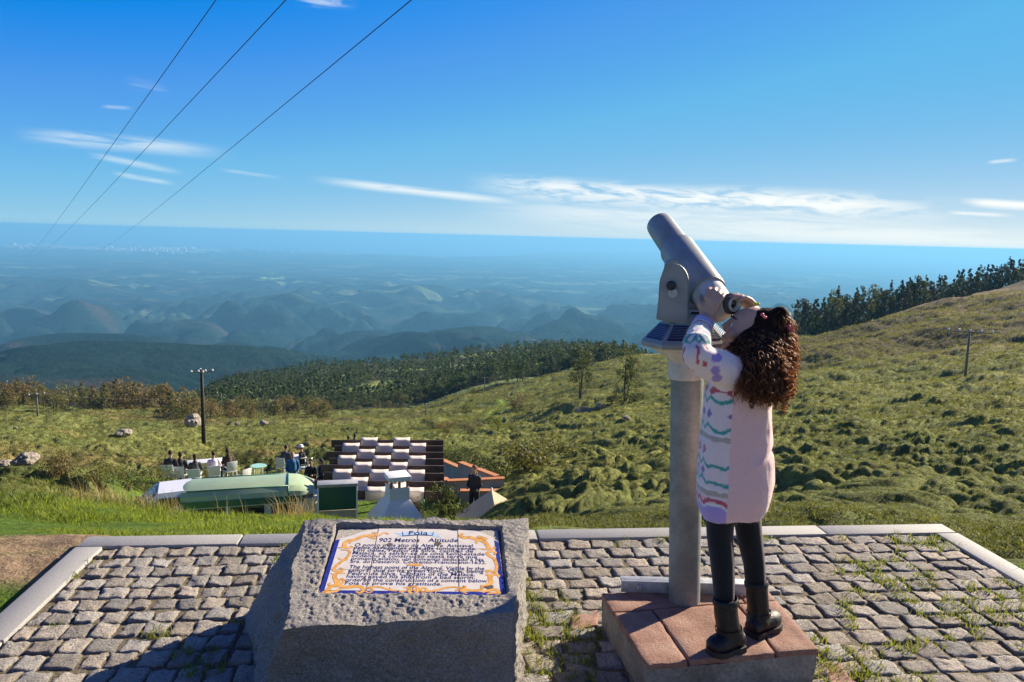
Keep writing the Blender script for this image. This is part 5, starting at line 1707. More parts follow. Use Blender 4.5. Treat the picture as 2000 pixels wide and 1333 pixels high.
for u in (0.03, 0.5, 0.975):
    for v in (0.02, 0.97):
        bm = bmesh.new()
        p = pg(u, v); zb = gz(p.x + PG[0], p.y + PG[1]) - PG[2]
        add_box(bm, (p.x, p.y + 0.09, (p.z - 0.1 + zb) / 2), (0.11, 0.11, p.z - 0.1 - zb + 0.1), None, 0.008)
        sharp(link("post", bm_mesh(bm, "post"), perg, wood))
for u in (0.02, 0.985):
    bm = bmesh.new()
    a, b = pg(u, -0.03, -0.20), pg(u, 1.02, -0.20); d = b - a
    add_box(bm, (0, 0, 0), (d.length, 0.07, 0.14), Matrix.Translation((a + b) / 2) @ Matrix.Rotation(math.atan2(d.y, d.x), 4, 'Z'), 0.006)
    sharp(link("side_rail", bm_mesh(bm, "side_rail"), perg, wood))
for c in range(5):
    u0 = 0.055 + 0.1575 * c; u1 = u0 + 0.1565
    prof = []
    for k, v in enumerate(VB):
        over = (k + c) % 2 == 0
        dv = 0.012
        if over: prof += [(v - dv * 1.1, -0.215), (v - dv * 1.08, 0.06), (v - dv * 0.85, 0.10), (v + dv * 0.6, 0.11), (v + dv * 4.8, 0.10)]
        else: prof += [(v - dv * 2.5, -0.17), (v, -0.19), (v + dv * 2, -0.19)]
    V = []
    for i, (v, z) in enumerate(prof):
        for j in range(5):
            uu = u0 + (u1 - u0) * j / 4
            V.append(tuple(pg(uu, v, z - 0.012 * math.sin(j / 4 * math.pi))))
    F = [(i * 5 + j, i * 5 + j + 1, i * 5 + j + 6, i * 5 + j + 5) for i in range(len(prof) - 1) for j in range(4)]
    o = link("canvas_strip", np_mesh("canvas_strip", V, np.array(F), True), perg, canvas)
    md = o.modifiers.new("thick", 'SOLIDIFY'); md.thickness = 0.006
# white masonry chimney
cr_ = 22.2
ct = at_range(776, 948, cr_); mpx = cr_ / math.cos(azel(776, 948)[1]) / FPX
chim = empty("chimney", (ct[0], ct[1], gz(ct[0], ct[1])), azel(776, 948)[0] * -1 + math.radians(14), "white masonry barbecue chimney with a flat cap on little pillars, flaring out below", "chimney")
zt = ct[2] - chim.location.z
bm = bmesh.new()
w0 = 19 * mpx
prof = [(w0, zt), (w0, zt - 24 * mpx), (w0 * 1.3, zt - 31 * mpx), (w0 * 2.3, zt - 62 * mpx), (w0 * 3.0, zt - 90 * mpx), (w0 * 3.0, -0.3)]
rings = [[bm.verts.new((sx * r, sy * r, z)) for sx, sy in ((-1, -1), (1, -1), (1, 1), (-1, 1))] for r, z in prof]
for i in range(len(rings) - 1):
    for k in range(4): bm.faces.new((rings[i][k], rings[i + 1][k], rings[i + 1][(k + 1) % 4], rings[i][(k + 1) % 4]))
bm.faces.new(rings[0])
bmesh.ops.recalc_face_normals(bm, faces=bm.faces)
sharp(link("stack", bm_mesh(bm, "stack"), chim, white_w), 20)
clay = simple("clay_brick", (0.36, 0.17, 0.10), 0.85, scale=8)
for sx in (-1, 0, 1):
    for sy in (-1, 1):
        bm = bmesh.new(); add_box(bm, (sx * w0 * 0.82, sy * w0 * 0.82, zt + 6.5 * mpx), (0.07, 0.07, 13 * mpx), None, 0.004)
        link("pillar", bm_mesh(bm, "pillar"), chim, clay)
bm = bmesh.new(); add_box(bm, (0, 0, zt + 17.5 * mpx), (w0 * 2.25, w0 * 2.25, 9 * mpx), None, 0.012)
sharp(link("cap", bm_mesh(bm, "cap"), chim, white_w))
# small green stall
sr = 22.0
sl_, sr_ = at_range(621, 950, sr), at_range(697, 949, sr)
sc_ = (sl_ + sr_) / 2
stall = empty("stall", (sc_[0], sc_[1], gz(sc_[0], sc_[1])), math.atan2((sr_ - sl_)[1], (sr_ - sl_)[0]), "small stall with a dark green front panel and flat grey roof beside the pergola", "stall")
sw = float(np.linalg.norm(sr_ - sl_)); zt = sc_[2] - stall.location.z; mpx = sr / FPX
green_p = simple("green_tarpaulin", (0.010, 0.085, 0.070), 0.5, var=0.15, scale=3)
def part_box(name, par, c, s, m, bev=0.008):
    b = bmesh.new(); add_box(b, c, s, None, bev)
    return sharp(link(name, bm_mesh(b, name), par, m))
part_box("roof", stall, (0, 0.16, zt + 0.02), (sw * 1.05, 0.42, 0.09), simple("grey_sheet", (0.33, 0.34, 0.36), 0.6, scale=3))
part_box("front_panel", stall, (0, 0, zt - 25 * mpx), (sw, 0.04, 48 * mpx), green_p)
part_box("side_panel", stall, (-sw / 2, 0.2, zt - 25 * mpx), (0.04, 0.34, 48 * mpx), green_p)
part_box("counter", stall, (0, 0.03, (zt - 50 * mpx) / 2), (sw * 0.97, 0.06, zt - 50 * mpx), simple("beige_board", (0.40, 0.34, 0.26), 0.8, scale=4))
for sx in (-1, 1):
    part_box("post", stall, (sx * sw * 0.5, -0.03, zt / 2 - 0.02), (0.045, 0.045, zt), white_w)
# low walls with orange coping
cope = simple("orange_coping", (0.50, 0.20, 0.08), 0.8, var=0.15, scale=5)
render_g = simple("grey_render", (0.34, 0.34, 0.33), 0.9, var=0.15, scale=2, bump=0.006)
def wall(px, rs, label, depth=0.22, drop=0.75):
    P = [at_range(x, y, r) for (x, y), r in zip(px, rs)]
    c = sum(P) / len(P)
    e = empty("garden_wall", (c[0], c[1], gz(c[0], c[1])), 0, label, "wall", "low walls with orange coping")
    E = np.array(e.location)
    bmw = bmesh.new(); bmc = bmesh.new()
    for a, b in zip(P[:-1], P[1:]):
        d = b - a; n = np.array([-d[1], d[0], 0]); n = n / np.linalg.norm(n) * depth / 2
        zlo = min(gz(a[0], a[1]), gz(b[0], b[1])) - 0.2
        def pr(bm_, off, ztop, zbot):
            v = []
            for q, s in ((a, 1), (b, 1), (b, -1), (a, -1)):
                for zz_ in (zbot(q), ztop(q)):
                    v.append(bm_.verts.new((q[0] + s * n[0] * off - E[0], q[1] + s * n[1] * off - E[1], zz_ - E[2])))
            for f in ((0, 2, 3, 1), (2, 4, 5, 3), (4, 6, 7, 5), (6, 0, 1, 7), (1, 3, 5, 7), (0, 6, 4, 2)): bm_.faces.new([v[i] for i in f])
        pr(bmw, 1.0, lambda q: q[2] - 0.062, lambda q: min(zlo, q[2] - drop))
        pr(bmc, 1.15, lambda q: q[2], lambda q: q[2] - 0.06)
    for b_ in (bmw, bmc): bmesh.ops.recalc_face_normals(b_, faces=b_.faces)
    link("masonry", bm_mesh(bmw, "masonry"), e, render_g); link("coping", bm_mesh(bmc, "coping"), e, cope)
wall([(858, 895), (898, 912)], [33.0, 30.5], "short sloping orange-capped wall touching the pergola's right side")
wall([(899, 902), (971, 929)], [30.4, 28.0], "long sloping orange-capped wall behind the level one")
wall([(866, 932), (874, 938), (985, 933)], [28.6, 27.8, 27.8], "level wall with thick orange coping across the middle of the little garden")
wall([(899, 957), (1008, 957)], [26.0, 26.0], "grey wall with thin red-brown coping just behind the tan parasol")
# tan parasol seen from above, bamboo screen, shrub, hose
tr_ = 22.4
ap = at_range(960, 957, tr_)
par = empty("parasol", (ap[0], ap[1], gz(ap[0], ap[1])), math.radians(58), "tan square parasol with a pointed top below the memorial stone", "parasol")
tan_m = simple("tan_canvas", (0.58, 0.46, 0.31), 0.85, var=0.06, scale=3)
zt = ap[2] - par.location.z
bm = bmesh.new()
hw_ = 0.78
apx = bm.verts.new((0, 0, zt))
mid = [bm.verts.new((sx * hw_ * 0.5, sy * hw_ * 0.5, zt - 0.36)) for sx, sy in ((-1, -1), (1, -1), (1, 1), (-1, 1))]
low = [bm.verts.new((sx * hw_, sy * hw_, zt - 0.76)) for sx, sy in ((-1, -1), (1, -1), (1, 1), (-1, 1))]
val = [bm.verts.new((sx * hw_, sy * hw_, zt - 0.9)) for sx, sy in ((-1, -1), (1, -1), (1, 1), (-1, 1))]
for k in range(4):
    k2 = (k + 1) % 4
    bm.faces.new((apx, mid[k], mid[k2])); bm.faces.new((mid[k], low[k], low[k2], mid[k2])); bm.faces.new((low[k], val[k], val[k2], low[k2]))
bmesh.ops.recalc_face_normals(bm, faces=bm.faces)
cn_ = link("canopy", bm_mesh(bm, "canopy"), par, tan_m); cn_.modifiers.new("t", 'SOLIDIFY').thickness = 0.006
bm = bmesh.new(); add_tube(bm, [(0, 0, -0.1), (0, 0, zt + 0.06)], 0.025, 10)
link("pole", bm_mesh(bm, "pole", True), par, steel)
sc2 = at_range(816, 977, 23.2)
scr = empty("bamboo_screen", (sc2[0], sc2[1], gz(sc2[0], sc2[1])), -azel(816, 977)[0], "short bamboo screen to the right of the white chimney", "screen")
zt = sc2[2] - scr.location.z + 0.14
bamboo = simple("bamboo", (0.36, 0.27, 0.16), 0.7, var=0.3, scale=14)
bm = bmesh.new()
for k in range(12): add_tube(bm, [(-0.2 + k * 0.036, 0, 0.05), (-0.2 + k * 0.036, 0, zt + 0.01 * (k % 3))], 0.017, 8)
link("canes", bm_mesh(bm, "canes", True), scr, bamboo)
bm = bmesh.new()
add_tube(bm, [(-0.22, -0.02, zt - 0.15), (0.22, -0.02, zt - 0.15)], 0.012, 6)
link("cross_rail", bm_mesh(bm, "cross_rail", True), scr, wood)
hz_ = at_range(826, 985, 22.4)
bm = bmesh.new()
add_tube(bm, [(0.05 * math.sin(k * 1.3), 0.03 * math.cos(k * 1.3), 0.9 - k * 0.03) for k in range(30)], 0.014, 6)
o = link("garden_hose", bm_mesh(bm, "garden_hose", True), None, simple("green_hose", (0.01, 0.22, 0.07), 0.4)); o.location = (hz_[0], hz_[1], hz_[2] - 0.75)
tag(o, "coiled green hose hanging beside the chimney", "hose")
# shelter light: green camper van
van_p = at_range(492, 957, 25.3)
VZ = float(van_p[2])
vg = gz(van_p[0], van_p[1])
VA = -azel(492, 950)[0] + math.radians(-3)
van = empty("camper_van", (van_p[0], van_p[1], vg), VA, "pale green camper van with a dark green band parked behind the grass bank", "van")
vt = VZ - van.location.z
vl, vr = 4.15, 0.86
cream = simple("cream_paint", (0.60, 0.62, 0.58), 0.3, var=0.05, scale=2); dgreen = simple("dark_green_paint", (0.045, 0.16, 0.115), 0.3, var=0.08, scale=2)
lgreen = simple("pale_green_paint", (0.36, 0.47, 0.28), 0.42, var=0.06, scale=2)
def shell(name, secs, m, parent):
    """loft of (x, [(y, z) ...]) cross-sections"""
    b = bmesh.new(); R_ = []
    for x, pr in secs: R_.append([b.verts.new((x, y, z)) for y, z in pr])
    for i in range(len(R_) - 1):
        n = len(R_[i])
        for k in range(n): b.faces.new((R_[i][k], R_[i][(k + 1) % n], R_[i + 1][(k + 1) % n], R_[i + 1][k]))
    b.faces.new(list(reversed(R_[0]))); b.faces.new(R_[-1])
    bmesh.ops.recalc_face_normals(b, faces=b.faces)
    return sharp(link(name, bm_mesh(b, name), parent, m), 24)
def half(zs):            # (halfwidth, z) going up -> closed section
    return [(-w_, z) for w_, z in zs] + [(w_, z) for w_, z in reversed(zs)]
body_sec = lambda s: half([(vr * 0.93 * s, 0.32), (vr * s, 0.5), (vr * s, vt - 0.62), (vr * 0.985 * s, vt - 0.14)])
shell("body", [(-vl / 2, body_sec(0.93)), (-vl / 2 + 0.15, body_sec(1)), (vl / 2 - 0.55, body_sec(1)), (vl / 2 - 0.12, body_sec(0.95)), (vl / 2, body_sec(0.84))], cream, van)
band = lambda s: half([(vr * 1.012 * s, vt - 0.20), (vr * 1.016 * s, vt + 0.0)])
shell("green_band", [(-vl / 2 - 0.01, band(0.93)), (-vl / 2 + 0.15, band(1)), (vl / 2 - 0.85, band(1)), (vl / 2 - 0.45, band(0.98))], dgreen, van)
roof = lambda s, h: half([(vr * 1.0 * s, vt - 0.005), (vr * 0.93 * s, vt + 0.14 * h), (vr * 0.75 * s, vt + 0.27 * h), (vr * 0.45 * s, vt + 0.33 * h), (vr * 0.1 * s, vt + 0.35 * h)])
shell("roof", [(-vl / 2 + 0.02, roof(0.90, 0.75)), (-vl / 2 + 0.25, roof(0.985, 1)), (vl / 2 - 0.95, roof(0.985, 1))], lgreen, van)
for yy, zz_ in ((-0.76, 0.275), (0.76, 0.275)):
    b = bmesh.new(); add_tube(b, [(-vl / 2 + 0.2, yy * vr, vt + zz_), (vl / 2 - 0.95, yy * vr, vt + zz_)], 0.022, 6)
    link("roof_seam", bm_mesh(b, "roof_seam", True), van, dgreen)
b = bmesh.new(); add_tube(b, [(vl / 2 - 0.945, y_ * vr, vt + z_) for y_, z_ in ((-1.0, 0.0), (-0.93, 0.15), (-0.75, 0.285), (-0.4, 0.345), (0, 0.365), (0.4, 0.345), (0.75, 0.285))], 0.022, 6)
link("roof_seam", bm_mesh(b, "roof_seam", True), van, dgreen)
shell("cab_roof", [(vl / 2 - 0.94, roof(1.0, 1.05)), (vl / 2 - 0.6, roof(0.985, 0.9)), (vl / 2 - 0.3, roof(0.93, 0.45)), (vl / 2 - 0.12, roof(0.86, 0.05))], lgreen, van)
glass = simple("dark_glass", (0.02, 0.025, 0.03), 0.08, spec=0.8)
b = bmesh.new()
b.faces.new([b.verts.new(p) for p in ((vl / 2 + 0.012, -vr * 0.74, vt - 0.66), (vl / 2 + 0.012, vr * 0.74, vt - 0.66), (vl / 2 - 0.16, vr * 0.76, vt - 0.08), (vl / 2 - 0.16, -vr * 0.76, vt - 0.08))])
ws = link("windscreen", bm_mesh(b, "windscreen"), van, glass); ws.modifiers.new("t", 'SOLIDIFY').thickness = 0.02
for x0, x1 in ((-1.75, -0.75), (-0.6, 0.4), (0.6, 1.35)):
    part_box("window", van, ((x0 + x1) / 2, -vr * 1.0, vt - 0.42), (x1 - x0, 0.03, 0.36), glass, 0.012)
for sx in (-1.25, 1.25):
    for sy in (-1, 1):
        b = bmesh.new(); add_lathe(b, [(0.12, -0.09), (0.30, -0.09), (0.33, -0.05), (0.33, 0.05), (0.30, 0.09), (0.12, 0.09)], 24, Matrix.Translation((sx, sy * (vr - 0.1), 0.33)) @ Matrix.Rotation(math.radians(90), 4, 'X'))
        wh = sharp(link("wheel", bm_mesh(b, "wheel"), van, black))
for sy in (-1, 1):
    b = bmesh.new(); add_lathe(b, [(0.10, 0), (0.10, 0.03), (0.07, 0.06)], 20, Matrix.Translation((vl / 2 - 0.02, sy * vr * 0.6, 0.85)) @ Matrix.Rotation(math.radians(90), 4, 'Y'))
    sharp(link("headlight", bm_mesh(b, "headlight"), van, simple("lamp_glass", (0.7, 0.7, 0.68), 0.15)))
part_box("bumper", van, (vl / 2 + 0.06, 0, 0.45), (0.10, vr * 1.8, 0.16), steel, 0.03)
# white car beyond it
cpx = at_range(352, 947, 25.6)
car = empty("parked_car", (cpx[0], cpx[1], gz(cpx[0], cpx[1])), VA + math.radians(6), "white car parked at the rear end of the pale green van", "car")
ch = cpx[2] - car.location.z
wp = simple("white_paint", (0.72, 0.73, 0.75), 0.25, var=0.03, scale=2)
cb_ = lambda s, zt_: half([(0.78 * s, 0.25), (0.84 * s, 0.5), (0.84 * s, ch - 0.62), (0.80 * s, zt_)])
shell("body", [(-1.3, cb_(0.9, ch - 0.56)), (-1.15, cb_(1, ch - 0.52)), (1.6, cb_(1, ch - 0.50)), (2.3, cb_(0.92, ch - 0.62))], wp, car)
cab = lambda s, z0: half([(0.79 * s, ch - 0.53), (0.70 * s, ch - 0.12 - z0), (0.60 * s, ch - z0)])
shell("cabin", [(-1.12, cab(0.95, 0.42)), (-0.62, cab(1, 0.04)), (0.6, cab(1, 0.0)), (1.25, cab(0.95, 0.40))], wp, car)
b = bmesh.new()
b.faces.new([b.verts.new(p) for p in ((-1.155, -0.60, ch - 0.46), (-1.155, 0.60, ch - 0.46), (-0.70, 0.54, ch - 0.06), (-0.70, -0.54, ch - 0.06))])
bw_ = link("rear_window", bm_mesh(b, "rear_window"), car, glass); bw_.modifiers.new("t", 'SOLIDIFY').thickness = 0.02
part_box("window", car, (-0.05, -0.76, ch - 0.30), (1.1, 0.03, 0.28), glass, 0.012)
for sx in (-0.85, 1.55):
    for sy in (-1, 1):
        b = bmesh.new(); add_lathe(b, [(0.12, -0.09), (0.28, -0.09), (0.30, -0.05), (0.30, 0.05), (0.28, 0.09), (0.12, 0.09)], 20, Matrix.Translation((sx, sy * 0.76, 0.30)) @ Matrix.Rotation(math.radians(90), 4, 'X'))
        sharp(link("wheel", bm_mesh(b, "wheel"), car, black))

# chairs, tables
plast = simple("white_plastic", (0.72, 0.72, 0.70), 0.45, var=0.04, scale=4)
def chair_at(p, rz, label, src=[None]):
    if src[0] is None:
        e = empty("chair", tuple(p), rz, label, "chair", "white plastic cafe chairs")
        part_box("seat", e, (0, 0, 0.43), (0.44, 0.44, 0.035), plast, 0.01)
        b = bmesh.new()
        M = Matrix.Translation((0, -0.22, 0.66)) @ Matrix.Rotation(math.radians(8), 4, 'X')
        add_box(b, (0, 0, 0), (0.44, 0.025, 0.42), M, 0.012)
        sharp(link("backrest", bm_mesh(b, "backrest"), e, plast))
        for sx in (-1, 1):
            for sy in (-1, 1):
                b = bmesh.new(); add_tube(b, [(sx * 0.19, sy * 0.19, 0.42), (sx * 0.22, sy * 0.23, 0)], 0.018, 6)
                link("leg", bm_mesh(b, "leg", True), e, plast)
            b = bmesh.new(); add_tube(b, [(sx * 0.22, -0.2, 0.63), (sx * 0.23, 0.12, 0.64), (sx * 0.21, 0.17, 0.45)], 0.018, 6)
            link("armrest", bm_mesh(b, "armrest", True), e, plast)
        src[0] = e
        return e
    e = copy_tree(src[0]); e.location = p; e.rotation_euler = (0, 0, rz); e["label"] = label
    return e
def table(p, rx, ry, m, label, hgt=0.74, square=True, cat="table"):
    e = empty("cafe_table", tuple(p), -azel(400, 900)[0], label, cat)
    b = bmesh.new()
    if square: add_box(b, (0, 0, hgt), (rx * 2, ry * 2, 0.04), None, 0.008)
    else: add_lathe(b, [(rx * 0.98, hgt - 0.02), (rx, hgt - 0.01), (rx * 0.99, hgt)], 28)
    sharp(link("tabletop", bm_mesh(b, "tabletop"), e, m))
    for sx, sy in (((-1, -1), (1, -1), (1, 1), (-1, 1)) if square else ((0, 0), (-0.6, 0.5), (0.6, 0.5))):
        b = bmesh.new(); add_tube(b, [(sx * rx * 0.85, sy * ry * 0.85, hgt - 0.02), (sx * rx * 0.9, sy * ry * 0.9, 0)], 0.02, 6)
        link("leg", bm_mesh(b, "leg", True), e, plast)
    return e
t0 = stand_r(402, 901, 0.76, 24); table(t0, 0.75, 0.32, plast, "long white table with the seated group of five on the lawn")
t1_ = stand_r(505, 910, 0.74, 24); table(t1_, 0.31, 0.31, simple("mint_plastic", (0.33, 0.62, 0.52), 0.4), "round mint green table standing empty on the lawn", 0.74, False)
t2_ = stand_r(575, 893, 0.75, 26); table(t2_, 0.50, 0.35, plast, "small white table between the two people by the dark bushes")

# people on the cafe terrace
skin2 = simple("tanned_skin", (0.46, 0.27, 0.19), 0.6, var=0.1, scale=10)
CLOTH = {}
def cloth(c):
    if c not in CLOTH: CLOTH[c] = simple("cloth_%d" % len(CLOTH), c, 0.85, var=0.15, scale=6)
    return CLOTH[c]
def villager(p, face, label, top, legs, hair, pose='sit', hat=None, long_hair=False, k=1.0):
    e = empty("person", tuple(p), face, label, "person")
    hipz = 0.50 if pose == 'sit' else (0.90 if pose == 'stand' else 0.10)
    sh = hipz + 0.50
    lean = 0.06 if pose != 'stand' else 0.02
    def T(bm_, pts, r, s=8): add_tube(bm_, [Vector(q) * k for q in pts], [x * k for x in r] if isinstance(r, list) else r * k, s)
    bm = bmesh.new()                                    # skin: one continuous figure
    hd = Vector((0, lean + 0.05, sh + 0.22))
    add_ball(bm, hd * k, (0.078 * k, 0.095 * k, 0.115 * k), 2)
    add_ball(bm, (hd + Vector((0, 0.09, -0.01))) * k, 0.018 * k, 1)
    T(bm, [(0, lean, sh - 0.02), (0, lean + 0.03, sh + 0.14)], 0.055)
    T(bm, [(0, 0, hipz), (0, lean, sh)], [0.13, 0.13], 10)
    hands = []
    for s in (-1, 1):
        if pose == 'stand': el, ha = (s * 0.24, 0.0, sh - 0.30), (s * 0.18, 0.16, sh - 0.42)
        else: el, ha = (s * 0.25, 0.08, sh - 0.28), (s * 0.13, 0.32, sh - 0.26)
        T(bm, [(s * 0.17, lean, sh - 0.04), el, ha], [0.045, 0.04, 0.03])
        add_ball(bm, Vector(ha) * k, 0.045 * k, 1)
        if pose == 'sit': lp = [(s * 0.09, 0, hipz), (s * 0.11, 0.42, hipz), (s * 0.11, 0.44, 0.06), (s * 0.12, 0.58, 0.04)]
        elif pose == 'stand': lp = [(s * 0.09, 0, hipz), (s * 0.10, 0.03, hipz * 0.52), (s * 0.10, 0, 0.06), (s * 0.11, 0.13, 0.04)]
        else: lp = [(s * 0.09, 0, hipz), (s * 0.14, 0.40, 0.38), (s * 0.12, 0.62, 0.05), (s * 0.12, 0.74, 0.04)]
        hands.append((el, ha, lp))
        T(bm, lp, [0.075, 0.055, 0.042, 0.035])
    link("body", remeshed(bm, "body", 0.020 * k, 2), e, skin2)
    bm = bmesh.new()
    T(bm, [(0, -0.01, hipz - 0.04), (0, lean * 0.6, hipz + 0.25), (0, lean, sh - 0.02), (0, lean + 0.01, sh + 0.05)], [0.165, 0.165, 0.15, 0.07], 12)
    for (el, ha, lp), s in zip(hands, (-1, 1)): T(bm, [(s * 0.13, lean, sh - 0.03), (s * 0.18, lean, sh - 0.05), el, Vector(el).lerp(Vector(ha), 0.8)], [0.08, 0.07, 0.058, 0.045])
    link("jacket", remeshed(bm, "jacket", 0.020 * k, 3), e, cloth(top))
    bm = bmesh.new()
    for (el, ha, lp) in hands: T(bm, lp[:3], [0.10, 0.075, 0.055])
    T(bm, [(-0.1, 0, hipz), (0.1, 0, hipz)], 0.11)
    link("trousers", remeshed(bm, "trousers", 0.022 * k, 2), e, cloth(legs))
    bm = bmesh.new()
    add_ball(bm, (hd + Vector((0, -0.022, 0.03))) * k, (0.088 * k, 0.095 * k, 0.105 * k), 2)
    if long_hair: T(bm, [hd + Vector((0, -0.05, 0.0)), hd + Vector((0, -0.10, -0.16)), hd + Vector((0, -0.10, -0.28))], [0.085, 0.085, 0.05])
    link("hair", remeshed(bm, "hair", 0.018 * k, 2), e, cloth(hair))
    if hat:
        bm = bmesh.new()
        add_lathe(bm, [(0.15, 0.0), (0.155, 0.01), (0.098, 0.02), (0.09, 0.09), (0.05, 0.11)], 16, Matrix.Translation((hd + Vector((0, 0, 0.05))) * k) @ Matrix.Scale(k, 4))
        link("hat", bm_mesh(bm, "hat", True), e, cloth(hat))
    return e
BLK, NAVY, BRN, DK = (0.016, 0.017, 0.020), (0.02, 0.03, 0.06), (0.05, 0.028, 0.018), (0.03, 0.03, 0.032)
cen5 = t0
def face_to(p, q): return math.atan2(-(q[0] - p[0]), q[1] - p[1])
grp = [(331, 883, "man in black sitting at the left end of the white table", BLK, DK, BRN, False), (351, 886, "person in black with dark hair, second from the left at the white table", DK, BLK, BRN, True),
       (380, 891, "person in a dark grey top in the middle of the seated five", (0.05, 0.055, 0.06), DK, BRN, True), (417, 885, "man in a pale pink shirt seated at the white table", (0.66, 0.55, 0.62), NAVY, BRN, False),
       (446, 879, "woman in brown with long hair at the right end of the white table", (0.07, 0.045, 0.03), BLK, (0.07, 0.035, 0.02), True)]
for i, (x, y, lab, c1, c2, hr, lh) in enumerate(grp):
    p = stand_r(x, y, 1.30, 24)
    tgt = t0 + np.array([0, 0.4, 0]) if i not in (0, 4) else t0
    f = face_to(p, tgt)
    villager(p, f, lab, c1, c2, hr, 'sit', None, lh)
    q = p + np.array([math.sin(f) * 0.10, -math.cos(f) * 0.10, 0]); q[2] = gz(q[0], q[1])
    chair_at(q, f, ["white chair under the man in black at the table's left end", "white chair under the dark-haired person in black", "white chair of the middle one of the seated five", "white chair under the man in the pale pink shirt", "white chair turned sideways under the woman in brown"][i])
for i, (x, y, lab, c1, hat) in enumerate(((556, 873, "man in navy seated with his back to the dark bushes, left of two", NAVY, None), (592, 872, "woman with a white headscarf seated at the small white table", BLK, (0.7, 0.68, 0.65)))):
    p = stand_r(x, y, 1.30, 26); f = face_to(p, t2_)
    villager(p, f, lab, c1, DK, BRN, 'sit', hat)
    q = p + np.array([math.sin(f) * 0.10, -math.cos(f) * 0.10, 0]); q[2] = gz(q[0], q[1])
    chair_at(q, f, ("white chair under the seated man in navy", "white chair under the woman in the headscarf")[i])
p = stand_r(571, 885, 1.70, 26); villager(p, math.radians(200), "bald man in a blue top standing above the van's front end", (0.02, 0.12, 0.30), (0.25, 0.20, 0.15), (0.30, 0.19, 0.14), 'stand')
p = stand_r(609, 896, 1.34, 24); villager(p, math.radians(170), "man in a black jumper sitting beside the green stall", BLK, (0.16, 0.07, 0.05), BRN, 'sit')
chair_at(p + np.array([0, 0.1, 0]), math.radians(170), "white chair under the man in the black jumper")
p = stand_r(631, 899, 1.25, 24); villager(p, math.radians(120), "dark-haired person in navy sitting between the man in black and the pergola", NAVY, BLK, BLK, 'sit', None, True)
p = stand_r(681, 858, 0.80, 24); villager(p, math.radians(20), "person in red sitting on the grass past the pergola's far edge", (0.45, 0.08, 0.05), DK, BRN, 'floor')
p = stand_r(692, 852, 0.86, 24); villager(p, math.radians(-10), "person in black sitting on the grass past the pergola's far edge", BLK, DK, BLK, 'floor', None, True)
p = stand_r(417, 971, 0.86, 16.5); villager(p, math.radians(-30), "person with brown hair, only the head showing above the grass bank, left of two", (0.45, 0.42, 0.40), DK, (0.12, 0.06, 0.035), 'floor', None, True)
p = stand_r(447, 973, 0.84, 16.5); villager(p, math.radians(10), "person with dark hair, only the head showing above the grass bank, right of two", DK, BLK, (0.04, 0.024, 0.016), 'floor', None, True)
p = stand_r(927, 961, 1.60, 23.6); villager(p, math.radians(150), "red-haired person in a dark jacket standing beside the tan parasol", DK, BLK, (0.20, 0.06, 0.025), 'stand', None, True)
chair_at(stand_r(474, 914, 0.87, 24), math.radians(60), "empty white chair left of the round mint table")

# ---------------------------------------------------------------- trees
def leaf_cards(cent, rad, n, size, rg, squash=0.8):
    """leaf-sized faces scattered through clumps; cent (k,3), rad (k,)"""
    k = rg.integers(0, len(cent), n)
    d = rg.normal(0, 1, (n, 3)); d /= np.linalg.norm(d, axis=1)[:, None]
    rr = rg.uniform(0.25, 1.0, n) ** 0.45
    P = cent[k] + d * (rad[k] * rr)[:, None] * np.array([1, 1, squash])
    a = rg.normal(0, 1, (n, 3)); a /= np.linalg.norm(a, axis=1)[:, None]
    b = np.cross(a, d + rg.normal(0, 0.4, (n, 3))); b /= np.linalg.norm(b, axis=1)[:, None] + 1e-9
    s = (size * rg.uniform(0.6, 1.4, n))[:, None]
    V = np.stack([P - a * s, P - b * s * 0.55, P + a * s, P + b * s * 0.55], 1).reshape(-1, 3)
    return V, np.arange(n * 4).reshape(-1, 4)
def trunk_bm(hh, r0, rg, lean=0.03, limbs=6, h0=0.35, h1=0.9, reach=0.16, stems=1):
    bm = bmesh.new(); tips = []
    for s in range(stems):
        off = Vector((rg.normal(0, 0.02), rg.normal(0, 0.02), 0)) * hh * (stems > 1)
        ln = Vector((rg.normal(0, lean), rg.normal(0, lean), 0)) + off * 1.2 / hh
        top = hh * (0.92 if s == 0 else rg.uniform(0.7, 0.9))
        P = [off + Vector((ln.x * top * u * (1 + u) + 0.01 * hh * math.sin(5 * u + s), ln.y * top * u * (1 + u), top * u - 0.02 * hh)) for u in (0, .2, .4, .6, .8, 1)]
        add_tube(bm, P, [r0 * (1 - 0.82 * u) * (1 if s == 0 else 0.7) for u in (0, .2, .4, .6, .8, 1)], 7)
        tips.append(P[-1])
        for k in range(limbs):
            u = h0 + (h1 - h0) * (k + rg.uniform(0, 1)) / limbs
            i = min(int(u * 5), 4); b = P[i].lerp(P[i + 1], u * 5 - i)
            a = rg.uniform(0, 6.28); L = reach * hh * rg.uniform(0.6, 1.2) * (1.15 - 0.6 * u)
            e = b + Vector((math.cos(a) * L, math.sin(a) * L, L * rg.uniform(0.2, 0.9)))
            m_ = b.lerp(e, 0.5) + Vector((0, 0, -0.05 * L))
            add_tube(bm, [b, m_, e], [r0 * 0.32 * (1 - u * 0.6), r0 * 0.2 * (1 - u * 0.6), r0 * 0.07], 5)
            tips.append(e)
    return bm, tips
bark = simple("tree_bark", (0.11, 0.085, 0.065), 0.9, var=0.3, scale=3.0, bump=0.02)
pale_bark = simple("pale_bark", (0.22, 0.19, 0.16), 0.9, var=0.3, scale=3.0, bump=0.02)
lf_dark = leaf_mat("dark_foliage", (0.034, 0.056, 0.020), (0.105, 0.125, 0.042), 0.35, scale=0.05)
lf_wood = leaf_mat("wood_foliage", (0.026, 0.056, 0.020), (0.085, 0.125, 0.036), 0.35, scale=0.05)
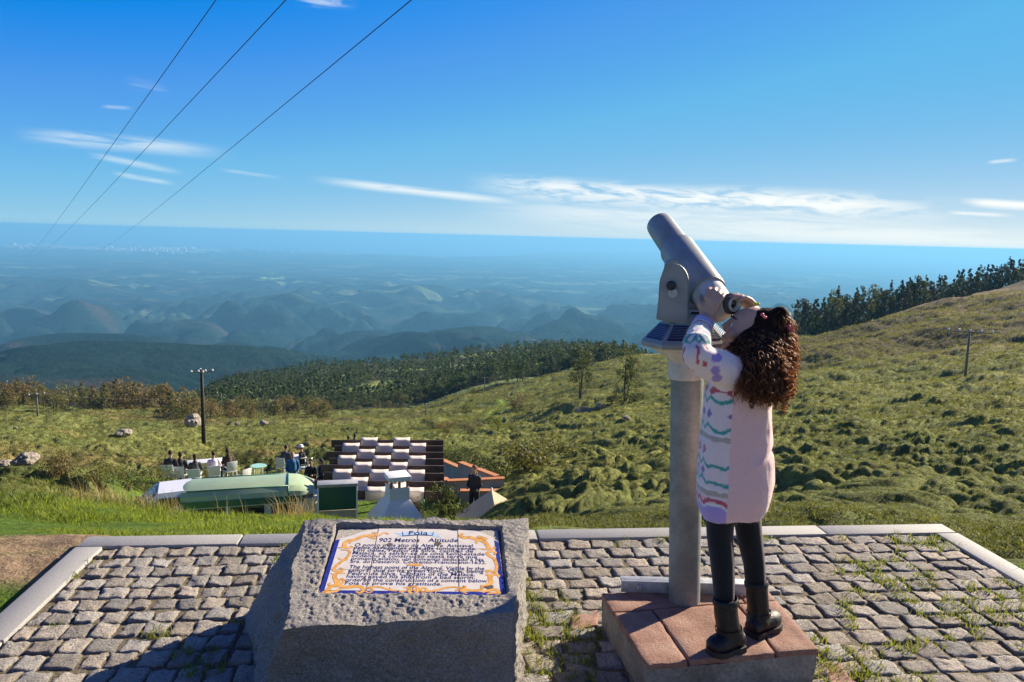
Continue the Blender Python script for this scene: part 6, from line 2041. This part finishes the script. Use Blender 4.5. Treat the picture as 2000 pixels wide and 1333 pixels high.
lf_ridge = leaf_mat("ridge_foliage", (0.020, 0.032, 0.014), (0.055, 0.065, 0.026), 0.22, scale=0.05)
lf_olive = leaf_mat("olive_foliage", (0.075, 0.085, 0.028), (0.19, 0.18, 0.062), 0.35, scale=0.05)
lf_rust = leaf_mat("rusty_foliage", (0.10, 0.085, 0.035), (0.22, 0.165, 0.072), 0.35, scale=0.05)
lf_bright = leaf_mat("bright_foliage", (0.08, 0.11, 0.025), (0.20, 0.22, 0.06), 0.4, scale=0.05)
lf_grey = leaf_mat("grey_twigs", (0.12, 0.105, 0.07), (0.24, 0.20, 0.13), 0.3, scale=0.05)
PROTO = {}
def proto(kind, seed):
    """unit-height meshes: (trunk, crown)"""
    rg = np.random.default_rng(seed)
    if kind == 'conifer':
        bm, tips = trunk_bm(1.0, 0.018, rg, 0.01, 7, 0.2, 0.9, 0.15)
        k = 34; u = np.linspace(0.14, 0.98, k) + rg.normal(0, 0.012, k)
        a = rg.uniform(0, 6.28, k); R_ = 0.17 * (1.02 - u) ** 0.75 * rg.uniform(0.5, 1.15, k)
        c = np.stack([R_ * np.cos(a), R_ * np.sin(a), u], -1); r = 0.085 * (1.08 - u) ** 0.5 * rg.uniform(0.6, 1.2, k)
        V, F = leaf_cards(c, r, 1100, 0.019, rg)
    elif kind == 'eucalypt':
        bm, tips = trunk_bm(1.0, 0.020, rg, 0.03, 9, 0.38, 0.95, 0.20)
        c = np.array([tuple(t_) for t_ in tips] + [tuple(t_ + Vector(rg.normal(0, 0.06, 3))) for t_ in tips])
        r = rg.uniform(0.05, 0.115, len(c))
        V, F = leaf_cards(c, r, 1250, 0.020, rg)
    elif kind == 'open':
        bm, tips = trunk_bm(1.0, 0.022, rg, 0.05, 10, 0.25, 0.97, 0.19, 3)
        c = np.array([tuple(t_) for t_ in tips] + [tuple(t_ + Vector(rg.normal(0, 0.05, 3))) for t_ in tips])
        r = rg.uniform(0.035, 0.095, len(c))
        V, F = leaf_cards(c, r, 2600, 0.014, rg)
    elif kind == 'scrub':
        bm, tips = trunk_bm(0.8, 0.03, rg, 0.10, 6, 0.15, 0.9, 0.3, 2)
        c = np.array([tuple(t_) for t_ in tips] + [(rg.normal(0, 0.2), rg.normal(0, 0.2), rg.uniform(0.25, 0.88)) for _ in range(12)])
        r = rg.uniform(0.10, 0.22, len(c))
        V, F = leaf_cards(c, r, 1000, 0.030, rg)
    else:                                            # bush
        bm, tips = trunk_bm(0.6, 0.03, rg, 0.2, 6, 0.1, 0.9, 0.5, 3)
        c = np.stack([rg.normal(0, 0.32, 16), rg.normal(0, 0.32, 16), rg.uniform(0.15, 0.7, 16)], -1)
        r = rg.uniform(0.2, 0.36, 16)
        V, F = leaf_cards(c, r, 1500, 0.034, rg, 0.75)
        V[:, 2] = np.abs(V[:, 2])
    return bm_mesh(bm, kind + "_trunk", True), np_mesh(kind + "_crown", V, F)
for kd, nv in (('conifer', 3), ('eucalypt', 3), ('open', 2), ('scrub', 3), ('bush', 3)):
    PROTO[kd] = [proto(kd, 100 + 7 * i + len(kd)) for i in range(nv)]
_with_mat = {}
def tmesh(kind, i, leaf, bk):
    key = (kind, i, leaf.name, bk.name)
    if key not in _with_mat:
        a, b = (m_.copy() for m_ in PROTO[kind][i])
        a.materials.append(bk); b.materials.append(leaf)
        _with_mat[key] = (a, b)
    return _with_mat[key]
rt = random.Random(31)
def tree(name, kind, p, hgt, leaf, label, cat='tree', group=None, wide=1.0, bk=None, trunk=True):
    a, b = tmesh(kind, rt.randrange(len(PROTO[kind])), leaf, bk or bark)
    e = empty(name, (p[0], p[1], p[2] - 0.02 * hgt), rt.uniform(0, 6.28), label, cat, group)
    wd = wide * rt.uniform(0.85, 1.2)
    e.scale = (hgt * wd, hgt * wd, hgt)
    for n_, m_ in (("trunk", a), ("crown", b)):
        o = bpy.data.objects.new(n_, m_); COL.objects.link(o); o.parent = e
    return e
def polar(x, r):
    a = azel(x, 720)[0]
    px_, py_ = r * math.sin(a), r * math.cos(a)
    return np.array([px_, py_, gz(px_, py_)])
# the wood on the hill beyond the heath: the nearest 290 as trees, the rest as one mass
rgf = np.random.default_rng(5)
FBX = [330, 400, 600, 800, 930, 1040, 1200, 1290]; FBR = [900, 338, 332, 318, 308, 312, 328, 420]
cand = []
while len(cand) < 2700:
    x = rgf.uniform(345, 1300)
    b = np.interp(x, FBX, FBR)
    r = b * (840 / b) ** rgf.uniform(0, 1) ** 0.9
    q = polar(x, r)
    if gnoise(q[0] / 60, q[1] / 60, 77) > 0.42: continue
    cand.append((r, x, q))
cand.sort(key=lambda c_: c_[0])
for r, x, q in cand[:290]:
    kd = rt.choice(['conifer', 'conifer', 'eucalypt', 'eucalypt', 'scrub'])
    hgt = rt.uniform(4.2, 8.0) * (0.7 if kd == 'scrub' else 1.0) * (1.0 + 0.25 * (x > 900))
    lf = rt.choice([lf_wood, lf_wood, lf_dark])
    edge_ = r < np.interp(x, FBX, FBR) * 1.12 and x < 860
    if edge_: hgt *= 0.7; lf = rt.choice([lf_olive, lf_wood, lf_dark])
    tree("forest_tree", kd, q, hgt, lf, "dark green tree in the wood on the hill beyond the heath", 'tree', "trees of the wood on the middle hill", rt.uniform(1.2, 1.9))
def mass(name, items, leaf, cards, size):
    """one mesh of many far trees; items (pos, height, width)"""
    rg = np.random.default_rng(77); VV = []; FF = []; base = 0
    for q, hgt, wd in items:
        k = 7
        u = rg.uniform(0.2, 0.95, k); a = rg.uniform(0, 6.28, k); R_ = wd * (1.1 - u) * rg.uniform(0.2, 1.0, k)
        c = np.stack([q[0] + R_ * np.cos(a), q[1] + R_ * np.sin(a), q[2] + u * hgt], -1)
        V, F = leaf_cards(c, wd * 0.5 * (1.25 - u), cards, size * hgt, rg)
        VV.append(V); FF.append(F + base); base += len(V)
    return tag(link(name, np_mesh(name, np.concatenate(VV), np.concatenate(FF)), mats=leaf), kind='stuff')
rest = [(q, rt.uniform(5, 10), rt.uniform(2.0, 3.6)) for r, x, q in cand[290:]]
mass("far_wood", rest[::2], lf_dark, 90, 0.07)
mass("far_wood", rest[1::2], lf_wood, 90, 0.07)
# scrubby trees along the far edge of the heath on the left
for k in range(150):
    x = rt.uniform(-120, 640)
    y = np.interp(x, [-120, 0, 200, 300, 420, 560, 640], [806, 804, 806, 812, 826, 826, 832]) - rt.uniform(0, 10)
    r = rt.uniform(285, 350) if x < 330 else rt.uniform(225, 320)
    q = polar(x, r)
    big = 225 < x < 330
    kd = rt.choice(['scrub', 'scrub', 'eucalypt', 'conifer'])
    hgt = (rt.uniform(5.5, 10.5) if not big else rt.uniform(8, 12)) * (0.75 if x > 400 else 1.0)
    tree("scrub_tree", kd, q, hgt, rt.choice([lf_olive, lf_rust, lf_rust, lf_olive]), "scrubby olive tree in the belt along the far edge of the heath", 'tree', "scrubby trees along the heath edge", 1.2)
# the row of tall trees behind the ridge on the right
for k in range(220):
    x = 1548 + 560 * (k + rt.uniform(-0.4, 0.4)) / 220
    rb = np.interp(x, [1500, 1600, 1800, 2000, 2350], [300, 318, 352, 428, 470])
    r = rb + rt.uniform(4, 55)
    q = polar(x, r)
    hgt = np.interp(x, [1548, 1620, 1700, 2000], [12, 15.5, 13.5, 12.5]) * rt.uniform(0.55, 1.2) + 0.12 * (r - rb)
    tree("ridge_tree", rt.choice(['eucalypt'] + ['conifer'] * 5), q, hgt, rt.choice([lf_ridge, lf_ridge, lf_dark]),
         "tall dark tree in the row behind the right-hand ridge", 'tree', "trees along the ridge", 0.8)
tree("eucalyptus_tree", 'open', polar(1616, 330), 19.5, lf_dark, "tallest open-crowned tree at the lower end of the ridge row", bk=bark, wide=0.8)
# single trees and bushes on the heath
for (x, y, top, lab, kd, lf, wd) in (
        (1134, 779, 678, "tall thin tree standing alone on the heath, the one farther from the telescope", 'open', lf_dark, 0.85),
        (1221, 783, 672, "tall thin tree standing on the heath beside the telescope housing", 'open', lf_dark, 0.95)):
    q = hit(x, y); rr = math.hypot(q[0], q[1])
    tree("eucalyptus_tree", kd, q, (y - top) / FPX * rr * 1.0, lf, lab, wide=wd, bk=bark)
for (x, y, top, lab, lf, wd) in (
        (1004, 798, 766, "rounded grey leafless bush above the bright green meadow", lf_grey, 0.9), (910, 804, 784, "small pale olive bush left of the bright green meadow", lf_bright, 0.9),
        (973, 842, 816, "yellow green bush below the bright green meadow", lf_bright, 0.85), (1000, 846, 830, "low yellow green bush beside a taller one", lf_bright, 0.9),
        (873, 849, 822, "dull brown bush above the pergola's far right corner", lf_rust, 1.0), (922, 846, 824, "wide grey olive bush between two bushes in the dip", lf_grey, 1.1),
        (926, 770, 753, "dark round bush at the edge of the wood", lf_olive, 0.9), (845, 838, 822, "dark green bush in the dip beyond the pergola", lf_dark, 1.2),
        (1240, 785, 760, "dark low bush at the foot of the tall thin tree", lf_dark, 1.4), (1195, 790, 772, "small olive bush between the two tall thin trees", lf_olive, 1.0),
        (480, 905, 884, "dark spreading bush behind the cafe lawn tables", lf_dark, 1.5), (505, 903, 890, "brown low bush behind the round mint table", lf_rust, 1.1),
        (640, 892, 874, "dark spreading bush left of the pergola's far edge", lf_dark, 1.5), (885, 905, 872, "dark bush just right of the pergola", lf_dark, 1.2),
        (925, 905, 872, "dark bush above the sloping orange-capped wall", lf_dark, 1.3), (965, 935, 890, "tall dark bush right of the sloping orange-capped wall", lf_dark, 1.2),
        (120, 938, 905, "brown dry bush behind the grass bank near the pale rock", lf_rust, 1.2), (190, 952, 912, "olive weedy bush in the middle of the grass bank edge", lf_olive, 1.2),
        (250, 958, 918, "dark weedy bush at the edge of the grass bank", lf_dark, 1.3), (300, 968, 925, "tangled bush at the right end of the weedy edge", lf_olive, 1.1)):
    q = hit(x, y); rr = math.hypot(q[0], q[1])
    tree("bush", 'bush', q, max(0.5, (y - top) / FPX * rr * 1.15), lf, lab, 'bush', wide=wd)

q = at_range(878, 1012, 23.0); q[2] = gz(q[0], q[1])
tree("shrub", 'bush', q, (float(at_range(878, 951, 23.0)[2]) - q[2]) * 1.35, lf_dark, "fluffy dark green shrub between the chimney and the tan parasol", 'shrub', wide=0.55)

for x, r, h_, lab in ((1032, 31, 1.7, "big olive bush beside the end of the cafe walls"), (1058, 34, 1.5, "olive bush right of the cafe walls")):
    q = polar(x, r)
    tree("bush", 'bush', q, h_, lf_olive, lab, 'bush', wide=1.2)

# ---------------------------------------------------------------- poles and power lines
tar = simple("tarred_wood", (0.018, 0.018, 0.017), 0.8, var=0.3, scale=3)
grey_pole = simple("grey_pole", (0.16, 0.15, 0.13), 0.85, var=0.2, scale=3)
ceramic = simple("pale_ceramic", (0.72, 0.74, 0.72), 0.25, var=0.05)
def pole(base_px, top_px, label, rad, m, arms=1, n_ins=3, arm_w=1.3, rng_=None, hub=False):
    p = hit(*base_px) if rng_ is None else polar(base_px[0], rng_)
    rr = math.hypot(p[0], p[1])
    top = at_range(top_px[0], top_px[1], rr)
    H_ = max(1.0, top[2] - p[2])
    e = empty("utility_pole", (p[0], p[1], p[2]), -math.atan2(p[0], p[1]) + 0.15, label, "utility pole")
    bm = bmesh.new(); add_tube(bm, [(0, 0, -0.4), (0, 0, H_ * 0.5), (0, 0, H_)], [rad * 1.2, rad, rad * 0.8], 12)
    link("shaft", bm_mesh(bm, "shaft", True), e, m)
    for a in range(arms):
        z = H_ - 0.25 - a * 0.75
        bm = bmesh.new(); add_box(bm, (0, -rad, z), (arm_w * 2, 0.10, 0.12), None, 0.01)
        if hub: add_box(bm, (0, 0, z - 0.01), (0.10, arm_w * 1.6, 0.11), None, 0.01)
        sharp(link("crossarm", bm_mesh(bm, "crossarm"), e, grey_pole))
        spots = [(-arm_w + 2 * arm_w * k / (n_ins - 1), -rad) for k in range(n_ins)] + ([(0.0, arm_w * 0.75), (0.0, -arm_w * 0.75)] if hub else [])
        for x, y in spots:
            bm = bmesh.new(); add_lathe(bm, [(0.03, 0.05), (0.12, 0.07), (0.13, 0.11), (0.06, 0.15), (0.12, 0.17), (0.11, 0.22), (0.05, 0.27)], 10, Matrix.Translation((x, y, z)))
            link("insulator", bm_mesh(bm, "insulator", True), e, ceramic)
    return e
pl1 = pole((398, 869), (398, 722), "dark wooden utility pole standing in the heath above the cafe", 0.20, tar, 1, 4, 1.1, None, True)
bm = bmesh.new(); zt = 0
pole((1885, 736), (1886, 643), "dark pole with a row of white insulators on the right-hand slope", 0.12, grey_pole, 1, 5, 1.9)
pole((74, 815), (74, 768), "small pale pole near the left edge before the scrubby trees", 0.14, grey_pole, 1, 3, 1.2)
pole((431, 800), (431, 771), "small pole in front of the wood right of the tall dark pole", 0.14, grey_pole, 1, 3, 1.2, 300)
pole((946, 768), (946, 737), "small pole at the edge of the wood above the green meadow", 0.16, grey_pole, 1, 3, 1.0)
pole((832, 812), (832, 788), "small pole low in the dip before the wood", 0.15, grey_pole, 1, 3, 0.9)
wire_m = simple("cable_black", (0.012, 0.012, 0.014), 0.5)
def cable(near, far, label, rad=0.010, sag=1.0, ext=0.35):
    a = at_range(near[0], near[1], near[2]); b = at_range(far[0], far[1], far[2])
    a = a + (a - b) * 0.02 * ext
    L = b - a
    bm = bmesh.new()
    pts = []
    for k in range(41):
        u = (k / 40) ** 2
        pts.append(Vector(a + L * u - np.array([0, 0, sag * 4 * u * (1 - u)])))
    add_tube(bm, pts, rad, 6)
    o = link("power_line", bm_mesh(bm, "power_line", True), None, wire_m)
    return tag(o, label, "power line", "power lines crossing the sky")
cable((440, -30, 15), (46, 502, 420), "power line across the upper left sky, leftmost of the three long ones", 0.0095, 1.4)
cable((582, -30, 14), (70, 496, 420), "power line across the upper left sky, middle one of three", 0.0095, 1.4)
cable((835, -30, 13), (182, 492, 420), "power line across the sky, rightmost of the three long ones", 0.0095, 1.2)
cable((74, 769, 250), (431, 772, 300), "thin line strung low between the two small poles on the left", 0.03, 1.6, 0)

# ---------------------------------------------------------------- rocks and a ruin on the heath
rock_m, t = mat("lichen_rock")
co = t.n('ShaderNodeTexCoord').outputs['Object']
n1 = t.noise(co, 3.0, 8.0, 0.7); n2 = t.noise(co, 14.0, 6.0, 0.7)
c = t.ramp(n1, [(0.3, (0.16, 0.145, 0.12)), (0.5, (0.34, 0.30, 0.25)), (0.7, (0.46, 0.42, 0.36))])
finish(t, principled(t, t.mix(1.0, c, t.ramp(n2, [(0.3, 0.6), (0.7, 1.2)]), 'MULTIPLY'), 0.95, bump=t.m('ADD', n1, n2), bump_d=0.08, bump_s=0.9))
def rock(x, yb, wpx, hpx, label, seed, up=0.0):
    p = hit(x, yb); rr = math.hypot(p[0], p[1]); s = rr / FPX
    bm = bmesh.new(); bmesh.ops.create_icosphere(bm, subdivisions=4, radius=1.0)
    for v in bm.verts:
        q = v.co.copy()
        n = MN.noise(q * 1.1 + Vector((seed, 0, 0))) * 0.42 + MN.noise(q * 2.7 + Vector((seed, 3, 0))) * 0.2 + MN.noise(q * 7 + Vector((seed, 3, 9))) * 0.06
        q *= 1 + n
        q = Vector((round(q.x * 2.6) / 2.6 * 0.35 + q.x * 0.65, q.y, round(q.z * 3) / 3 * 0.3 + q.z * 0.7))
        v.co = Vector((q.x * wpx * 0.5 * s, q.y * wpx * 0.42 * s, q.z * hpx * 0.62 * s + hpx * 0.34 * s))
    o = link("rock", bm_mesh(bm, "rock", False), None, rock_m); o.location = p; o.location.z += up; o.rotation_euler = (0, 0, seed)
    sharp(o, 28)
    tag(o, label, "rock")
rock(378, 834, 28, 22, "big dark boulder beside the tall dark utility pole", 1.3, 0.3)
rock(243, 854, 28, 11, "low two-toned rock left of the big boulder", 4.1, 0.2)
rock(52, 934, 38, 16, "broad pinkish rock above the grass bank on the left", 7.7, 0.25)
rock(8, 926, 26, 9, "flat pale rock at the left edge of the photo", 2.2, 0.15)
rock(463, 832, 9, 5, "tiny white stone right of the utility pole", 5.5, 0.2)
rock(515, 830, 15, 6, "small reddish rock before the scrub, right of the tiny white stone", 6.1, 0.2)
rock(30, 841, 7, 4, "tiny pale stone on the heath near the left edge", 3.3, 0.15)
rock(1222, 822, 14, 6, "small grey rock on the slope below the ruin", 8.8, 0.2)
ru = hit(1150, 806); rr = math.hypot(ru[0], ru[1]); s = rr / FPX
ruin = empty("stone_ruin", tuple(ru), -azel(1150, 806)[0] + 0.5, "roofless stone ruin with one sunlit gable on the heath below the tall thin trees", "ruin")
for nm, c, sz in (("gable", (24 * s, 4 * s, 6 * s), (1.0 * s, 22 * s, 17 * s)), ("long_wall", (2 * s, -7 * s, 3 * s), (43 * s, 1.0 * s, 11 * s)), ("back_wall", (0, 15 * s, 2 * s), (46 * s, 1.0 * s, 9 * s)), ("end_wall", (-22 * s, 4 * s, 2 * s), (1.0 * s, 21 * s, 9 * s))):
    b = bmesh.new(); add_box(b, c, sz)
    bmesh.ops.subdivide_edges(b, edges=list(b.edges), cuts=7, use_grid_fill=True)
    me = bm_mesh(b, nm); roughen(me, 0.3, 0.6, c[0])
    link(nm, me, ruin, rock_m)

# ---------------------------------------------------------------- houses and the town by the sea
_la, _lr = az_far, r_far
def far_z(a, r):
    fa = np.clip((np.asarray(a) - _la[0]) / (_la[1] - _la[0]), 0, len(_la) - 1.001); fr = np.clip((np.log(r) - math.log(_lr[0])) / (math.log(_lr[1]) - math.log(_lr[0])), 0, 1) * (len(_lr) - 1.001)
    i = fa.astype(int); j = fr.astype(int); u = fa - i; v = fr - j
    return (ZL[i, j] * (1 - u) + ZL[i + 1, j] * u) * (1 - v) + (ZL[i, j + 1] * (1 - u) + ZL[i + 1, j + 1] * u) * v
def far_hit(x, y):
    a, e = azel(x, y)
    r = np.exp(np.linspace(math.log(1050), math.log(50000), 3000))
    b_ = (CAM_H + r * math.tan(e)) < far_z(np.full(len(r), a), r)
    k = int(np.argmax(b_)) if b_.any() else len(r) - 1
    return a, float(r[k]), float(far_z(np.array([a]), np.array([r[k]]))[0])
lime = simple("limewash", (0.80, 0.78, 0.74), 0.8, var=0.05, scale=0.2)
tile_r = simple("roof_tile", (0.42, 0.20, 0.13), 0.85, var=0.15, scale=0.4)
def house(x, y, wpx, label):
    a, r, z = far_hit(x, y)
    s = r / FPX * wpx
    e = empty("farmhouse", (r * math.sin(a), r * math.cos(a), z), -a + 0.5, label, "house")
    b = bmesh.new(); add_box(b, (0, 0, 0.24 * s), (s, s * 0.55, 0.55 * s))
    link("wall", bm_mesh(b, "wall"), e, lime)
    b = bmesh.new()
    P = [(-.54, -.32, .5), (.54, -.32, .5), (.54, .32, .5), (-.54, .32, .5), (-.54, 0, .72), (.54, 0, .72)]
    v = [b.verts.new(Vector(p) * s) for p in P]
    for f in ((0, 1, 5, 4), (3, 4, 5, 2), (0, 4, 3), (1, 2, 5), (0, 3, 2, 1)): b.faces.new([v[i] for i in f])
    link("roof", bm_mesh(b, "roof"), e, tile_r)
for x, y, w_, lab in ((245, 700, 6, "white farmhouse on the dark wooded hill at left"), (283, 708, 5, "smaller white farmhouse right of the other on the dark hill"), (18, 748, 6, "white farmhouse at the far left edge of the dark hill"),
                      (93, 636, 5, "white farmhouse on a hill far behind the mast"), (918, 665, 7, "white building in the valley right of the big hill"), (1150, 640, 9, "pale farm buildings on the hill left of the telescope"), (735, 668, 6, "pale cleared farmyard on the hill before the wood")):
    house(x, y, w_, lab)
for x, y, w_, lab in ((329, 757, 8, "white cottage at the left end of the middle wood"), (356, 756, 8, "long white cottage beside the first one at the wood's left end"), (405, 746, 7, "white cottage just right of the tall dark pole's top")):
    house(x, y, w_, lab)
# lattice mast
a, r, z = far_hit(175, 697); s = r / FPX
mast = empty("pylon", (r * math.sin(a), r * math.cos(a), z), -a, "lattice pylon on the skyline of the dark wooded hill at left", "pylon")
bm = bmesh.new()
for sx in (-1, 1):
    for sy in (-1, 1): add_tube(bm, [(sx * 2.2 * s, sy * 2.2 * s, -2 * s), (sx * 0.6 * s, sy * 0.6 * s, 16 * s)], 0.35 * s, 5)
link("mast", bm_mesh(bm, "mast"), mast, steel)
for zz_ in (9, 13):
    bm = bmesh.new(); add_box(bm, (0, 0, zz_ * s), (7 * s, 0.5 * s, 0.5 * s)); link("crossarm", bm_mesh(bm, "crossarm"), mast, steel)
# town: pale blocks too many to count
rgt = np.random.default_rng(66)
CUBE_F = np.array([(0, 1, 2, 3), (4, 7, 6, 5), (0, 4, 5, 1), (1, 5, 6, 2), (2, 6, 7, 3), (3, 7, 4, 0)])
def blocks(name, items, m):
    VV = []; FF = []
    for i, (a, r, z, w_, d_, h_) in enumerate(items):
        x, y = r * math.sin(a), r * math.cos(a)
        VV.append([(x + sx * w_ / 2, y + sy * d_ / 2, z - 5 if k == 0 else z + h_) for k in (0, 1) for sx, sy in ((-1, -1), (-1, 1), (1, 1), (1, -1))])
        FF.append(CUBE_F + 8 * i)
    tag(link(name, np_mesh(name, np.array(VV).reshape(-1, 3), np.concatenate(FF)), mats=m), kind='stuff')
it = []
for _ in range(3200):
    x = np.clip(rgt.choice([rgt.normal(330, 45), rgt.normal(150, 70), rgt.normal(60, 40), rgt.uniform(0, 700), rgt.uniform(200, 400)]), -30, 900)
    a = azel(x, 490)[0]
    rc_ = np.interp(a, _ca_, _cr_)
    r = rc_ * (1 - abs(rgt.normal(0, 0.05)) - 0.004)
    tall = rgt.uniform() < (0.12 if 290 < x < 380 else 0.02)
    it.append((a, r, float(far_z(np.array([a]), np.array([r]))[0]), rgt.uniform(40, 190), rgt.uniform(25, 60), rgt.uniform(60, 150) if tall else rgt.uniform(12, 55)))
blocks("coastal_town", it, lime)
it = []
for _ in range(520):
    a = math.radians(rgt.uniform(-35, 32)); r = math.exp(rgt.uniform(math.log(3500), math.log(30000)))
    if r > np.interp(a, _ca_, _cr_) * 0.98: continue
    n_ = 1 + int(rgt.exponential(1.6))
    for _k in range(n_):
        a2 = a + rgt.normal(0, 0.003); r2 = r * (1 + rgt.normal(0, 0.006))
        s = r2 / FPX
        it.append((a2, r2, float(far_z(np.array([a2]), np.array([r2]))[0]), rgt.uniform(0.8, 3.2) * s * 0.9, rgt.uniform(8, 30), rgt.uniform(0.3, 0.7) * s + 3))
blocks("far_villages", it, lime)

# ---------------------------------------------------------------- heath tufts and the grass bank
rgh = np.random.default_rng(12)
def scatter(n, a0, a1, r0, r1, power=1.0):
    a = rgh.uniform(a0, a1, n); u = rgh.uniform(0, 1, n)
    r = r0 * (r1 / r0) ** (u ** power)
    return a, r
def tufts(name, n, r0, r1, cards, mats, keep, hgt, wfac, k0=1.0, lump=0.0):
    a, r = scatter(n, math.radians(-43), math.radians(48), r0, r1)
    ok = keep(a, r); a, r = a[ok], r[ok]
    X_, Y_ = r * np.sin(a), r * np.cos(a)
    Z_ = surface_z(X_, Y_)
    P = np.stack([X_, Y_, Z_ - 0.02], -1)
    h_ = np.maximum(hgt, 0.0030 * r) * k0
    if lump: h_ = h_ * np.clip(1 + lump * (gnoise(X_ * 2.1, Y_ * 2.1, 85) + 0.7 * gnoise(X_ * 0.7, Y_ * 0.7, 86)), 0.25, 2.2)
    V, F, m = blades(P, h_, h_ * wfac, cards, 0.9, int(n % 97), h_ * 0.45)
    return tag(link(name, np_mesh(name, V, F), mats=mats), kind='stuff')
heather = leaf_mat("heather", (0.066, 0.085, 0.026), (0.190, 0.195, 0.060), 0.4, scale=0.35)
tufts("heath_shrubs", 195000, 4.6, 60, 6, heather, lambda a, r: (heath_w(a, r) > 0.5) & (rgh.uniform(0, 1, len(a)) < 0.9), 0.045, 0.16)
tufts("heath_shrubs", 126000, 60, 330, 5, heather, lambda a, r: (heath_w(a, r) > 0.5) & (r < np.interp(a, [azel(x, 780)[0] for x in FBX], FBR)), 0.2, 0.22, 0.8)
lawn_m = leaf_mat("bank_grass", (0.075, 0.125, 0.018), (0.27, 0.33, 0.06), 0.5, scale=2.2)
def bank(a, r):
    x_, y_ = r * np.sin(a), r * np.cos(a)
    u, v = terr_uv(x_, y_)
    out = (u < -0.03) | (u > TW + 0.03) | (v < -0.03)
    bare = sstep(0.50, 0.22, np.abs(u + 0.30)) * sstep(-0.02, 0.10, v) * sstep(0.48, 0.28, v) + sstep(0.25, 0.08, np.abs(v + 0.1)) * sstep(0.30, 0.1, u) * sstep(-0.8, -0.3, u)
    pn = gnoise(x_ * 1.3, y_ * 1.3, 83)
    return out & (heath_w(a, r) < 0.6) & (in_cafe(a, r) < 0.3) & (bare + 0.25 * pn < 0.35)
tufts("bank_grass", 80000, 2.6, 9.5, 7, lawn_m, lambda a, r: bank(a, r) & (a < math.radians(-2)) & (rgh.uniform(0, 1, len(a)) < sstep(2.5, 4.2, r) * 0.85 + 0.15), 0.045, 0.085, 1.0, 0.9)
tufts("bank_grass", 9000, 3.4, 6.5, 7, lawn_m, lambda a, r: bank(a, r) & (a >= math.radians(-2)) & ((a > math.radians(30.5)) | (a < math.radians(4))), 0.06, 0.08)
short = leaf_mat("lawn_grass", (0.09, 0.13, 0.025), (0.20, 0.24, 0.06), 0.4, scale=1.0)
tufts("cafe_lawn_grass", 26000, 15, 36, 5, short, lambda a, r: in_cafe(a, r) > 0.4, 0.05, 0.2, 0.8)
# tall dry stalks along the edge of the bank
straw = leaf_mat("dry_stalks", (0.26, 0.19, 0.10), (0.45, 0.34, 0.19), 0.35, scale=1.0)
P = []
for k in range(340):
    x = rgh.uniform(120, 660); d = 6.3 + rgh.uniform(-0.5, 1.8)
    if 340 < x and rgh.uniform() > 0.22: continue
    q = polar(x, d); P.append(q)
for k in range(120):
    P.append(polar(rgh.normal(285, 16), 7.4 + rgh.uniform(-0.4, 0.8)))
for k in range(60):
    P.append(polar(rgh.normal(575, 18), 6.0 + rgh.uniform(-0.4, 0.4)))
P = np.array(P)
V, F, m = blades(P, rgh.uniform(0.07, 0.26, len(P)), 0.0035, 3, 0.7, 5, 0.03)
tag(link("dry_stalks", np_mesh("dry_stalks", V, F), mats=straw), kind='stuff')
weeds = leaf_mat("weeds", (0.06, 0.10, 0.02), (0.17, 0.20, 0.05), 0.4, scale=1.5)
tufts("weeds", 12000, 5.6, 13, 6, weeds, lambda a, r: (a < azel(330, 900)[0]) & (gnoise(r * np.sin(a) * 0.9, r * np.cos(a) * 0.9, 88) > 0.1), 0.09, 0.11)

# ---------------------------------------------------------------- air between here and the coast
bm = bmesh.new()
add_box(bm, (0, 44500, (-960 + 14) / 2), (150000, 95000, 974))
hm, t = mat("haze_air")
pv = t.n('ShaderNodeVolumePrincipled')
pv.inputs['Color'].default_value = (0.19, 0.505, 0.81, 1)
pv.inputs['Density'].default_value = 7.6e-5
pv.inputs['Anisotropy'].default_value = 0.17
o = t.n('ShaderNodeOutputMaterial')
t.put(o.inputs['Volume'], pv.outputs[0])
tag(link("haze", bm_mesh(bm, "haze"), mats=hm), kind='stuff')
